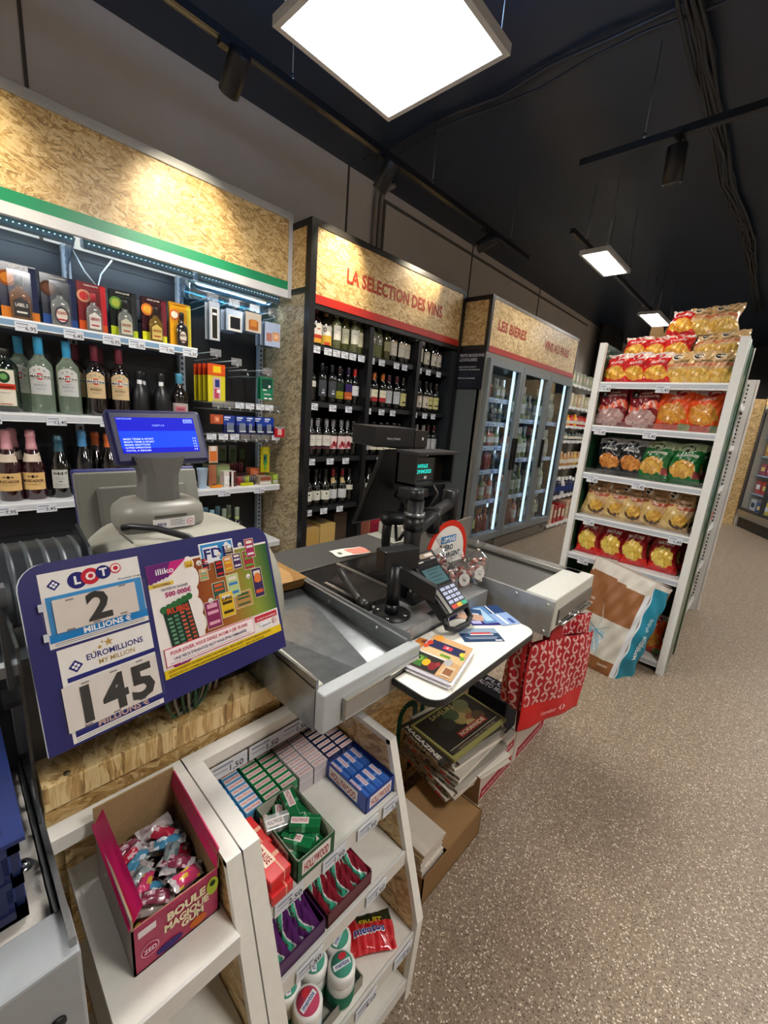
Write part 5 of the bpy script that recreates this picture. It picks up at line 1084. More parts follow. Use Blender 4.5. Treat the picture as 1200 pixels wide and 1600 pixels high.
sbox('salmon_box', 'salmon box behind the flat rolling paper box', (-2.93, 1.615, z3), (-2.86, 1.73, z3+.11), '#b8603c', [(.2, .8, .5, .8, '#c87a5a')])
sbox('rolling_paper_box', 'flat brown and cream rolling paper box at the shelf front', (-2.86, 1.635, z3), (-2.765, 1.735, z3+.062), '#b8a890', [(.05, .95, .5, .95, '#8a4a34'), (.05, .95, .08, .35, '#d8d8d4')])
sbox('filter_box', 'lime green filter box at the right end of the shelf', (-2.86, 1.745, z3), (-2.765, 1.80-.008, z3+.075), '#8a9a3a', [(.1, .95, .1, .4, '#b8bab4'), (.1, .9, .5, .9, '#a0b84a')])
# ---- fridge contents
GF = 'bottles in the drinks fridge'
def fb(key, r, h, glass, cap, lab, mat=BOTTLE, sh=.55, cz=.78, labc=None):
    proto_bottle(key, 'chilled_bottle', 'bottle', GF, wp(r, h, sh, .012), glass, mat, (capp(.0125, h*cz, h), cap), ((h*.18, h*.48, 1.2, lab),), (('#', -.015, .015, h*.33, .004, labc or '#8a8a8a'),), n=12, turn=-.6)
fb('f_rose', .036, .28, '#c87860', '#d8d8d8', '#d9d4d0'); fb('f_white', .036, .28, '#98a070', '#dcdcdc', '#e0e2e0'); fb('f_green', .036, .29, '#55703a', '#b8bcae', '#dfe0d8')
fb('f_dark', .036, .27, '#161c16', '#c9c9c6', '#a8b088'); fb('f_pink', .032, .20, '#b85a6a', '#c89aa8', '#8a2c44', sh=.6); fb('f_beer', .030, .20, '#3a2c1c', '#c8c4bc', '#57534e', sh=.55); fb('f_champ', .040, .30, '#10140f', '#e0e0d8', '#c9cf7a', sh=.45)
fb('f_clear', .032, .22, '#8a8a80', '#9a9a98', '#5a5e62', sh=.6); fb('f_amber', .034, .24, '#9a4a22', '#a8683a', '#8a3a2a'); fb('f_pale', .036, .27, '#b0a48a', '#c9c6bc', '#b8b6ae')
FD = dict(f_rose='rose wine bottle', f_white='pale wine bottle', f_green='green wine bottle', f_dark='dark bottle with green label', f_pink='small pink bottle', f_beer='small brown beer bottle', f_champ='dark sparkling bottle', f_clear='small clear bottle', f_amber='amber bottle', f_pale='pale beige bottle')
FR = {0: [(1.70, ['f_pink', 'f_pink', 'f_amber', 'f_amber', 'f_clear', 'f_white', 'f_pale']), (1.455, ['f_clear', 'f_beer', 'f_beer', 'f_clear', 'f_beer', 'f_clear', 'f_clear']), (1.20, ['f_clear', 'f_clear', 'f_pale', 'f_green', 'f_rose', 'f_rose', 'f_white']),
          (.94, ['f_beer', 'f_clear', 'f_beer', 'f_beer', 'f_amber', 'f_amber', 'f_beer']), (.60, ['f_dark', 'f_clear', 'f_white', 'f_amber', 'f_white', 'f_amber', 'f_rose']), (.22, ['f_champ', 'f_champ', 'f_champ', 'f_champ', 'f_amber', 'f_amber', 'f_amber'])],
      1: [(1.515, ['f_pale', 'f_green', 'f_green', 'f_white', 'f_white', 'f_clear', 'f_clear']), (1.055, ['f_rose', 'f_rose', 'f_white', 'f_white', 'f_white', 'f_white', 'f_green']), (.605, ['f_rose', 'f_rose', 'f_dark', 'f_dark', 'f_green', 'f_dark', 'f_green']), (.22, ['f_rose', 'f_dark', 'f_white', 'f_rose', 'f_amber', 'f_amber', 'f_rose'])],
      2: [(1.515, ['f_green', 'f_green', 'f_green', 'f_green', 'f_pale', 'f_pale']), (1.055, ['f_pale', 'f_pale', 'f_pale', 'f_beer', 'f_pale', 'f_pale']), (.605, ['f_pale', 'f_white', 'f_white', 'f_white', 'f_pale', 'f_white']), (.22, ['f_dark', 'f_white', 'f_white', 'f_dark', 'f_pale', 'f_dark'])]}
for d in range(3):
    a = 3.71+d*.715
    for si, (z, ks) in enumerate(FR[d]):
        for k, key in enumerate(ks):
            y = a+.065+k*(.59/(len(ks)))+.02; tall = 1.32 if d else (1.12 if z != .22 else 1.15)
            spawn(key, (-2.35-.015*(k % 2), y, z+.0005), '%s, %s from left, %s fridge door, %s shelf down' % (FD[key], ORD[k], ('left', 'middle', 'right')[d], ORD[si]), scale=(1.08, 1.08, (tall if key not in ('f_beer', 'f_pink') else 1.05) if not (d == 0 and si in (0, 1, 2)) else min(.74, 1) if key in ('f_white', 'f_pale', 'f_green', 'f_rose') else .95))
# small pots lying before the first door's bottom shelf etc. are left to the shelf edge strips
# ================================================================== NEAR SIDE: PLINTH, CANDY UNITS
t = thing('strand_board_plinth', 'rough strand board plinth under the lottery stand, behind the sweets shelves', 'plinth', (-1.05, .30, 0))
m = MB(); m.box((-1.34, .062, 0), (-.81, .545, .722), OSBX, '#fff'); m.build('body', t)
m = MB(); m.box((-1.34, .062, .722), (-.80, .555, .772), OSBZ, '#fff'); m.build('top_board', t, bevel=.002)
m = MB()
for y in (.10, .50): m.lathe([(.006, 0), (.006, .0015)], METAL, '#8a7a60', (-.815, y, .772), 8)
m.build('screw', t)
def candy_unit(y0, y1, levels, label, th=.022, thl=None):
    thl = thl or th
    t = thing('sweets_shelf', label, 'shelf unit', (-.6, (y0+y1)/2, 0), group=None); noleft = y0 < .1
    prof = [(-.79, .0), (-.40, .0), (-.39, .276), (-.527, .70), (-.79, .70)]
    for a, b in ((y0, y0+thl), (y1-th, y1))[1 if noleft else 0:]:
        m = MB(); m.prism([(x, a+.001, z) for x, z in [(-.788, 0), (-.412, .0), (-.403, .272), (-.534, .688), (-.788, .688)]], (0, b-a-.002, 0), OSBY, '#fff')
        # white edging
        def strip(p, q, w, col='#e6e4dc'):
            p = Vector((p[0], a, p[1])); q = Vector((q[0], a, q[1])); d = (q-p).normalized(); n = Vector((d.z, 0, -d.x))
            m.prism([p, q, q-n*w, p-n*w], (0, b-a, 0), SATIN, col)
        strip((-.39, .276), (-.40, 0), -.014); strip((-.527, .70), (-.39, .276), -.014); m.box((-.79, a, .687), (-.527, b, .70), SATIN, '#e6e4dc')
        m.build('side_panel', t)
    m = MB(); m.box((-.79, y0, .672), (-.755, y1, .7005), SATIN, '#e9e7df'); m.build('back_rail', t)
    m = MB(); m.box((-.795, y0+thl, 0), (-.788, y1-th, .67), OSBX, '#fff'); m.build('back_panel', t)
    for z, xf, pr in levels:
        m = MB(); m.box((-.788, y0+thl+.0005, z-.016), (xf, y1-th-.0005, z), SATIN, '#e8e5db'); m.box((xf, y0+thl+.0005, z-.034), (xf+.006, y1-th-.0005, z+.004), SATIN, '#d9d8d2'); sh = m.build('shelf', t)
        for y, p in pr:
            m = MB(); price_tag(m, (xf+.0085, y, z-.016), Y, X, .062, .03, p); m.build('price_tag', sh)
    return t
cu = candy_unit(.288, .685, [(.575, -.497, [(.36, '2,50'), (.47, '1,50'), (.565, '1,50'), (.645, '1,50')]), (.44, -.452, [(.38, '1,50'), (.56, '1,50')]), (.24, -.402, [(.50, '4,10'), (.62, '2,95')]), (.08, -.405, [])], 'white-edged strand board sweets shelf with slanted sides full of chewing gum', .022, .032)
for y in (.375, .468, .555):
    m = MB(); m.box((-.754, y-.05, .634), (-.752, y+.05, .676), FILM, '#fff'); price_tag(m, (-.750, y, .655), Y, X, .088, .036, '1,50'); m.build('price_tag', cu)
candy_unit(.0545, .285, [(.590, -.484, []), (.40, -.432, []), (.20, -.405, []), (.06, -.41, [])], 'white-edged sweets shelf at bottom left holding one open pink carton', .027)

# ---- chewing gum packs standing in columns at the back of the top shelf
def gum_pack_proto(key, col, strip, tx, name='gum_pack'):
    t = thing(name, 'x', 'chewing gum', group='standing gum packs on the top shelf')
    m = MB(); m.box((-.0085, -.020, 0), (.0085, .020, .048), GLOSS, col); m.box((-.0087, -.020, .03), (.0087, .020, .034), GLOSS, strip); m.build('wrapper', t, world=False, bevel=.0015)
    m = MB(); m.box((-.0055, -.018, .048), (.0055, .018, .0485), PAPER, '#e8d8d4'); m.text('HOLLYWOOD', (.0030, 0, .0489), Y, -X, .0055, PAPER, tx, .02, w=.032); m.build('label', t, world=False)
    kids(t); PROTO[key] = [t, False]
gum_pack_proto('g_sky', '#5aa0d0', '#bcd8ea', '#b0243a'); gum_pack_proto('g_green', '#1f8a4c', '#8fd0a0', '#b0243a'); gum_pack_proto('g_white', '#c9c0c4', '#e8e0e2', '#a02848'); gum_pack_proto('g_navy', '#23284e', '#7a86b8', '#a02848')
COLS = [('g_sky', .335, 'sky blue'), ('g_sky', .378, 'sky blue'), ('g_green', .423, 'green'), ('g_green', .466, 'green'), ('g_white', .511, 'whitish pink'), ('g_white', .554, 'whitish pink'), ('g_navy', .597, 'navy'), ('g_navy', .639, 'navy')]
for ci, (key, y, cn) in enumerate(COLS):
    for k in range(8):
        x = -.778+k*.0182
        if ci == 0 and k < 0: continue
        spawn(key, (x, y, .5755), '%s gum pack, %s from the back in the %s standing column from left' % (cn, ORD[k], ORD[ci]), rot=(0, 0, 0))
def tray_box(name, label, x0, x1, y0, y1, z, h, col, inner, words, tcol, wall=.0015, hb=None, edge=None):
    t = thing(name, label, 'box', ((x0+x1)/2, (y0+y1)/2, z)); hb = hb or h
    m = MB(); m.box((x0, y0, z), (x1, y1, z+.0015), CARD, inner)
    for a, b, hh in (((x0, y0), (x0+wall, y1), hb), ((x1-wall, y0), (x1, y1), h), ((x0, y0), (x1, y0+wall), h), ((x0, y1-wall), (x1, y1), h)): m.box((*a, z), (*b, z+hh), SATIN, col)
    for a, b, hh in (((x0+wall, y0+wall), (x0+wall*1.6, y1-wall), hb), ((x1-wall*1.6, y0+wall), (x1-wall, y1-wall), h), ((x0+wall, y0+wall), (x1-wall, y0+wall*1.6), h), ((x0+wall, y1-wall*1.6), (x1-wall, y1-wall), h)): m.box((*a, z), (*b, z+hh*.99), CARD, inner)
    m.build('carton', t)
    if words:
        m = MB(); ym = (y0+y1)/2; zz = z+h*.30
        m.box((x1, y0+(y1-y0)*.12, z+h*.2), (x1+.0006, y1-(y1-y0)*.12, z+h*.85), PAPER, '#e8e4e0'); m.text(words, (x1+.001, ym, zz), Y, Z, h*.40, PAPER, tcol, .02, w=(y1-y0)*.66)
        xm = (x0+x1)/2; m.box((x0+(x1-x0)*.12, y0-.0006, z+h*.2), (x1-(x1-x0)*.2, y0, z+h*.85), PAPER, '#e8e4e0'); m.text(words, (xm-.005, y0-.001, zz), X, Z, h*.40, PAPER, tcol, .02, w=(x1-x0)*.60); m.build('print', t)
    return t
tray_box('gum_box', 'open dark blue gum display box at the right front of the top shelf', -.648, -.503, .571, .664, .5755, .045, '#243f94', '#20357a', 'HOLLYWOOD', '#a8202e')
tray_box('gum_box', 'open dark green gum display box with jumbled packs spilling about', -.640, -.490, .378, .468, .5755, .052, '#1d5636', '#b5b3a2', 'HOLLYWOOD', '#a8202e')
tray_box('sweet_box', 'low crimson display box of wavy gum bags on the second shelf', -.565, -.456, .432, .555, .4405, .035, '#5c1626', '#4a1420', '', '')
tray_box('sweet_box', 'low purple display box of wavy gum bags on the second shelf', -.565, -.456, .314, .426, .4405, .035, '#4a1c54', '#3c1846', '', '')
tray_box('jar_tray', 'grey card tray holding the gum jars on the third shelf', -.60, -.415, .325, .508, .2405, .030, '#8a8578', '#a8a498', '', '')
def slab_pack(key, dims, col, c2, word, tcol, name, cat, grp, lab='#f0e8e4'):
    a, b, c = dims; t = thing(name, 'x', cat, group=grp)
    m = MB(); m.box((-a/2, -b/2, 0), (a/2, b/2, c), GLOSS, col); m.box((-a/2-.0002, b*.1, -.0001), (a/2+.0002, b*.22, c+.0003), GLOSS, c2); m.box((-a*.1, -b/2-.0002, 0), (a*.05, b/2+.0002, c+.0003), GLOSS, c2); m.build('wrapper', t, world=False, bevel=.002)
    m = MB(); m.box((-a*.46, -b*.30, c+.0003), (a*.12, b*.20, c+.0008), PAPER, lab); m.text(word, (-a*.17, -b*.17, c+.0011), X, Y, b*.26, PAPER, tcol, .02, w=a*.5); m.build('label', t, world=False)
    kids(t); PROTO[key] = [t, False]
slab_pack('gb', (.062, .0205, .030), '#3a6cc0', '#6f9ae0', 'HOLLYWOOD', '#b0243a', 'gum_pack', 'chewing gum', 'gum packs in the blue display box', '#e4e0ea')
slab_pack('gg', (.062, .030, .016), '#187040', '#58a878', 'HOLLYWOOD', '#b0243a', 'gum_pack', 'chewing gum', 'jumbled gum packs in the green box')
slab_pack('gw', (.062, .030, .016), '#9aa09c', '#c9cccb', 'HOLLYWOOD', '#667', 'gum_pack', 'chewing gum', 'jumbled gum packs in the green box')
slab_pack('red', (.075, .046, .022), '#d22c2e', '#e8a88c', 'FRAISE', '#a01c22', 'gum_carton', 'chewing gum', 'red strawberry gum packs', '#f0e0cc')
n_ = 0
for i in range(2):
    for j in range(4):
        x = -.614+i*.062 if i else -.614; y = .584+j*.0225
        if i == 1 and j > 2: y = .584+j*.0225
        spawn('gb', (-.611+i*.068, y, .5775), '%s gum pack from left in the %s row, blue display box' % (ORD[j], ('back', 'front')[i]), rot=(0, 0, 0 if i == 0 else .0))
for k, (x, y, z, rx, ry, rz) in enumerate([(-.612, .402, .580, 0, 0, .3), (-.585, .440, .580, 0, 0, 1.4), (-.540, .405, .580, 0, 0, 1.2), (-.525, .445, .580, 0, 0, .1), (-.60, .415, .597, .15, 0, -.5), (-.612, .447, .598, 0, .1, .35),
    (-.565, .425, .598, .1, 0, -1.1), (-.535, .415, .598, 0, -.1, .5), (-.560, .447, .600, -.1, .1, .1), (-.588, .400, .613, .2, .1, 1.3), (-.600, .440, .616, 0, .15, -.2), (-.545, .435, .616, -.1, 0, .8)]):
    spawn('gg' if k != 9 else 'gw', (x, y, z), ('dark green gum pack, %s of the jumble in the green box counting from the bottom' if k != 9 else 'silver-backed gum pack, %s of the jumble in the green box, barcode side up') % ORD[k], rot=(rx, ry, rz))
for k, (x, z) in enumerate(((-.60, .5755), (-.525, .5755), (-.60, .598), (-.535, .5985))):
    spawn('red', (x, .345, z), ('red strawberry gum pack at the left wall, back, lower layer', 'red strawberry gum pack at the left wall, front, lower layer', 'red strawberry gum pack at the left wall, back, on top', 'red strawberry gum pack at the left wall, front, on top')[k], rot=(0, 0, (-1.57)*0+.03*k))
# wavy bags
def pillow(mb, L, Wd, Th, colfn, mat=FOIL, nu=22, nv=14, crimp=.06, wave=.0, seed=1, dz=0., bulge=.55, base=False):
    """pillow bag lying in the xy plane, long axis x; colfn(u,v)"""
    rnd = random.Random(seed); ph = [rnd.uniform(0, 6) for _ in range(6)]
    def th(u, v):
        a = max(0, (u-crimp)/(1-2*crimp)); a = min(1, a)
        return Th*(max(0, math.sin(PI*a))**bulge)*(max(0, math.sin(PI*v))**.6)
    def f(s):
        def g(u, v):
            x = (u-.5)*L; w = 1-.10*math.sin(PI*u)
            y = (v-.5)*Wd*w; wr = .05*Th*math.sin(u*17+ph[0]+v*3)+.05*Th*math.sin(v*13+ph[1]+u*5)+.04*Th*math.sin(u*31+v*19+ph[2])
            e = .004*math.sin(v*40+ph[3])*(1 if (u < crimp or u > 1-crimp) else 0)
            y += wave*math.sin(u*6.28)*Wd
            zz = s*(th(u, v)/2+wr*(0 < u < 1 and 0 < v < 1))+e*Wd*2
            return Vector((x+.012*L*math.sin(v*9+ph[4])*(abs(u-.5)*2)**4, y, zz+Th/2+dz))
        return g
    mb.surf(f(1), nu, nv, mat, colfn); g = f(-1)
    mb.surf(lambda u, v: g(1-u, v), nu, nv, mat, lambda u, v: colfn(1-u, v) if not base else base)
    return f(1)
def wavy(key, base, grp):
    t = thing('gum_bag', 'x', 'chewing gum', group=grp); m = MB()
    def cf(u, v):
        c = .5+.17*math.sin(u*6.28+.5)
        if .1 < u < .92 and abs(v-c) < .17: return '#3fae8c'
        if .07 < u < .95 and abs(v-c) < .23: return '#e8e4e4'
        return base
    f = pillow(m, .095, .042, .018, cf, GLOSS, 40, 30, bulge=.4); m.build('wrapper', t, world=False)
    m = MB(); m.textf('AIRWAVES', lambda u, v: f(u, .5+.17*math.sin(u*6.28+.5)+v-.06)+Vector((0, 0, .0008)), .16, .86, 0, .12, PAPER, '#7a1f2c', .02); m.build('lettering', t, world=False)
    kids(t); PROTO[key] = [t, False]
wavy('wr', '#8a2030', 'crimson wavy gum bags on the second shelf'); wavy('wpu', '#5a2468', 'purple wavy gum bags on the second shelf')
for k in range(6): spawn('wr' , (-.512+.004*(k % 2), .445+k*.0195, .4475+.011*(k % 2)), 'crimson gum bag with mint wave, %s from left in the crimson box' % ORD[k], rot=(.75, .12, .15*((k % 3)-1)))
for k in range(7): spawn('wpu', (-.512+.004*(k % 2), .322+k*.0155, .4475+.011*(k % 2)), 'purple gum bag with mint wave, %s from left in the purple box' % ORD[k], rot=(.75, .12, .12*((k % 3)-1)))
# jars
def jar(key, body, lidc, c2):
    t = thing('gum_jar', 'x', 'jar', group='gum jars on the third shelf')
    m = MB(); m.lathe([(.026, 0), (.029, .004), (.030, .05), (.028, .062), (.024, .068)], GLOSS, [body, body, body, '#dfe2e0'], n=24); m.lathe([(.0305, .012), (.0308, .045)], PAPER, c2, n=24, cap=False); m.build('body', t, world=False)
    m = MB(); m.lathe([(.0285, .066), (.029, .069), (.029, .086), (.026, .090)], SATIN, '#e6e6e2', n=24); m.build('lid', t, world=False)
    m = MB(); m.lathe([(.0225, .0902), (.0225, .0908)], PAPER, lidc, n=24); m.box((-.004, -.019, .0908), (.006, .019, .0913), PAPER, '#e8eef0'); m.ell((-.012, .006, .0914), X, Y, .006, .009, PAPER, '#c8303c'); m.text('mentos', (.004, 0, .0916), Y, -X, .008, PAPER, '#2a3a8a', .02, w=.03); m.build('lid_print', t, world=False)
    kids(t); PROTO[key] = [t, False]
jar('j_green', '#d8dcd8', '#4a9a84', '#2c7a5c'); jar('j_pink', '#c9d4da', '#c84a6a', '#6a8aa0')
for key, x, y, lb, rz in (('j_green', -.478, .487, 'green-lidded gum jar at the back right of the tray', .4), ('j_green', -.482, .424, 'green-lidded gum jar behind, second from right', .9), ('j_green', -.437, .462, 'green and red lidded gum jar standing foremost right', -.3), ('j_pink', -.440, .378, 'pink-lidded gum jar at the front left of the tray', .2), ('j_green', -.490, .362, 'gum jar half hidden at the back left of the tray', 1.2)):
    spawn(key, (x, y, .2425), lb, rot=(0, 0, rz))
# sweets bag, rolls
t = thing('sweets_bag', 'red fruit sweets bag with black and blue lettering lying on the third shelf', 'sweets bag', (-.468, .575, .2405), (0, 0, 1.0)); m = MB()
f = pillow(m, .125, .085, .03, lambda u, v: '#28301c' if v > .72 and u > .3 else ('#c8242c' if int(u*22) % 3 else '#e0484c'), GLOSS, 40, 24); m.build('bag', t, world=False)
m = MB(); m.textf('mentos', lambda u, v: f(u, v)+Vector((0, 0, .0015)), .22, .82, .38, .20, PAPER, '#f0f0f4', .05); m.textf('mentos', lambda u, v: f(u, v)+Vector((0, 0, .0025)), .23, .81, .395, .17, PAPER, '#25358a', .02)
m.textf('FRUIT', lambda u, v: f(u, v)+Vector((0, 0, .002)), .35, .8, .64, .13, PAPER, '#d8c22c', .02); m.build('lettering', t, world=False)
m = MB(); m.lathe([(.016, 0), (.019, .003), (.019, .108), (.016, .112)], GLOSS, ['#e8d8d4', '#c83a50', '#e8dcd8'], n=20, T=Matrix.Rotation(-PI/2, 4, 'Y')); 
for k in range(9): m.lathe([(.0194, .01+k*.011), (.0194, .014+k*.011)], PAPER, '#e88a98', n=20, T=Matrix.Rotation(-PI/2, 4, 'Y'), cap=False)
o = tag(m.build('sweets_roll', loc=(0, 0, 0)), 'pink spiral-striped sweets tube lying at the right end of the third shelf', 'sweets'); o.location = (-.520, .648, .260); o.rotation_euler = (0, 0, .02)
m = MB(); m.lathe([(.016, 0), (.018, .002), (.018, .05), (.016, .052)], SATIN, '#d8c8c4', n=18, T=Matrix.Rotation(-PI/2, 4, 'Y')); o = tag(m.build('white_tube', loc=(0, 0, 0)), 'small whitish tube lying left of the pink striped one', 'tube'); o.location = (-.545, .618, .2585); o.rotation_euler = (0, 0, .2)

# ---- pink carton of wrapped gum balls
t = thing('gum_ball_carton', 'open magenta carton of wrapped gum balls on the bottom left shelf', 'carton', (-.64, .19, .5905))
x0, x1, y0, y1, z, h = -.735, -.541, .119, .252, .5905, .115
m = MB(); m.box((x0, y0, z), (x1, y1, z+.003), CARD, '#9a7a58')
m.box((x0, y0, z), (x0+.003, y1, z+.155), CARD, '#a08660'); m.box((x0+.003, y1-.003, z), (x1, y1, z+h+.01), CARD, '#8a6e4e'); m.box((x0+.003, y0, z), (x1, y0+.0015, z+h), SATIN, '#9f8f86'); m.box((x0+.003, y0+.0015, z), (x1, y0+.003, z+h), CARD, '#a08660')
m.box((x1-.003, y0, z), (x1-.0015, y1, z+.092), CARD, '#a08660'); m.box((x1-.0015, y0, z), (x1, y1, z+.092), SATIN, '#a3224e'); m.build('carton', t)
m = MB(); m.prism([(x0-.003, y0-.003, z+h), (x1, y0-.003, z+h-.02), (x1-.002, y0+.018, z+h+.010), (x0, y0+.014, z+h+.03)], (0, 0, .002), SATIN, '#e0126a'); m.build('side_flap', t)
m = MB(); m.prism([(x0+.005, y1-.004, z+h), (x1, y1-.004, z+h-.02), (x1, y1+.001, z+h+.02), (x0+.005, y1+.001, z+h+.035)], (0, -.002, 0), SATIN, '#c8185c'); m.build('side_flap', t)
m = MB(); xf = x1+.0005
m.text('BOULE', (xf+.001, .198, z+.062), Y, Z, .015, PAPER, '#e8dcb8', .05, w=.060); m.text('MAGIQUE', (xf+.001, .198, z+.043), Y, Z, .014, PAPER, '#e8dcb8', .05, w=.070); m.text('GUM', (xf+.001, .206, z+.027), Y, Z, .013, PAPER, '#e8dcb8', .05, w=.036)
m.ell((xf+.0006, .142, z+.035), Y, Z, .013, .013, PAPER, '#e8c8d4'); m.ell((xf+.0008, .142, z+.035), Y, Z, .0118, .0118, PAPER, '#a3224e'); m.text('ZED', (xf+.0014, .142, z+.031), Y, Z, .008, PAPER, '#f0e0e8', .02, w=.018)
m.box((xf, .127, z+.070), (xf+.0008, .152, z+.082), PAPER, '#e0d4d8'); m.ell((xf+.0006, .240, z+.065), Y, Z, .010, .018, PAPER, '#a8b83a'); m.ell((xf+.0009, .240, z+.071), Y, Z, .005, .006, PAPER, '#2c3a1c'); m.ell((xf+.0006, .170, z+.013), Y, Z, .020, .008, PAPER, '#3a2c6a'); m.ell((xf+.0007, .215, z+.015), Y, Z, .014, .009, PAPER, '#c86a2c')
m.build('print', t)
def wrapped(key, col, c2, name='wrapped_sweet'):
    t = thing(name, 'x', 'sweet', group='wrapped gum balls in the magenta carton'); m = MB()
    def cf(u, v):
        if u < .13 or u > .87: return '#b9b4b4'
        return c2 if (math.sin(u*9+v*4)*math.cos(v*7) > .45) else col
    pillow(m, .072, .028, .020, cf, FOIL, 16, 9, crimp=.10, bulge=.35); m.build('film', t, world=False); kids(t); PROTO[key] = [t, False]
CN = {'ws_b': ('#4a92b8', '#d8e8f0', 'blue'), 'ws_r': ('#c02844', '#e8c0c8', 'red'), 'ws_g': ('#8a9a9c', '#5a6a70', 'silvery grey'), 'ws_m': ('#7a2c44', '#b89aa4', 'maroon'), 'ws_p': ('#c83a6a', '#d8b43a', 'pink and yellow'), 'ws_c': ('#b4aaa8', '#8c7478', 'clear')}
for k_, (a_, b_, _) in CN.items(): wrapped(k_, a_, b_)
rnd = random.Random(21); seq = ['ws_b', 'ws_g', 'ws_r', 'ws_m', 'ws_c', 'ws_p', 'ws_r', 'ws_b', 'ws_m', 'ws_g', 'ws_c', 'ws_m', 'ws_p', 'ws_g', 'ws_r', 'ws_m', 'ws_b', 'ws_c', 'ws_g', 'ws_m', 'ws_p', 'ws_r', 'ws_g', 'ws_c', 'ws_m', 'ws_r', 'ws_b', 'ws_g', 'ws_p', 'ws_m', 'ws_c', 'ws_r', 'ws_b', 'ws_g', 'ws_m', 'ws_p']
for k, key in enumerate(seq):
    L = k//12; j = k % 12; x = -.700+(j % 6)*.023+rnd.uniform(-.005, .005); y = .155+(j//6)*.055+rnd.uniform(-.006, .006)+.006*(L % 2)
    spawn(key, (x, y, z+.016+L*.022+rnd.uniform(0, .004)), '%s wrapped gum ball, %s from back, %s row, %s layer, magenta carton' % (CN[key][2], ORD[j % 6], ('left', 'right')[j//6], ('bottom', 'middle', 'top')[L]), rot=(rnd.uniform(-.5, .5), rnd.uniform(-.4, .4), (rnd.choice((-1, 1))*rnd.uniform(.5, 1.5)) if 0 < j % 6 < 5 else rnd.uniform(1.1, 1.9)), scale=(.82, .95, 1))
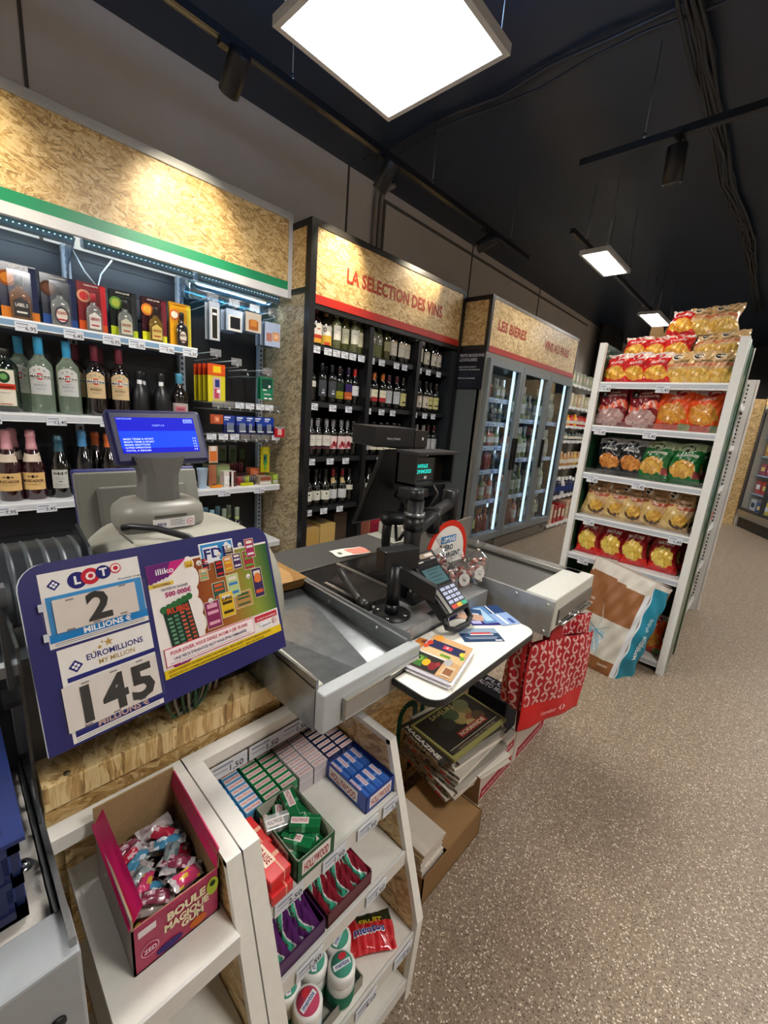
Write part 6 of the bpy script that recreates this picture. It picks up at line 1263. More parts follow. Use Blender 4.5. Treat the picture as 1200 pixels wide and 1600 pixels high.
# ================================================================== LOTTERY STAND
def fit_box(mb, c, hx, hy, z0, z1, mat, col, p=4., nu=40, nz=14, top=.55):
    """super-elliptic rounded hood"""
    def f(u, v):
        a = 2*PI*u; ca, sa = math.cos(a), math.sin(a); r = (abs(ca)**p+abs(sa)**p)**(-1/p)
        if v < .5: k = 1.; z = z0+(z1-z0)*(1-top)*v*2
        else: b = (v-.5)*PI; k = max(0, math.cos(b))**.45; z = z0+(z1-z0)*((1-top)+top*math.sin(b))
        return Vector((c[0]+hx*r*ca*k, c[1]+hy*r*sa*k, z))
    mb.surf(f, nu, nz*2, mat, col)
def lottery():
    t = thing('lottery_terminal', 'grey rounded lottery terminal standing behind the blue lottery board', 'terminal', (-1.06, .40, .772))
    m = MB(); fit_box(m, (-1.06, .405), .235, .215, .88, 1.145, SATIN, '#a7a598', top=.8); m.build('hood', t)
    m = MB(); m.box((-1.24, .23, .773), (-.90, .56, .90), SATIN, '#14151a'); m.build('base', t, bevel=.01)
    m = MB(); m.box((-1.03, .262, 1.145), (-.94, .2635, 1.15), SATIN, '#6a695f')
    m.build('seam', t)
    # cable over the hood
    m = MB(); m.tube([(-1.00, .262, 1.165), (-.985, .275, 1.17), (-.95, .315, 1.168), (-.90, .36, 1.155), (-.86, .385, 1.13), (-.835, .395, 1.09)], .0075, SATIN, '#1b1c1f', 10); m.build('cable', t)
    # swivel disc
    d = thing('customer_screen', 'blue-framed customer screen on a grey neck above the lottery terminal', 'screen', (-1.08, .36, 1.13))
    def octo(z, s, off=0):
        c = (-1.085, .365); hx, hy, k = .082*s, .098*s, .045*s
        return [Vector((c[0]+a*(hx-(k if i % 2 == 0 else 0)), c[1]+b*(hy-(0 if i % 2 == 0 else k)), z)) for i, (a, b) in enumerate(((1, 1), (1, 1), (-1, 1), (-1, 1), (-1, -1), (-1, -1), (1, -1), (1, -1)))]
    def ring(z, sx):
        pts = []
        for k in range(32):
            a = 2*PI*k/32; p = 3.; r = (abs(math.cos(a))**p+abs(math.sin(a))**p)**(-1/p); pts.append(Vector((-1.085+.078*sx*r*math.cos(a), .365+.098*sx*r*math.sin(a), z)))
        return pts
    m = MB(); prof = [(1.122, .86), (1.14, .95), (1.152, 1.0), (1.178, 1.0), (1.19, .97), (1.205, .80), (1.208, .45)]
    vs = []; fs = []
    for z, s_ in prof: vs += ring(z, s_)
    for i in range(len(prof)-1):
        for k in range(32): fs.append((i*32+k, i*32+(k+1) % 32, (i+1)*32+(k+1) % 32, (i+1)*32+k))
    fs.append(tuple(range(6*32, 7*32))); fs.append(tuple(range(32))[::-1])
    m.add(vs, fs, SATIN, ['#77766f']*(64)+['#8d8b82']*(len(fs)-64), True); m.build('base', d)
    m = MB(); m.box((-1.009, .33, 1.176), (-1.0045, .40, 1.182), SATIN, '#55544e'); m.build('slot', d)
    m = MB(); m.prism([(-1.0035, .325, 1.150), (-1.0035, .418, 1.150), (-1.0035, .418, 1.172), (-1.0035, .325, 1.172)], (-.004, 0, 0), PAPER, '#e4e0e0'); xs = -1.0029
    for k in range(4): m.box((xs, .362, 1.156+k*.004), (xs+.0003, .395-.006*(k % 2), 1.1572+k*.004), PAPER, '#77757a')
    m.text('FDJ', (xs+.0004, .343, 1.158), Y, Z, .006, PAPER, '#2a2f7a', .02, w=.018); m.ell((xs+.0003, .407, 1.161), Y, Z, .0075, .0075, PAPER, '#b8243a'); m.ell((xs+.0005, .407, 1.161), Y, Z, .0062, .0062, PAPER, '#f0ecec'); m.text('18', (xs+.0008, .407, 1.1585), Y, Z, .005, PAPER, '#b8243a', .02, w=.007); m.build('sticker', d)
    m = MB(); pts = [(-1.125, .325), (-1.045, .325), (-1.035, .345), (-1.035, .385), (-1.045, .405), (-1.125, .405)]
    vs = []; fs = []; zs_ = [1.205, 1.23, 1.27, 1.31]; sc = [1.0, .93, .93, 1.35]
    for z, s_ in zip(zs_, sc): vs += [Vector((-1.08+(x+1.08)*(.9), .365+(y-.365)*s_, z)) for x, y in pts]
    for i in range(3):
        for k in range(6): fs.append((i*6+k, i*6+(k+1) % 6, (i+1)*6+(k+1) % 6, (i+1)*6+k))
    m.add(vs, fs, SATIN, '#6b6b67'); m.build('neck', d, bevel=.004)
    # screen slab, tilted back
    tl = Vector((-1.115, .268, 1.412)); tr = Vector((-1.095, .474, 1.420)); bl = Vector((-1.075, .278, 1.290)); u = (tr-tl); v = (bl-tl); n = v.cross(u).normalized()
    if n.x < 0: n = -n
    m = MB(); m.prism([tl-n*.0, tr, tr+v, bl], -n*.038, SATIN, '#181b50'); m.build('frame', d, bevel=.009)
    m = MB(); Pn = lambda a, b, h=.001: tl+u*a+v*b+n*h
    m.prism([Pn(.09, .15, 0), Pn(.90, .15, 0), Pn(.90, .80, 0), Pn(.09, .80, 0)], n*.0012, SCREEN, '#1418b4')
    m.prism([Pn(.09, .40, .0012), Pn(.90, .40, .0012), Pn(.90, .71, .0012), Pn(.09, .71, .0012)], n*.0006, SCREEN, '#1440f0')
    un = u.normalized(); vn = -v.normalized()
    for k, s_ in enumerate(('MISES TERMI & SPORT', 'MAINS TERMI & SPORT', 'MAINS GRATTAGE', 'AUTRES OPERATIONS', 'TOTAL A REGLER')):
        m.text(s_, Pn(.12, .56+k*.052, .0025), un, vn, .0038, SCREEN, '#c8dcff', .01, 'L', w=.062-(.01 if k > 1 else 0)); m.text('0 €', Pn(.86, .56+k*.052, .0025), un, vn, .0038, SCREEN, '#c8dcff', .01, w=.008)
    m.text('CLIENT A B', Pn(.50, .31, .002), un, vn, .0038, SCREEN, '#9ab0e8', .01, w=.026); m.text('PARTENAIRE', Pn(.10, .19, .002), un, vn, .003, SCREEN, '#9ab0e8', .01, 'L', w=.03)
    m.prism([Pn(.78, .18, .0012), Pn(.88, .18, .0012), Pn(.88, .25, .0012), Pn(.78, .25, .0012)], n*.0006, SCREEN, '#8aa4e8'); m.text('FDJ', Pn(.83, .245, .0024), un, vn, .006, SCREEN, '#1820a0', .01, w=.015)
    m.build('display', d)
    # operator screen seen from behind
    o = thing('operator_screen', 'grey back of the operator screen with navy edge, behind the lottery terminal', 'screen', (-1.36, .42, 1.04))
    m = MB(); m.prism([(-1.34, .25, 1.03), (-1.34, .585, 1.03), (-1.40, .585, 1.235), (-1.40, .25, 1.235)], (-.012, 0, -.004), SATIN, '#2a2f6e'); m.prism([(-1.325, .252, 1.03), (-1.325, .583, 1.03), (-1.385, .583, 1.228), (-1.385, .252, 1.228)], (-.016, 0, -.005), SATIN, '#77776f'); m.build('housing', o, bevel=.006)
    m = MB(); m.prism([(-1.318, .30, 1.06), (-1.318, .54, 1.06), (-1.355, .54, 1.19), (-1.355, .30, 1.19)], (-.02, 0, -.006), SATIN, '#6c6c66'); m.box((-1.36, .36, .773), (-1.31, .48, 1.07), SATIN, '#5a5a55'); m.build('rear_hump', o, bevel=.006)
lottery()
# dispenser with dark fluted cover
t = thing('ticket_dispenser', 'scratch card dispenser with dark fluted roll-top cover left of the terminal', 'dispenser', (-1.05, .10, .95))
m = MB()
def arch(u, v):
    a = PI*.02+PI*.75*(1-u); y = -.02+v*.212
    rib = .0022*(abs(((v*8) % 1)-.5) < .07); R = .112+rib
    return Vector((-1.05+R*math.cos(a)*1.05, y, 1.015+R*math.sin(a)*1.15))
m.surf(arch, 26, 64, SATIN, lambda u, v: '#3c4348' if abs(((v*8) % 1)-.5) < .07 else '#1a1f25'); m.build('roll_cover', t)
m = MB(); m.prism([(-1.16, -.03, .98), (-.90, -.03, .98), (-.92, -.03, 1.05), (-.98, -.03, 1.14), (-1.08, -.03, 1.165), (-1.16, -.03, 1.10)], (0, .008, 0), GLOSS, '#3a4044'); m.prism([(-1.16, .192, .98), (-.90, .192, .98), (-.92, .192, 1.05), (-.98, .192, 1.14), (-1.08, .192, 1.165), (-1.16, .192, 1.10)], (0, .006, 0), GLOSS, '#2a3034'); m.build('end_cheek', t)
m = MB(); m.box((-1.17, -.03, .773), (-.88, .20, .985), SATIN, '#3a4044'); m.box((-.88, -.03, .97), (-.86, .06, .99), SATIN, '#d8dcda'); m.build('base', t)
m = MB(); m.box((-1.185, -.03, 1.08), (-1.178, .03, 1.17), SATIN, '#20266a'); m.text('FDJ', (-1.177, .0, 1.11), Y, Z, .03, PAPER, '#e8e8f4', .02, w=.05); m.ell((-1.1768, -.02, 1.13), Y, Z, .012, .012, PAPER, '#c8308a'); m.build('badge', t)

# ---- the board
def board():
    t = thing('lottery_board', 'blue slanted lottery board showing jackpots 2 and 145 and a scratch card poster', 'board', (-.75, .27, .90))
    tl = Vector((-.752, .058, 1.196)); tr = Vector((-.802, .487, 1.188)); U = (tr-tl); w = U.length; u = U.normalized()
    vd = Vector((.09, .0, -.262)); vd = (vd-u*vd.dot(u)).normalized(); h = .276; n = vd.cross(u).normalized()
    if n.x < 0: n = -n
    B = lambda a, b, e=0.: tl+u*(w*a)+vd*(h*b)+n*e
    up_ = -vd
    def rect(mb, a0, a1, b0, b1, col, e0=.0, th=.0006, mat=PAPER): mb.prism([B(a0, b1, e0), B(a1, b1, e0), B(a1, b0, e0), B(a0, b0, e0)], n*th, mat, col)
    def tx(mb, s, a, b, hh, col, e, ww=None, al='C', bold=.015): mb.text(s, B(a, b, e), u, up_, hh, PAPER, col, bold, al, w=ww)
    # rounded top corners
    r = .035; pts = []
    def loc(p, q, e): return tl+u*p+vd*q+n*e
    for k in range(7): a = PI-PI/2*k/6; pts.append(loc(r+r*math.cos(a), r-r*math.sin(a), 0))
    for k in range(7): a = PI/2-PI/2*k/6; pts.append(loc(w-r+r*math.cos(a), r-r*math.sin(a), 0))
    pts += [loc(w, h, 0), loc(0, h, 0)]
    m = MB(); m.prism(pts[::-1], -n*.007, SATIN, '#dfe3ea'); m.prism(pts[::-1], n*.0008, SATIN, '#1c1c64'); m.build('panel', t)
    m = MB(); m.prism([B(.15, .95, -.008), B(.85, .95, -.008), B(.85, .55, -.008), B(.15, .55, -.008)], -n*.05, SATIN, '#101115'); m.build('rear_support', t)
    # loto sheet
    E = .0009
    def clover(mb, a, b, s, e):
        c = B(a, b, e); mb.prism([c-u*s, c-up_*s, c+u*s, c+up_*s], n*.0003, PAPER, '#26286e'); 
        for dx, dy in ((.35, 0), (-.35, 0), (0, .35), (0, -.35)): mb.ell(c+n*.0007+u*s*dx+up_*s*dy, u, up_, s*.22, s*.22, PAPER, '#f0f0f4', 12)
    m = MB(); rect(m, .055, .375, .055, .46, '#ebe7e2', E); clover(m, .095, .125, .0085, E+.0008)
    for k, (ch, c1, c2) in enumerate((('L', '#26286e', '#f0f0f0'), ('O', '#c8283c', '#f4e4e0'), ('T', '#26286e', '#f0f0f0'), ('O', '#c8283c', '#f4e4e0'))):
        rr = .013 if k in (0, 1) else .011; m.ell(B(.165+k*.042, .125-.008*k, E+.0008+.0002*k), u, up_, rr*(1 if k != 3 else .75), rr*(1 if k != 3 else .75), PAPER, c1); tx(m, ch, .165+k*.042, .145-.008*k, .012, c2, E+.0018, bold=.04)
    tx(m, 'Prochain tirage', .335, .175, .0028, '#333', E+.001, .035)
    rect(m, .065, .372, .185, .43, '#3a8ecb', E+.0008); rect(m, .058, .375, .385, .43, '#1d7fc4', E+.001); tx(m, 'MILLIONS €', .235, .422, .0085, '#f4f6f8', E+.002, .068, bold=.03); rect(m, .07, .36, .437, .440, '#55585f', E+.0008, .0002); rect(m, .07, .36, .447, .450, '#55585f', E+.0008, .0002); m.build('loto_sheet', t)
    m = MB(); rect(m, .08, .345, .205, .385, '#e4dad0', .004, .0008); tx(m, '2', .215, .362, .042, '#35322f', .0055, .034, bold=.035)
    for a, b in ((.13, .22), (.21, .216), (.30, .21), (.12, .38), (.20, .377), (.29, .372)): rect(m, a-.012, a+.012, b-.004, b+.004, '#8a8078', .005, .0003)
    m.build('number_card', t)
    m = MB(); rect(m, .045, .385, .195, .40, '#fff', .0062, .0002, HOLD); rect(m, .04, .055, .21, .25, '#c9ccd4', .0062, .002, SATIN); rect(m, .04, .055, .37, .41, '#c9ccd4', .0062, .002, SATIN); m.build('clear_holder', t)
    m = MB(); rect(m, .07, .375, .475, .985, '#ebe7e2', E); clover(m, .115, .585, .0095, E+.0008); tx(m, 'EUROMILLIONS', .245, .575, .0088, '#26286e', E+.001, .082, bold=.02); tx(m, 'MY MILLION', .245, .617, .0072, '#a8884a', E+.001, .052)
    for k, (a, b, s_) in enumerate(((.225, .510, .007), (.195, .525, .004), (.175, .54, .0025), (.205, .50, .0025), (.15, .55, .0015))):
        c = B(a, b, E+.001); m.add([c+u*(s_*(1 if q % 2 else .42))*math.cos(PI/2+q*PI/5+PI/5)+up_*(s_*(1 if q % 2 else .42))*math.sin(PI/2+q*PI/5+PI/5) for q in range(10)], [tuple(range(10))], PAPER, '#b8924a')
    rect(m, .085, .375, .635, .66, '#26286e', E+.0008); rect(m, .08, .375, .90, .955, '#26286e', E+.0008); tx(m, 'MILLIONS €', .235, .947, .0095, '#c8a8a0', E+.002, .075, bold=.03)
    for b in (.965, .975): rect(m, .08, .36, b, b+.002, '#55585f', E+.0008, .0002)
    m.build('euromillions_sheet', t)
    m = MB(); rect(m, .062, .372, .675, .918, '#e6ded6', .004, .0008)
    for s_, a in (('1', .125), ('4', .215), ('5', .31)): tx(m, s_, a, .892, .0520, '#35322f', .0055, None if s_ == '1' else .037, bold=.035)
    for a, b in ((.13, .685), (.22, .682), (.31, .679), (.12, .912), (.21, .909), (.30, .905)): rect(m, a-.012, a+.012, b-.004, b+.004, '#8a8078', .005, .0003)
    m.build('number_card', t)
    m = MB(); rect(m, .055, .385, .665, .93, '#fff', .0062, .0002, HOLD); m.build('clear_holder', t)
    # logo above the poster
    m = MB(); rect(m, .63, .80, .055, .20, '#e8ecf4', E); rect(m, .637, .793, .065, .20, '#2f8ac8', E+.0006); rect(m, .645, .72, .085, .20, '#e8ecf4', E+.001); tx(m, 'FDJ', .70, .165, .018, '#26286e', E+.002, .045, bold=.03)
    c = B(.765, .11, E+.0015)
    for dx, dy in ((.8, 0), (-.8, 0), (0, .8)): m.ell(c+u*.006*dx+up_*.006*dy, u, up_, .0055, .0055, PAPER, '#f0f4f8', 12)
    m.ell(c, u, up_, .003, .003, PAPER, '#c8283c'); m.build('logo', t)
    # poster
    pa0, pa1, pb0, pb1 = .395, .985, .13, .86
    Pp = lambda a, b: (pa0+(pa1-pa0)*a, pb0+(pb1-pb0)*b)
    def pr_(mb, a0, a1, b0, b1, col, e=.0010): A = Pp(a0, b0); Bq = Pp(a1, b1); rect(mb, A[0], Bq[0], A[1], Bq[1], col, e, .0003)
    def pt(mb, s, a, b, hh, col, e=.0024, ww=None, al='C', bold=.015): A = Pp(a, b); tx(mb, s, A[0], A[1], hh, col, e, ww, al, bold)
    m = MB(); pr_(m, 0, 1, 0, 1, '#f0e9e4', .0009)
    # brown-to-green printed field, its printed colours running left to right
    def fld(u_, v_): A = Pp(.30+.70*u_, .02+.72*v_-.0*u_); return B(A[0], A[1], .0013)
    def fc(u_, v_):
        a = Vector(H('#8a3f1c')); b_ = Vector(H('#a8662a')); c_ = Vector(H('#8a9a3a')); d_ = Vector(H('#2f5f34'))
        k = u_+.12*(v_-.5)*math.sin(6*u_); k = max(0, min(1, k))
        q = a.lerp(b_, k/.4) if k < .4 else (b_.lerp(c_, (k-.4)/.3) if k < .7 else c_.lerp(d_, (k-.7)/.3)); return tuple(q)
    m.surf(fld, 28, 12, PAPER, fc, False)
    for k, (b_, rr) in enumerate(((.06, .06), (.19, .09), (.33, .055), (.47, .08), (.62, .085), (.71, .05))):
        A = Pp(.30, b_); m.ell(B(A[0], A[1], .0015+.0001*k), u, up_, w*rr*.40, h*rr*.9, PAPER, '#f0e9e4', 18)
    m.build('poster', t)
    m = MB(); a0 = Pp(0, .0); m.prism([B(*Pp(0, 0), .0020), B(*Pp(0, .12), .0020), B(*Pp(.16, .12), .0020), B(*Pp(.285, 0), .0020)][::-1], n*.0003, PAPER, '#c8247a'); m.prism([B(*Pp(0, 0), .0024), B(*Pp(0, .16), .0024), B(*Pp(.12, .12), .0024), B(*Pp(.17, 0), .0024)][::-1], n*.0003, PAPER, '#6a2470')
    for k in range(5): A = Pp(.02+k*.028, .145-.008*k); m.ell(B(A[0], A[1], .0026), u, up_, .0045, .0045, PAPER, '#6a2470', 12)
    pt(m, 'illiko', .12, .095, .010, '#f4eef4', .0036, .032); pr_(m, .27, .33, .03, .09, '#e0b43a', .0028); pt(m, '5 €', .30, .085, .005, '#6a3a1c', .0040)
    pr_(m, 0, .17, .17, .205, '#e8c84a', .0018); pt(m, 'NOUVEAU', .085, .20, .0042, '#4a2a5a', .0030, .03); pt(m, 'TENTEZ DE GAGNER', .17, .245, .0042, '#3a3a5a', .0030, .050); pt(m, '500 000€', .19, .305, .0085, '#a8246a', .0030, .048, bold=.03)
    m.prism([B(*Pp(.06, .40), .0019), B(*Pp(.09, .86), .0019), B(*Pp(.285, .77), .0019), B(*Pp(.25, .37), .0019)], n*.0003, PAPER, '#1e3a2c')
    for r_ in range(9):
        for c_ in range(4):
            a_ = .085+c_*.045+r_*.003; b_ = .49+r_*.037-c_*.012; pr_(m, a_, a_+.03, b_, b_+.02, ('#6a9a78', '#5a8a6a', '#c8604a', '#b8503c')[c_], .0023)
    for k in range(6): A = Pp(.07+k*.038, .41-.012*k); m.ell(B(A[0], A[1], .0026), u, up_, .0065, .0065, PAPER, '#2f6a3a', 12)
    pt(m, 'RUBIS', .165, .455, .0095, '#c8482a', .0036, .040, bold=.04)
    m.prism([B(*Pp(.06, .90), .0020), B(*Pp(.10, .97), .0020), B(*Pp(.27, .87), .0020), B(*Pp(.29, .81), .0020), B(*Pp(.14, .84), .0020)], n*.0003, PAPER, '#8a2470'); pt(m, 'JUSQU A 5 X', .18, .905, .0035, '#f0e0f0', .0036, .032)
    m.build('poster_headline', t)
    m = MB(); rnd = random.Random(4)
    tk = [(.40, .04, .055, .11, '#2c2438', '#c83a3a'), (.37, .14, .06, .10, '#c89a5a', '#5ac0b0'), (.50, .09, .065, .16, '#2a2030', '#c82a2a'), (.575, .07, .07, .15, '#d8862a', '#e8c23a'), (.59, -.01, .085, .075, '#3a2a2c', '#d8c8a8'), (.66, .06, .07, .15, '#4a2a5a', '#d8d8e8'),
      (.755, .055, .09, .19, '#a8343c', '#5aa83a'), (.79, -.06, .08, .19, '#a82a5a', '#e8e0e4'), (.45, .30, .10, .17, '#3a5a4a', '#d85a2a'), (.575, .26, .10, .22, '#b8cc8a', '#3a7ac0'), (.36, .46, .115, .25, '#8a2a5a', '#e0a0b8'), (.49, .42, .11, .23, '#e0b81e', '#3a2c14'), (.62, .46, .15, .15, '#b88a4a', '#3a5a3c'), (.81, .26, .09, .30, '#3a2a5a', '#d8603a')]
    for k, (a_, b_, ww, hh, c1, c2) in enumerate(tk):
        e = .0018+.0004*(k % 4); pr_(m, a_-.004, a_+ww+.004, b_-.006, b_+hh+.006, '#e8d8b8', e); pr_(m, a_, a_+ww, b_, b_+hh, c1, e+.0003)
        for q in range(3): pr_(m, a_+ww*.12, a_+ww*.88, b_+hh*(.35+q*.2), b_+hh*(.47+q*.2), c2 if q != 1 else c1, e+.0006)
        pr_(m, a_+ww*.15, a_+ww*.85, b_+hh*.08, b_+hh*.24, '#e8dccc' if k % 2 else c2, e+.0006)
    A = Pp(.855, .36); m.ell(B(*A, .0035), u, up_, .0085, .0105, PAPER, '#e07a3a'); pt(m, 'SUPER', .545, .49, .0062, '#3a2410', .0045, .024, bold=.03)
    for a_, b_, s_ in ((.375, .07, '1€'), (.545, .03, '2€'), (.745, -.02, '3€'), (.415, .45, '5€'), (.77, .32, '10€')): A = Pp(a_, b_); m.ell(B(*A, .0032), u, up_, .0052, .0052, PAPER, '#f0eae4'); pt(m, s_, a_, b_+.018, .0035, '#6a3a2a', .0042)
    m.build('ticket_pictures', t)
    m = MB(); pr_(m, .02, .74, .745, .905, '#c8284a', .0030); pr_(m, .024, .736, .752, .898, '#f6e8e8', .0034); pt(m, 'POUR JOUER, VOUS DEVEZ AVOIR + DE 18 ANS', .37, .808, .0060, '#b8244a', .0045, .158, bold=.02); pt(m, "UNE PIÈCE D'IDENTITÉ PEUT VOUS ÊTRE DEMANDÉE", .37, .862, .0052, '#3a3c66', .0045, .150, bold=.015); pr_(m, .05, .70, .878, .884, '#a8a0a8', .0038)
    pr_(m, .76, .98, .755, .815, '#c82a3c', .0030); pt(m, 'INTERDIT AUX MINEURS', .87, .80, .0034, '#f8e8e8', .0040, .048); pr_(m, .80, .90, .84, .88, '#f0eef4', .0030); pt(m, 'joueurs info', .86, .875, .0032, '#444a7a', .0040, .022); A = Pp(.95, .86); m.ell(B(*A, .0030), u, up_, .0058, .0058, PAPER, '#b83a54'); m.ell(B(*A, .0033), u, up_, .0050, .0050, PAPER, '#f0e6e8'); pt(m, '18', .95, .872, .0040, '#b83a54', .0040)
    pr_(m, 0, 1, .925, 1.0, '#e6c31c', .0030); pt(m, "LES JEUX D'ARGENT ET DE HASARD PEUVENT ÊTRE DANGEREUX : PERTES D'ARGENT, CONFLITS FAMILIAUX, ADDICTION...", .46, .955, .0036, '#4a3c14', .0040, .222); pt(m, 'RETROUVEZ NOS CONSEILS SUR JOUEURS-INFO-SERVICE.FR (09-74-75-13-13 - APPEL NON SURTAXÉ)', .42, .990, .0036, '#4a3c14', .0040, .20)
    m.build('poster_notice', t)
board()
# cables under the board
m = MB()
for k, (c, dy) in enumerate((('#3a6a50', 0), ('#8a8a80', .012), ('#2c5a44', .024), ('#9a968a', .034), ('#3a6a50', .046))):
    m.tube([(-.86, .30+dy, .98), (-.835, .285+dy, .90), (-.82, .275+dy*1.3, .82), (-.83, .29+dy, .777), (-.845, .33+dy*.7, .785), (-.85, .345+dy, .85), (-.87, .35+dy, .95)], .0035, SATIN, c, 6)
tag(m.build('cable_loop', loc=(-.84, .31, .772)), 'loops of green and grey cable hanging below the lottery board', 'cables')
m = MB(); m.tube([(-.87, .385, .777), (-.85, .390, .85), (-.86, .395, .95)], .004, SATIN, '#c9c7be', 6); m.tube([(-.87, .40, .777), (-.85, .405, .85), (-.86, .41, .95)], .004, SATIN, '#b9b7ae', 6); tag(m.build('white_cable', loc=(-.86, .39, .777)), 'pair of whitish cables beside the green cable loops', 'cables')
m = MB(); m.box((-.97, .395, .773), (-.885, .535, .895), SATIN, '#0f1013'); tag(m.build('power_box', loc=(-.91, .43, .773), bevel=.004), 'black power box standing on the plinth under the lottery board', 'power box')

# ---- clear side screens at the far left
t = thing('acrylic_screen', 'clear acrylic side screen with dark clip rail at the left picture edge', 'screen', (-.88, .045, .80))
m = MB(); m.box((-1.05, .046, .80), (-.70, .050, 1.10), SMOKE, '#fff'); m.build('clear_panel', t)
m = MB(); m.prism([(-.885, .040, 1.13), (-.86, .040, 1.13), (-.80, .040, .86), (-.825, .040, .86)], (0, .014, 0), SATIN, '#55585c'); m.build('clip_rail', t)
m = MB()
for k in range(3): z_ = .95+k*.05; m.box((-.85+.01*(2-k), .054, z_), (-.842+.01*(2-k), .0555, z_+.022), CHROME, '#e8ecee')
m.build('clip', t)
m = MB(); m.box((-.835, .030, .955), (-.79, .056, .965), SATIN, '#0f1012'); m.build('rubber_band', t)

# ================================================================== NEAR LEFT COUNTER WITH CRATE
t = thing('near_counter', 'grey metal counter end with white lining at the lower left corner', 'counter', (-.60, -.15, 0))
m = MB(); m.box((-.56, -.70, .60), (-.49, .055, .787), SATIN, '#9ba0a3'); m.build('end_block', t, bevel=.004)
m = MB(); m.box((-1.10, -.70, .0), (-.50, .045, .60), SATIN, '#8c9093'); m.build('body', t)
m = MB(); m.surf(lambda u_, v_: Vector((-1.10+u_*.54, -.70+v_*.738, .770+.0035*math.sin(u_*37+v_*21)*math.sin(v_*31)+.002*math.sin(u_*83))), 60, 50, MARBLE, '#fff'); m.box((-1.10, -.70, .60), (-.56, .038, .765), SATIN, '#8c9093'); m.build('lining', t)
m = MB(); m.box((-1.12, .040, .62), (-.555, .044, .790), SATIN, '#6d7072'); m.box((-1.12, .046, .60), (-.50, .053, .80), METAL, '#a9acae'); m.build('side_rail', t)
m = MB(); m.lathe([(.009, 0), (.009, .003)], SATIN, '#15171a', (-.4895, .025, .70), 16, Matrix.Rotation(PI/2, 4, 'Y')); m.build('hole_cap', t)
m = MB(); m.box((-.4895, -.20, .655), (-.483, -.02, .70), SATIN, '#dcdcd6'); m.build('handle_plate', t, bevel=.003)
m = MB(); m.lathe([(.013, 0), (.014, .002), (.010, .006), (.0, .008)], CHROME, '#d8dadc', (-.665, .020, .774), 16); m.build('bolt', t)
t = thing('plastic_crate', 'dark blue plastic crate with slotted sides on the near counter', 'crate', (-.77, -.19, .776))
m = MB(); x0, x1, y0, y1, z0, z1 = -.99, -.585, -.40, .018, .777, .905; BL = '#16234e'
m.box((x0, y0, z0), (x1, y1, z0+.006), SATIN, BL)
for a, b in (((x0, y0), (x1, y0+.012)), ((x0, y1-.012), (x1, y1)), ((x0, y0), (x0+.012, y1)), ((x1-.012, y0), (x1, y1))):
    m.box((*a, z1-.022), (*b, z1), SATIN, '#1a2a5c'); m.box((*a, z0), (*b, z0+.018), SATIN, BL); m.box((*a, z0+.055), (*b, z0+.066), SATIN, BL)
k = x0
while k < x1-.01:
    m.box((k, y1-.010, z0), (k+.010, y1-.002, z1-.01), SATIN, BL); m.box((k, y0+.002, z0), (k+.010, y0+.010, z1-.01), SATIN, BL); k += .065
k = y0
while k < y1-.01:
    m.box((x1-.010, k, z0), (x1-.002, k+.010, z1-.01), SATIN, BL); m.box((x0+.002, k, z0), (x0+.010, k+.010, z1-.01), SATIN, BL); k += .065
m.box((x0-.006, y0-.006, z1-.004), (x0+.014, y1+.006, z1+.002), SATIN, '#1f3068'); m.box((x1-.014, y0-.006, z1-.004), (x1+.006, y1+.006, z1+.002), SATIN, '#1f3068'); m.box((x0+.014, y0-.006, z1-.004), (x1-.014, y0+.014, z1+.002), SATIN, '#1f3068'); m.box((x0+.014, y1-.014, z1-.004), (x1-.014, y1+.006, z1+.002), SATIN, '#1f3068'); m.build('crate_body', t)
rnd = random.Random(9)
for k in range(6):
    m = MB(); cx, cy = -.64-.055*(k % 3), -.07-.07*(k//3)
    pts = [Vector((cx+.024*math.cos(a)*(1-.2*(k % 2)), cy+.024*math.sin(a), .805+.004*math.sin(a*2+k))) for a in [PI*2*q/16*.92 for q in range(17)]]
    m.tube(pts, .0135, SATIN, ('#b86a24', '#a85a1c', '#c87a34')[k % 3], 10)
    tag(m.build('pastry', loc=(cx, cy, .79)), 'golden brown ring pastry in the blue crate, %s from the front corner' % ORD[k], 'pastry', 'pastries in the blue crate')
t = thing('pastry_bag', 'clear plastic bag covering the pastries in the blue crate', 'bag', (-.72, -.12, .80))
m = MB(); m.surf(lambda u_, v_: Vector((-.80+.19*u_, -.19+.17*v_, .825+.045*math.sin(PI*u_)**.5*math.sin(PI*v_)**.5+.006*math.sin(u_*29+v_*17))), 24, 20, FILM, '#fff'); m.build('film', t)

# ================================================================== ITEMS ON THE CHECKOUT
# kraft bags
for k in range(4):
    m = MB(); zz = .8705+k*.011
    def f_(s): return lambda u_, v_: Vector((-1.26+.20*u_+.006*k, .57+.23*v_+.012*math.sin(k*2), zz+s*(.0045*math.sin(PI*v_)*math.sin(PI*u_)+.0006)+.0045+.002*math.sin(v_*9+k)*s))
    m.surf(f_(1), 12, 14, PAPER, '#b08a58' if k % 2 else '#a67f4e'); g = f_(-1); m.surf(lambda u_, v_: g(1-u_, v_), 12, 14, PAPER, '#96703f')
    m.prism([f_(1)(0, 0), f_(1)(1, 0), f_(-1)(1, 0), f_(-1)(0, 0)], (0, -.001, 0), PAPER, '#a67f4e'); tag(m.build('paper_bag', loc=(-1.16, .68, zz)), 'flat brown paper bag on the cashier worktop, %s from the bottom of the pile' % ORD[k], 'paper bag', 'pile of brown paper bags')
m = MB(); o_ = Vector((-1.285, 1.085, .8705)); 
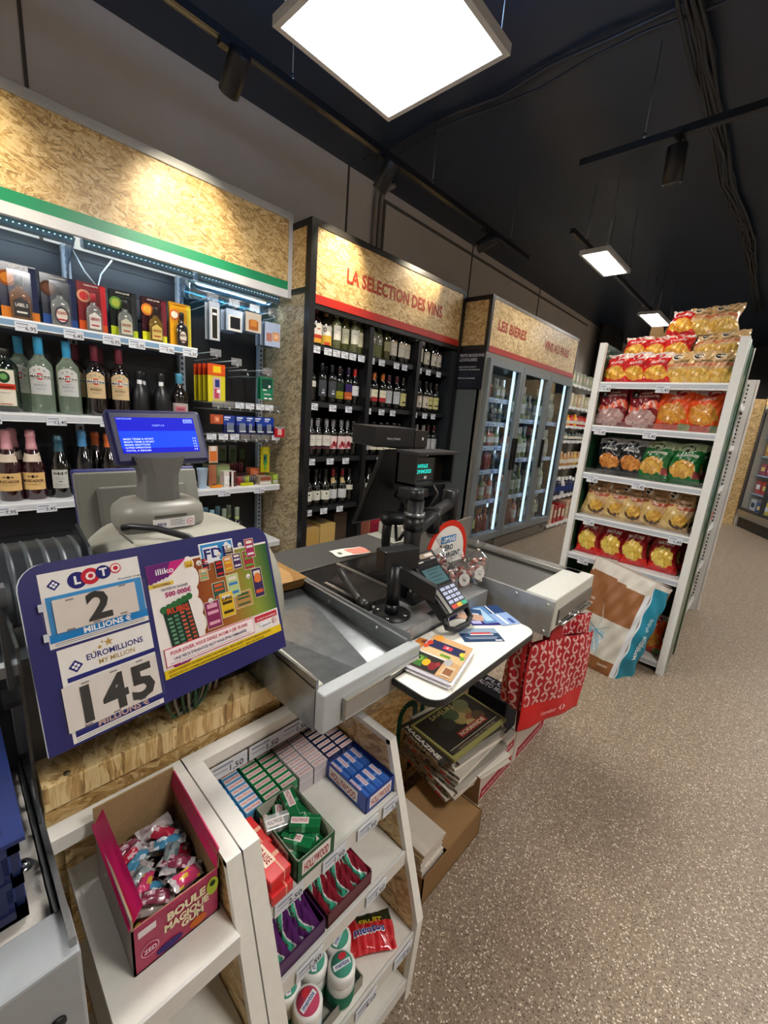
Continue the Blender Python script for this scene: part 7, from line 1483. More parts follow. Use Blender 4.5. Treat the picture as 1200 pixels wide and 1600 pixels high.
m.surf(lambda u_, v_: o_+Vector((.085*u_+.02*v_, .16*v_-.01*u_, .003+.002*math.sin(u_*7+v_*5))), 12, 16, PAPER, lambda u_, v_: '#d98a78' if v_ > .42 and abs(u_-.5) < .42 else ('#5a6a5a' if .15 < v_ < .24 and .35 < u_ < .6 else '#e8ddd2'))
tag(m.build('banknote', loc=(-1.25, 1.16, .871)), 'orange and white ten euro note lying on the cashier worktop', 'banknote')
t = thing('coin_tray', 'pale grey printer and card tray on the far end of the worktop', 'tray', (-1.30, 1.55, .87))
m = MB(); m.box((-1.38, 1.40, .8705), (-1.20, 1.69, .876), SATIN, '#8f8e84'); m.box((-1.36, 1.46, .876), (-1.25, 1.69, .935), SATIN, '#aeada2'); m.box((-1.25, 1.50, .905), (-1.2495, 1.66, .925), PAPER, '#e8e6da'); m.build('body', t, bevel=.004)
# sweets bags with oval labels
def sweet_bag(label, c, rz, seed, sc=1.):
    t = thing('sweets_bag', label, 'sweets bag', c, (0, 0, rz), group=None); rnd = random.Random(seed)
    m = MB()
    def f(u, v):
        a = 2*PI*u; z = v
        if z < .12: r = .82+.18*(z/.12)**.5
        elif z < .62: r = 1
        elif z < .80: r = 1-.83*((z-.62)/.18)
        else: r = .17+.55*((z-.80)/.20)
        w = 1+.07*math.sin(a*5+seed+z*9)+.04*math.sin(a*9+z*23)
        return Vector((.030*r*w*math.cos(a), .042*r*w*math.sin(a), .15*z*sc))
    m.surf(f, 30, 26, FILM, '#fff'); m.build('film', t, world=False)
    m = MB()
    for q in range(46):
        a = rnd.uniform(0, 2*PI); r = math.sqrt(rnd.random())*.85; z = rnd.uniform(.01, .085)*sc; cc = rnd.choice(['#b86a5c', '#e0cfc4', '#c88a7c', '#9a4038', '#e8dcd4', '#d8a898'])
        p = Vector((.027*r*math.cos(a), .038*r*math.sin(a), z)); T = Euler((rnd.uniform(0, 3), rnd.uniform(0, 3), 0)).to_matrix().to_4x4()
        m.lathe([(.004, -.006), (.006, -.003), (.006, .003), (.004, .006)], SATIN, cc, p, 8, T)
    o = m.build('sweets', t, world=False); o['kind'] = 'stuff'
    m = MB(); m.ell((.0325, 0, .045*sc), Y, Z, .019, .024, PAPER, '#e4e0d8', 24); m.text('500g', (.0332, 0, .040*sc), Y, Z, .007, PAPER, '#55504a', .01, w=.012); m.box((.0328, -.010, .053*sc), (.033, .010, .0545*sc), PAPER, '#8a857c'); m.build('label', t, world=False)
    m = MB(); m.lathe([(.0075, .118*sc), (.0075, .123*sc)], CHROME, '#d8d0c0', (0, 0, 0), 12); m.build('tie', t, world=False)
    return t
sweet_bag('clear bag of pink and white sweets with oval label, nearest the card terminal', (-.757, 1.170, .8705), -.9, 1, .85)
sweet_bag('clear bag of pink and white sweets with oval label, middle of the row', (-.735, 1.245, .8705), -.75, 2, .85)
sweet_bag('clear bag of pink sweets with oval label, right one beside the steel divider', (-.715, 1.30, .8780), -.6, 3, 1.05)
sweet_bag('clear sweets bag standing behind, touching the age limit sign', (-.815, 1.215, .8705), -.6, 4, 1.1)
# leaflets and cards on the pay table
def sheet(name, label, c, u_, v_, rects, cat='leaflet', th=.0006, base='#efebe4', grp=None, words=()):
    c = Vector(c); u_ = Vector(u_); v_ = Vector(v_); m = MB(); m.prism([c, c+u_, c+u_+v_, c+v_], (0, 0, th), PAPER, base)
    for k, (a0, a1, b0, b1, col) in enumerate(rects):
        e = Z*(th+.0002+.0001*k); 
        if a1 == 'e': m.ell(c+u_*a0+v_*b0+e, u_, v_, u_.length*b1, v_.length*b1*1., PAPER, col)
        else: m.add([c+u_*a0+v_*b0+e, c+u_*a1+v_*b0+e, c+u_*a1+v_*b1+e, c+u_*a0+v_*b1+e], [(0, 1, 2, 3)], PAPER, col)
    for (s_, a, b, hh, col, ww) in words: m.text(s_, c+u_*a+v_*b+Z*(th+.0022), u_, v_, v_.length*hh, PAPER, col, .02, w=u_.length*ww)
    return tag(m.build(name, loc=tuple(c+(u_+v_)*.5)), label, cat, grp)
ux = Vector((.114, .022, 0)); vy = Vector((-.046, .172, 0)); rnd = random.Random(13)
base = Vector((-.566, .750, .8305))
sheet('leaflet', 'yellow and red vegetable leaflet lying against the tray side, behind the fanned pile', (-.630, .826, .8306), (.070, .025, 0), (-.015, .075, 0), [(0, 1, 0, 1, '#c87a2c'), (.2, 'e', .3, .14, '#b8321e'), (.6, 'e', .7, .16, '#e0a82c'), (.3, 'e', .8, .12, '#7a3a24'), (.75, 'e', .25, .12, '#d8c8b0')], th=.0012, base='#d8c8b0')
# food leaflets: long side roughly along x
for k in range(9):
    off = Vector((rnd.uniform(-.006, .006)+.004, rnd.uniform(-.012, .006), k*.0016))
    sheet('leaflet', 'printed food leaflet in the fanned pile by the tray, %s from the bottom' % ORD[k], base+off, ux, vy, [], th=.0014, base=('#d8d4d4', '#e6e4e4', '#b8b4bc')[k % 3], grp='fanned pile of food leaflets')
sheet('leaflet', 'topmost food leaflet of the pile, with burger and vegetable pictures', base+Z*.0148+Vector((.0, .006, 0)), ux, vy, [
    (0, 1, 0, 1, '#c9a070'), (0, .62, .0, .40, '#2c2620'), (.06, .25, .05, .33, '#3a6a2c'), ('x', 'y', 0, 0, '#000')][:3]+[(.30, 'e', .20, .09, '#e0a81c'), (.12, 'e', .24, .07, '#6a9a3a'), (.47, 'e', .16, .10, '#7a1f24'), (.55, 'e', .25, .06, '#8a2c30'),
    (.0, .66, .40, .43, '#e8e4e0'), (.0, 1, .43, .60, '#d8b484'), (.45, .70, .47, .54, '#8ab03a'), (.08, .90, .62, .84, '#25284e'), (.40, .62, .68, .78, '#c83a4a'), (.06, 'e', .72, .07, '#b8321e'), (.03, 'e', .60, .06, '#c84a2a'), (.18, 'e', .93, .10, '#d8963a'), (.88, 'e', .70, .06, '#e0c23a'), (.93, 'e', .60, .05, '#5a9a3a'), (.72, 'e', .38, .09, '#a8a8a8'), (.70, .95, .03, .30, '#c8b090'), (.74, .92, .08, .24, '#8a5a3c')],
    th=.0012, base='#d8c8b0', words=(('LA GUETTE', .57, .48, .05, '#4a7a1c', .22), ('1€', .50, .70, .06, '#f4f0f0', .06)))
cards = [((-.545, .985, .8306), (.075, .10, 0), (-.062, .046, 0), [(0, 1, 0, 1, '#1f3a5c'), (.0, 1, .62, 1, '#8aa0b4'), (.3, .8, .55, .68, '#b83a3c'), (.25, .85, .48, .55, '#e0dcdc'), (.1, .9, .30, .33, '#b8c8d8'), (.15, .85, .20, .23, '#b8c8d8'), (.78, .95, .04, .12, '#e8ecf0')], 'dark blue ship postcard lying nearest the table front'),
    ((-.585, 1.09, .8306), (.075, .10, 0), (-.08, .06, 0), [(0, 1, 0, 1, '#2a2470'), (.1, .9, .75, .8, '#a8a4d8'), (.1, .9, .65, .69, '#a8a4d8'), (.1, .7, .5, .55, '#a8a4d8'), (.05, .3, .1, .3, '#b8b4dc'), (.7, .9, .45, .6, '#c8c4e8')], 'indigo flyer with white lines between the postcards'),
    ((-.565, 1.135, .8313), (.055, .10, 0), (-.10, .055, 0), [(0, 1, 0, 1, '#23406c'), (0, .5, 0, 1, '#5a86b8'), (.1, .35, .1, .9, '#a8c8e0'), (.55, .6, 0, 1, '#e0e4e8'), (.7, .9, .1, .4, '#c8d0e0')], 'light and dark blue postcard at the back of the fan'),
    ((-.655, 1.085, .8316), (.08, .06, 0), (-.05, .06, 0), [(0, 1, 0, .5, '#c8a088'), (0, 1, .5, 1, '#30507c'), (.3, .9, .5, .62, '#d8d8dc')], 'beach and sky postcard half under the card terminal'),
    ((-.52, 1.165, .8320), (.030, .065, 0), (-.07, .035, 0), [(0, 1, 0, 1, '#8aa4cc'), (.3, .42, .1, .9, '#eef0f4'), (.6, .8, .1, .5, '#3a4c8a')], 'small pale blue card at the right of the fan')]
for c_, u_, v_, R_, lb in cards: sheet('postcard', lb, c_, u_, v_, R_, cat='postcard', base='#e8e8ec', grp=None)
# ================================================================== UNDER THE TABLE
# boxes
def red_white_box(y0, y1, label, z0=0., x1=-.572, h=.165, d=.235):
    t = thing('printed_carton', label, 'carton', (x1-d/2, (y0+y1)/2, z0)); m = MB(); m.box((x1-d, y0, z0), (x1, y1, z0+h), CARD, '#c9bfb2'); m.build('box', t, bevel=.002)
    m = MB(); L = y1-y0
    for b0, b1, w_ in ((.06, .34, .92), (.62, .86, .6)):
        m.prism([(x1, y0+L*(1-w_), z0+h*b0), (x1, y1-L*.04, z0+h*b0), (x1, y1-L*.04, z0+h*b1), (x1, y0+L*(1-w_)+.01, z0+h*b1)], (.0008, 0, 0), PAPER, '#a02a34'); m.text('DES PRODUITS DE QUALITE' if b0 < .3 else 'CARREFOUR', (x1+.0016, (y0+y1)/2+L*(1-w_)/2-.01, z0+h*(b0+.1)), Y, Z, h*.08, PAPER, '#e8d8d4', .01, w=L*w_*.8)
        m.build('print', t); m = MB()
red_white_box(1.285, 1.585, 'red and white carton on the floor directly under the newspaper pile'); red_white_box(1.592, 1.93, 'red and white carton on the floor behind, under the red shopping bags')
# open cardboard box
t = thing('cardboard_box', 'open low brown cardboard box on the floor holding folded newspapers', 'cardboard box', (-.64, 1.03, 0))
x0, x1, y0, y1, h = -.735, -.505, .86, 1.20, .105; m = MB(); BR = '#8a6a46'
m.box((x0, y0, 0), (x1, y1, .004), CARD, BR); m.box((x1-.004, y0, 0), (x1, y1, h), CARD, BR); m.box((x0, y0, 0), (x0+.004, y1, h), CARD, BR); m.box((x0, y0, 0), (x1, y0+.004, h), CARD, BR); m.box((x0, y1-.004, 0), (x1, y1, h), CARD, BR)
m.build('carton', t)
m = MB(); m.prism([(x0, .995, h-.006), (x1-.004, .99, h-.006), (x1-.004, y1-.01, h), (x0, y1-.01, h)], (0, 0, .003), CARD, '#9a7850'); m.prism([(x0+.0, y1, h+.003), (x1-.02, y1, h+.003), (x1-.03, y1+.012, h+.10), (x0, y1+.012, h+.12)], (0, .003, 0), CARD, '#7c5e3e'); m.build('flap', t)
rnd = random.Random(17)
for k in range(11):
    m = MB(); zz = .010+k*.0155; dx = rnd.uniform(-.006, .006); yy0 = .868; 
    m.surf(lambda u_, v_: Vector((-.725+dx+.205*u_, yy0+.115*v_, zz+.012-.006*v_**2+.001*math.sin(v_*20+k))), 8, 12, PAPER, '#cfc6b8' if k % 3 else '#b8b0a6'); m.prism([(-.725+dx, yy0, zz), (-.52+dx, yy0, zz), (-.52+dx, yy0+.11, zz), (-.725+dx, yy0+.11, zz)], (0, 0, .0118), PAPER, ('#d8d0c2', '#c8c0b4', '#b8a8a0')[k % 3])
    m.build_ = None
    tag(m.build('newspaper', loc=(-.62, .96, zz)), 'folded newspaper in the cardboard box, %s from the bottom' % ORD[k], 'newspaper', 'newspapers in the cardboard box')
# newspaper pile on the carton
NPC = Vector((-.745, 1.16, .166)); rnd = random.Random(31)
for k in range(11):
    zz = NPC.z+k*.0135; rz = rnd.uniform(-.10, .12)-.12; cx = -.675+rnd.uniform(-.008, .008)-.0015*k; cy = 1.27+rnd.uniform(-.01, .01)
    Lx, Ly = .27-.004*k, .34-.006*k; T = Matrix.Translation((cx, cy, 0)) @ Matrix.Rotation(rz, 4, 'Z'); m = MB(); c = ('#cfc8bc', '#b8b0a4', '#ddd6ca', '#a8a298', '#8f8a80')[k % 5]
    fold = .012
    def sec(v_):   # folded section, rounded at the spine
        return [(-.5, .0), (.5, .0), (.508, .004), (.508, .008), (.5, .012), (-.5, .012)]
    m.prism([T @ Vector((a*Lx, -.5*Ly, zz+b_)) for a, b_ in sec(0)], T.to_3x3() @ Vector((0, Ly, 0)), PAPER, c)
    for q in range(7): m.box((-.45+.13*q, -.51, 0), (-.45+.13*q+.09, -.502, .007), PAPER, ('#4a4640', '#8a8276', '#b0403a', '#6a655c')[(q+k) % 4], T @ Matrix.Translation((0, 0, zz+.002)) @ Matrix.Diagonal((Lx, Ly, 1, 1)))
    for q in range(3): m.prism([T @ Vector((a*Lx*1.004, -.502*Ly, zz+.003+q*.003)) for a in (-.5, .5)]+[T @ Vector((a*Lx*1.004, -.502*Ly, zz+.0038+q*.003)) for a in (.5, -.5)], T.to_3x3() @ Vector((0, Ly*1.004, 0)), PAPER, '#6a655c')
    tag(m.build('newspaper', loc=(cx, cy, zz)), 'folded newspaper in the tall pile on the red and white carton, %s from the bottom' % ORD[k], 'newspaper', 'tall newspaper pile')
zz = NPC.z+12*.0135+.0005
def magazine(label, zz, cx, cy, rz, border, field, red=True):
    t = thing('magazine', label, 'magazine', (cx, cy, zz), (0, 0, rz)); Lx, Ly = .205, .325; m = MB()
    m.box((-Lx/2, -Ly/2, 0), (Lx/2, Ly/2, .010), PAPER, border); m.build('pages', t, world=False)
    m = MB(); m.box((-Lx/2+.010, -Ly/2+.010, .010), (Lx/2-.016, Ly/2-.010, .0104), PAPER, field); e = .0107
    rr = random.Random(3)
    for q, (x_, y_, r_, c_) in enumerate(((-.03, .05, .038, '#6a6038'), (-.01, .02, .030, '#8a7a48'), (-.045, .0, .03, '#3c4a30'), (.01, .06, .022, '#7c4a34'), (.03, .035, .02, '#a08a5a'), (-.06, .08, .03, '#57583a'), (.02, .09, .025, '#4a3a24'), (-.02, -.05, .03, '#2a2a20'))): m.ell((x_, y_, e+.0001*q), X, Y, r_, r_*1.2, PAPER, c_)
    if red: m.box((.030, -.06, e+.0012), (.058, .10, e+.0014), PAPER, '#7c1f1c'); m.text('NORMANDIE', (.052, .02, e+.002), Y, -X, .017, PAPER, '#c8b89a', .02, w=.145)
    m.box((.068, -Ly/2+.02, e), (.070, Ly/2-.02, e+.0003), PAPER, '#c8c0a8'); m.box((.074, -Ly/2+.02, e), (.088, Ly/2-.02, e+.0003), PAPER, '#3a3128'); m.text('GASTRONOMIE ET TERROIR', (.086, .0, e+.0008), Y, -X, .008, PAPER, '#8a8068', .01, w=.22)
    m.text('SAVEURS', (-.065, -.02, e+.002), Y, -X, .02, PAPER, '#a8a060', .01, w=.13); m.build('cover', t, world=False)
magazine('food magazine with dark cover and yellow border on top of the newspaper pile', zz, -.668, 1.252, -.07, '#8d8a52', '#231d16')
t = thing('magazine', 'dark magazine with big white lettering, second from the top of the newspaper pile', 'magazine', (-.683, 1.226, zz-.0135)); T = Matrix.Translation((-.683, 1.226, zz-.0133)) @ Matrix.Rotation(-.16, 4, 'Z')
m = MB(); m.box((-.105, -.165, 0), (.105, .165, .0128), PAPER, '#35302c', T); m.build('pages', t)
m = MB(); m.text('NORMANDIE', T @ Vector((0, -.166, .001)), T.to_3x3() @ X, Z, .011, PAPER, '#c9c4b8', .04, w=.19); m.text('MAGAZINE', T @ Vector((0, -.160, .0131)), T.to_3x3() @ X, T.to_3x3() @ Y, .016, PAPER, '#c9c4b8', .04, w=.18); m.build('lettering', t)
t = thing('dark_magazine', 'stack of black and white patterned magazine just behind the pile, under the table', 'magazine', (-.66, 1.54, .166)); m = MB(); m.box((-.78, 1.50, .166), (-.60, 1.62, .33), PAPER, '#1c1f2c'); m.build('pages', t)
m = MB(); m.text('AUTO MOTO', (-.69, 1.54, .332), X, Y, .03, PAPER, '#c8ccd8', .03, w=.15); m.text('PLUS', (-.69, 1.58, .332), X, Y, .025, PAPER, '#c8ccd8', .03, w=.12); m.build('cover', t)

# ---- red shopping bags
def red_bag(label, p0, p1, z0, z1, band, pattern, lean=.0, name='shopping_bag', depth=.035, sub=None):
    p0 = Vector(p0); p1 = Vector(p1); u_ = (p1-p0); Wd = u_.length; un = u_.normalized(); n = Vector((un.y, -un.x, 0))
    t = thing(name, label, 'shopping bag', (p0.x, p0.y, z0), group='red shopping bags'); m = MB()
    def F(u, v, s=1):
        bul = math.sin(PI*u)**.6*math.sin(PI*min(1, v*1.0))**.5 if 0 < v < 1 else 0
        return Vector((p0.x, p0.y, 0))+u_*u+n*(s*(.004+depth*.5*bul)+lean*(1-v)+.004*math.sin(u*11+v*7)*s+.006*math.sin(u*3+1.5)*(1-v))+Z*(z0+(z1-z0)*v+.008*math.sin(u*5)*(v > .95))
    NU, NV = (150, 150) if sub else (70, 110)
    NU, NV = (NU, NV) if pattern else (24, 24)
    def cf(u, v):
        if v < band: return '#d40a12' if v > .02 else '#b00a12'
        if not pattern: return '#b0121e'
        if u < .03: return '#b8121e'
        a = (u*Wd)/.042; b_ = ((v)*(z1-z0))/.050; i = int(a); j = int(b_+(.5 if i % 2 else 0)); x = a-i-.5; y = (b_+(.5 if i % 2 else 0))-j-.5
        s_ = 1 if (i+j) % 2 else -1; x *= s_; x -= .05
        r = math.hypot(x*1.15, y*.92); ang = math.atan2(y, x)
        if .29 < r < .45 and abs(ang) > .62: return '#e0b6b2'
        if math.hypot(x-.24, abs(y)-.24) < .11: return '#e0b6b2'
        return '#b0081c'
    m.surf(lambda u, v: F(u, v), NU, NV, FABRIC, cf); m.surf(lambda u, v: F(1-u, v, -1), 24, 24, FABRIC, '#8a1018')
    m.prism([F(0, 0), F(1, 0), F(1, 0, -1), F(0, 0, -1)], (0, 0, .001), FABRIC, '#a01018'); m.build('bag_body', t)
    if sub:
        m = MB(); c = F(.50, band*.42)+n*.003; m.text('Carrefour', c-un*.03, un, Z, .016, PAPER, '#e8a8a8', .02, w=.085)
        q = c+un*.045+Z*.007
        m.prism([q-un*.019, q-un*.004+Z*.013, q-un*.004+Z*.006, q-un*.010, q-un*.004-Z*.006, q-un*.004-Z*.013], n*.0006, PAPER, '#f0c8c8'); m.prism([q+un*.019, q+un*.004-Z*.013, q+un*.004-Z*.006, q+un*.010, q+un*.004+Z*.006, q+un*.004+Z*.013], n*.0006, PAPER, '#f0c8c8'); m.build('printed_logo', t)
    m = MB(); a = F(.25, .99); b_ = F(.45, .99); 
    m.prism([a+n*.002, b_+n*.002, b_+n*.001+Z*.07-un*.01, a+n*.001+Z*.07+un*.01], n*.002, FABRIC, '#a8121e'); m.build('strap', t)
    return t
red_bag('foremost red shopping bag with pale looping pattern, hanging under the belt end', (-.500, 1.36, 0), (-.385, 1.69, 0), .35, .70, .30, True, sub=True)
red_bag('plain-sided red shopping bag hanging left of the patterned one, mostly under the table', (-.585, 1.405, 0), (-.500, 1.37, 0), .42, .765, .0, True, depth=.05)
red_bag('red shopping bag folded behind the patterned one, its corner showing at the right', (-.50, 1.48, 0), (-.415, 1.735, 0), .42, .755, .0, True, depth=.02)
m = MB(); m.tube([(-.58, 1.36, .78), (-.50, 1.40, .775), (-.44, 1.55, .775), (-.44, 1.70, .78)], .006, CHROME, '#9a9a9a', 8); tag(m.build('bag_hanger', loc=(-.5, 1.5, .775)), 'steel hook rail under the belt end carrying the red shopping bags', 'hook rail')
# ---- paper sack leaning on the gondola
def sack():
    t = thing('paper_sack', 'big crumpled brown, white and teal paper sack leaning on the crisps shelf', 'sack', (-.50, 2.78, 0))
    bl = Vector((-.80, 2.70, 0)); br = Vector((-.455, 2.665, 0)); tl_ = Vector((-.735, 2.90, .66)); tr_ = Vector((-.375, 2.86, .60)); dp0 = Vector((.075, .13, 0)); dp1 = Vector((.075, .055, -.03))
    def fr(u, v):
        p = bl.lerp(br, u).lerp(tl_.lerp(tr_, u), v); k = math.sin(PI*u)**.7*math.sin(PI*v)**.5
        return p+Vector((-.1, -1, .25)).normalized()*(.035*k+.006*math.sin(u*17+v*9)*math.sin(v*11)+.004*math.sin(u*31-v*23))
    def cf(u, v):
        if v > .87+.02*math.sin(u*6): return '#cfcac0'
        if u > .93: return '#d8dce0'
        if v > .50: return '#8f5c32'
        if v < .13: return '#86552c'
        if .35 < u < .62 and .16 < v < .38: return '#a8c4d0' if (u*40+v*30) % 4 > 1 else '#dcdcd8'
        return '#cbc8bd'
    m = MB(); m.surf(fr, 44, 60, FOILP, cf)
    def sd(u, v):
        a = fr(1, v); b = a+dp0.lerp(dp1, v); p = a.lerp(b, u); return p+Vector((1, -.3, 0)).normalized()*(.020*math.sin(PI*u)*math.sin(PI*v)+.005*math.sin(v*25+u*7))
    m.surf(sd, 14, 60, FOILP, lambda u, v: '#cfcac0' if v > .95 else ('#d8e4e8' if u < .06 else '#1684a0'))
    def bk(u, v): p = (bl+dp0).lerp(br+dp0, u).lerp((tl_+dp1).lerp(tr_+dp1, u), v); return p
    m.surf(lambda u, v: bk(1-u, v), 8, 8, FOILP, '#7a5a3a'); m.add([fr(k/8, 1) for k in range(9)]+[bk(k/8, 1)+Z*.01 for k in range(9)], [(k, k+1, k+10, k+9) for k in range(8)], FOILP, '#bdb8ae')
    m.surf(lambda u, v: fr(0, v)+dp0.lerp(dp1, v)*u, 6, 10, FOILP, '#8a5a34'); m.build('paper', t)
    m = MB(); m.textf('PETIT', lambda u, v: fr(u, v)+Vector((0, -.005, .001)), .05, .26, .54, .05, PAPER, '#e8e0d4', .02); m.textf('EST 1935', lambda u, v: fr(u, v)+Vector((0, -.005, .001)), .08, .26, .62, .02, PAPER, '#e8e0d4', .02)
    f2 = lambda u, v: sd(.35+v, u)+Vector((.004, -.003, 0)); m.textf('Madeleine', f2, .22, .48, 0, .28, PAPER, '#e0eef2', .01); m.textf('farine', f2, .52, .66, 0, .2, PAPER, '#b8dce4', .01)
    m.textf('CACAO', lambda u, v: fr(u, v)+Vector((0, -.006, .001)), .70, .86, .07, .025, PAPER, '#e0d4c4', .02)
    for k, (a0, b0, a1, b1) in enumerate(((.30, .30, .66, .44), (.32, .42, .64, .32), (.48, .28, .50, .50), (.44, .62, .52, .46))):
        m.surf(lambda u, v: fr(a0+(a1-a0)*u+.006*v*(1 if k != 2 else 1), b0+(b1-b0)*u+.008*v)+Vector((0, -.006, .002)), 8, 1, PAPER, '#5aa0b8' if k < 3 else '#d8d2c4')
    m.build('print', t)
FOILP = printed('crumpled_paper', .55, bump=.8, bscale=22)
sack()
# ================================================================== CRISPS
def crisp(key, name, w, h, th, colfn, texts, ovals=(), seed=1, mat=None):
    t = thing(name, 'x', 'crisps', group='crisp bags on the gondola end'); mat = mat or FOILB; rnd = random.Random(seed); ph = [rnd.uniform(0, 6) for _ in range(6)]
    def F(s):
        def g(u, v):
            a = min(1, max(0, (v-.05)/.90)); k = (max(0, math.sin(PI*a))**.5)*(max(0, math.sin(PI*u))**.55)
            if v < .5: k = k*.85+.15*math.sin(PI*u)**.5*(1 if v > .02 else 0)
            wr = .030*math.sin(u*15+ph[0]+v*6)+.035*math.sin(v*21+ph[1]+u*9)+.03*math.sin(u*33+ph[2]-v*17)
            inside = 1 if (0 < u < 1 and .03 < v < .97) else 0
            x = (u-.5)*w*(1-.10*math.sin(PI*v))+.006*math.sin(v*8+ph[3]); y = -s*(th/2*k+wr*th*.9*inside)+.004*math.sin(u*30+ph[4])*(v < .05 or v > .94)
            return Vector((x, y, v*h*(1+.02*math.sin(u*7+ph[5]))))
        return g
    m = MB(); f = F(1); g = F(-1); NU, NV = 30, 40
    m.surf(f, NU, NV, mat, colfn); m.surf(lambda u, v: g(1-u, v), 14, 20, mat, lambda u, v: colfn(.02, v)); m.build('bag_film', t, world=False)
    m = MB()
    for (cu, cv, ru, rv, c) in ovals:
        lift = Vector((0, -.0015-.0004*ovals.index((cu, cv, ru, rv, c)), 0)); n = 20
        vs = [f(cu, cv)+lift]+[f(cu+ru*math.cos(2*PI*q/n), cv+rv*math.sin(2*PI*q/n))+lift for q in range(n)]; m.add(vs, [(0, q+1, (q+1) % n+1) for q in range(n)], PAPER, c, True)
    for (s_, u0, u1, v0, hh, c) in texts: m.textf(s_, lambda u, v: f(u, v)+Vector((0, -.003, 0)), u0, u1, v0, hh, PAPER, c, .02)
    m.build('print', t, world=False); kids(t); PROTO[key] = [t, False]
FOILB = printed('crisp_bag_film', .26, coat=.45, bump=.5, bscale=35)
def chips(u, v, cu, cv, ru, rv, seed=0):
    d = ((u-cu)/ru)**2+((v-cv)/rv)**2+.18*math.sin(u*23+seed)*math.sin(v*19+seed)
    if d > 1: return None
    best = 9; bi = 0; hit = -1
    for q in range(12):
        r = random.Random(q*31+seed); x = cu+r.uniform(-.8, .8)*ru; y = cv+r.uniform(-.8, .8)*rv; a = r.uniform(0, 3)
        dx = (u-x)*math.cos(a)+(v-y)*math.sin(a); dy = -(u-x)*math.sin(a)+(v-y)*math.cos(a); e = (dx/.16)**2+(dy/.09)**2
        if e < 1: hit = q; he = e
    if hit < 0: return 1
    return 2 if he > .80 else (0 if hit % 2 else 1)
def cf_nature(u, v):
    if v > .80+.05*math.sin(u*7): return '#d9c8c6'
    k = chips(u, v, .5, .30, .42, .22)
    if k is not None: return ('#e8b848', '#dc9c30', '#b87a24')[k]
    return '#c01a1e'
def cf_nature2(u, v):
    k = chips(u, v, .48, .40, .40, .27, 1)
    if k is not None: return ('#e4cb62', '#d6b448', '#b08c34')[k]
    return '#c4201a' if v < .22 else '#8a1018'
def cf_anc(u, v):
    k = chips(u, v, .66, .28, .26, .15, 2)
    if k is not None: return ('#d8ae4c', '#c8963c', '#a87630')[k]
    if ((u-.66)/.32)**2+((v-.25)/.19)**2 < 1 and v < .25: return '#4a3424'
    k = chips(u, v, .30, .30, .38, .30, 3)
    if k is not None: return ('#d8be84', '#ccae70', '#b8965c')[k]
    if .56 < v < .63: return '#a8503c'
    return '#b08a62' if v > .63 else '#c0a078'
def cf_anc2(u, v):
    k = chips(u, v, .5, .22, .46, .20, 3)
    if k is not None: return ('#e0bc62', '#d8ac50', '#b88c40')[k]
    if .50 < v < .57: return '#c46a4a'
    return '#c8a676'
def cf_bbq(u, v):
    k = chips(u, v, .5, .36, .42, .20, 4)
    if k is not None: return ('#d08c40', '#c07830', '#9a5c24')[k]
    return '#9a9c9e' if v > .80+.05*math.sin(u*9) else ('#15171a' if v > .12 else '#2a2c2e')
def cf_bolo(u, v):
    k = chips(u, v, .48, .36, .40, .22, 5)
    if k is not None: return ('#dcae50', '#cc9840', '#a87a34')[k]
    if v > .80+.04*math.sin(u*9): return '#b8cca8'
    if u > .78 and .15 < v < .32: return '#8a3a3c'
    return '#17642e'
def cf_spicy(u, v):
    k = chips(u, v, .46, .38, .44, .24, 6)
    if k is not None: return ('#e0a040', '#d08c30', '#b07028')[k]
    if v > .84+.03*math.sin(u*9): return '#cfc0bc'
    if v < .14: return '#b83a20' if u < .7 else '#7a8a5a'
    return '#e0501a'
def cf_shrimp(u, v):
    k = chips(u, v, .52, .22, .46, .22, 7)
    if k is not None: return ('#c8a8a4', '#b89490', '#a07c7a')[k]
    if .40 < v+.1*math.sin(u*6) < .58: return '#d85a3c' if (u*9+v*5) % 2 > .7 else '#e0b0a0'
    return '#7a1420' if v < .92 else '#5a1018'
EMB = lambda c: ((.5, .88, .17, .065, c), (.5, .885, .12, .03, '#e0dcd8'))
crisp('c_nat', 'crisp_bag', .155, .20, .085, cf_nature, (('NATURE', .28, .74, .60, .075, '#f0e4e0'),), ((.52, .86, .17, .08, '#a81a24'), (.52, .87, .11, .025, '#e8d8d4')), 1)
crisp('c_nat2', 'crisp_bag', .165, .235, .10, cf_nature2, (('NATURE', .24, .78, .74, .085, '#e8d8d4'),), (), 2)
crisp('c_anc', 'crisp_bag', .160, .245, .09, cf_anc, (('CHIPS à', .42, .86, .80, .045, '#4a3a2c'), ('Ancienne', .12, .90, .665, .085, '#3c2c22'), ('NATURE', .40, .66, .578, .032, '#ecdccc')), ((.26, .86, .16, .10, '#d8cfc0'), (.26, .86, .13, .08, '#1c2026'), (.26, .865, .09, .02, '#d8cfc0')), 3)
crisp('c_anc2', 'crisp_bag', .155, .20, .085, cf_anc2, (('Ancienne', .22, .88, .61, .075, '#6a4a34'), ('NATURE', .36, .66, .515, .035, '#f0dcc8')), ((.34, .82, .19, .11, '#e4dcd0'), (.34, .82, .15, .085, '#20242c'), (.34, .825, .11, .025, '#e4dcd0')), 4)
crisp('c_bbq', 'crisp_bag', .160, .235, .09, cf_bbq, (('BARBECUE', .22, .84, .665, .06, '#c8c8c4'),), ((.5, .86, .20, .09, '#22262a'), (.5, .87, .14, .025, '#c9cbca')), 5)
crisp('c_bolo', 'crisp_bag', .175, .24, .09, cf_bolo, (('BOLOGNAISE', .20, .86, .665, .06, '#e4e8dc'),), ((.5, .86, .20, .085, '#1a2a20'), (.5, .87, .14, .025, '#d8dcd0')), 6)
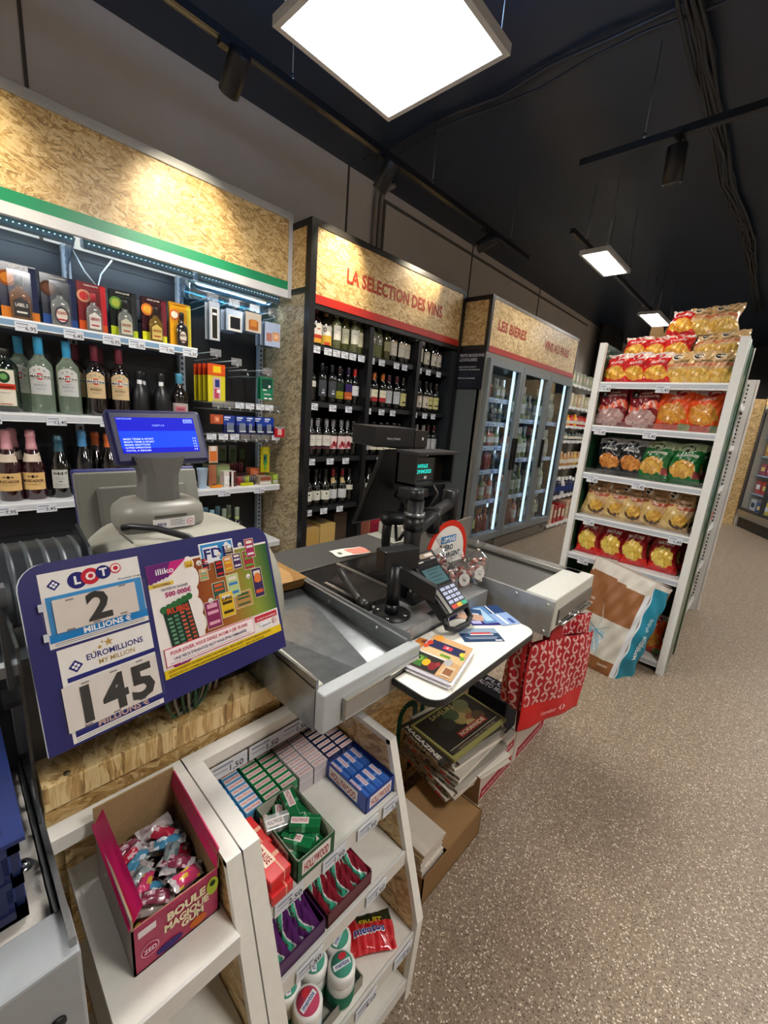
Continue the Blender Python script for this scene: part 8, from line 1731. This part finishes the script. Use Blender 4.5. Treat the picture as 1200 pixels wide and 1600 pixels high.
crisp('c_spicy', 'crisp_bag', .185, .25, .09, cf_spicy, (('SPICY', .38, .74, .70, .065, '#f0dcd0'),), ((.62, .88, .19, .085, '#a8202a'), (.62, .89, .13, .025, '#e8d0c8')), 7)
crisp('c_shr', 'crisp_bag', .190, .245, .09, cf_shrimp, (('CHIPS', .42, .72, .84, .05, '#e8d4cc'), ('A LA CREVETTE', .22, .94, .755, .05, '#e8d4cc')), ((.24, .80, .12, .10, '#1e2024'), (.24, .81, .08, .02, '#d8c8c4')), 8)
CW = dict(c_nat='red salted crisps bag', c_nat2='red salted crisps bag', c_anc='beige old-style crisps bag', c_anc2='golden beige crisps bag', c_bbq='black barbecue crisps bag', c_bolo='green bolognese crisps bag', c_spicy='orange spicy crisps bag', c_shr='maroon and pink prawn crisps bag')
ROWS = [
 ('first row of the top shelf', 1.7555, 3.03, [('c_nat', -.872), ('c_nat', -.765), ('c_nat', -.648), ('c_anc2', -.535), ('c_anc2', -.440), ('c_anc2', -.345)], 1., 0),
 ('second tier of the top shelf', 1.90, 3.09, [('c_nat', -.80), ('c_nat', -.695), ('c_nat', -.58), ('c_anc2', -.43), ('c_anc2', -.335)], 1., 0),
 ('third tier of the top shelf', 2.04, 3.14, [('c_nat', -.60), ('c_anc2', -.51), ('c_anc2', -.40)], 1., 0),
 ('second shelf', 1.488, 3.04, [('c_shr', -.865), ('c_shr', -.69), ('c_spicy', -.52), ('c_spicy', -.37)], 1.02, 0),
 ('third shelf', 1.179, 3.04, [('c_bbq', -.812), ('c_bbq', -.69), ('c_bolo', -.56), ('c_bolo', -.40)], 1., 0),
 ('fourth shelf', .893, 3.04, [('c_anc', -.855), ('c_anc', -.73), ('c_anc', -.625), ('c_anc', -.525), ('c_anc', -.385)], 1., 0),
 ('fifth shelf', .619, 3.04, [('c_nat2', -.845), ('c_nat2', -.70), ('c_nat2', -.56), ('c_nat2', -.40)], 1., 0),
 ('bottom shelf', .076, 3.05, [('c_nat2', -.85), ('c_nat2', -.70), ('c_nat2', -.55), ('c_spicy', -.38)], 1., 0)]
for (rn, z, y, its, sc, _) in ROWS:
    for k, (key, x) in enumerate(its):
        r = random.Random(int(x*1000)+int(z*77)); up_row = 'top shelf' in rn
        tilt = -.16+r.uniform(-.05, .05); dz = 0; yy = y+.012*(k % 2)
        if 'tier' in rn: tilt = -.35+r.uniform(-.15, .1)
        hsc = .92 if rn == 'first row of the top shelf' else (.80 if rn == 'second tier of the top shelf' else (.9 if 'third tier' in rn else 1))
        spawn(key, (x, yy, z+.002), '%s, %s from left, %s' % (CW[key], ORD[k], rn), rot=(tilt, r.uniform(-.07, .07), r.uniform(-.14, .14)), scale=(1, 1, hsc))
        if rn in ('third shelf', 'fourth shelf', 'second shelf', 'fifth shelf'):
            spawn(key, (x+.02, yy+.13, z+.002), '%s in the back row, %s from left, %s' % (CW[key], ORD[k], rn), rot=(-.05, 0, r.uniform(-.1, .1)), group='crisp bags in the back row')
for k, x in enumerate((-.66, -.46, -.36)):
    spawn('c_anc2', (x, 3.23, 1.7575), 'golden beige crisps bag at the back supporting the pile, %s from left' % ORD[k], rot=(-.1, 0, .2), scale=(1.15, 1.15, 1.3))
for k, x in enumerate((-.80, -.56)):
    spawn('c_nat', (x, 3.23, 1.7575), 'red salted crisps bag at the back supporting the pile, %s from left' % ORD[k], rot=(-.1, 0, -.2), scale=(1.1, 1.1, 1.2))
t = thing('brown_carton', 'small open brown carton poking up between crisp bags on the top shelf', 'carton', (-.71, 3.29, 1.757)); m = MB(); m.box((-.78, 3.24, 1.757), (-.62, 3.36, 2.08), CARD, '#8f7450'); m.build('carton', t)
m = MB(); m.prism([(-.78, 3.24, 2.08), (-.70, 3.24, 2.08), (-.71, 3.235, 2.12), (-.775, 3.235, 2.125)], (0, .002, 0), CARD, '#a08660'); m.prism([(-.70, 3.24, 2.08), (-.62, 3.24, 2.08), (-.625, 3.235, 2.125), (-.69, 3.235, 2.115)], (0, .002, 0), CARD, '#957b55'); m.build('flap', t)
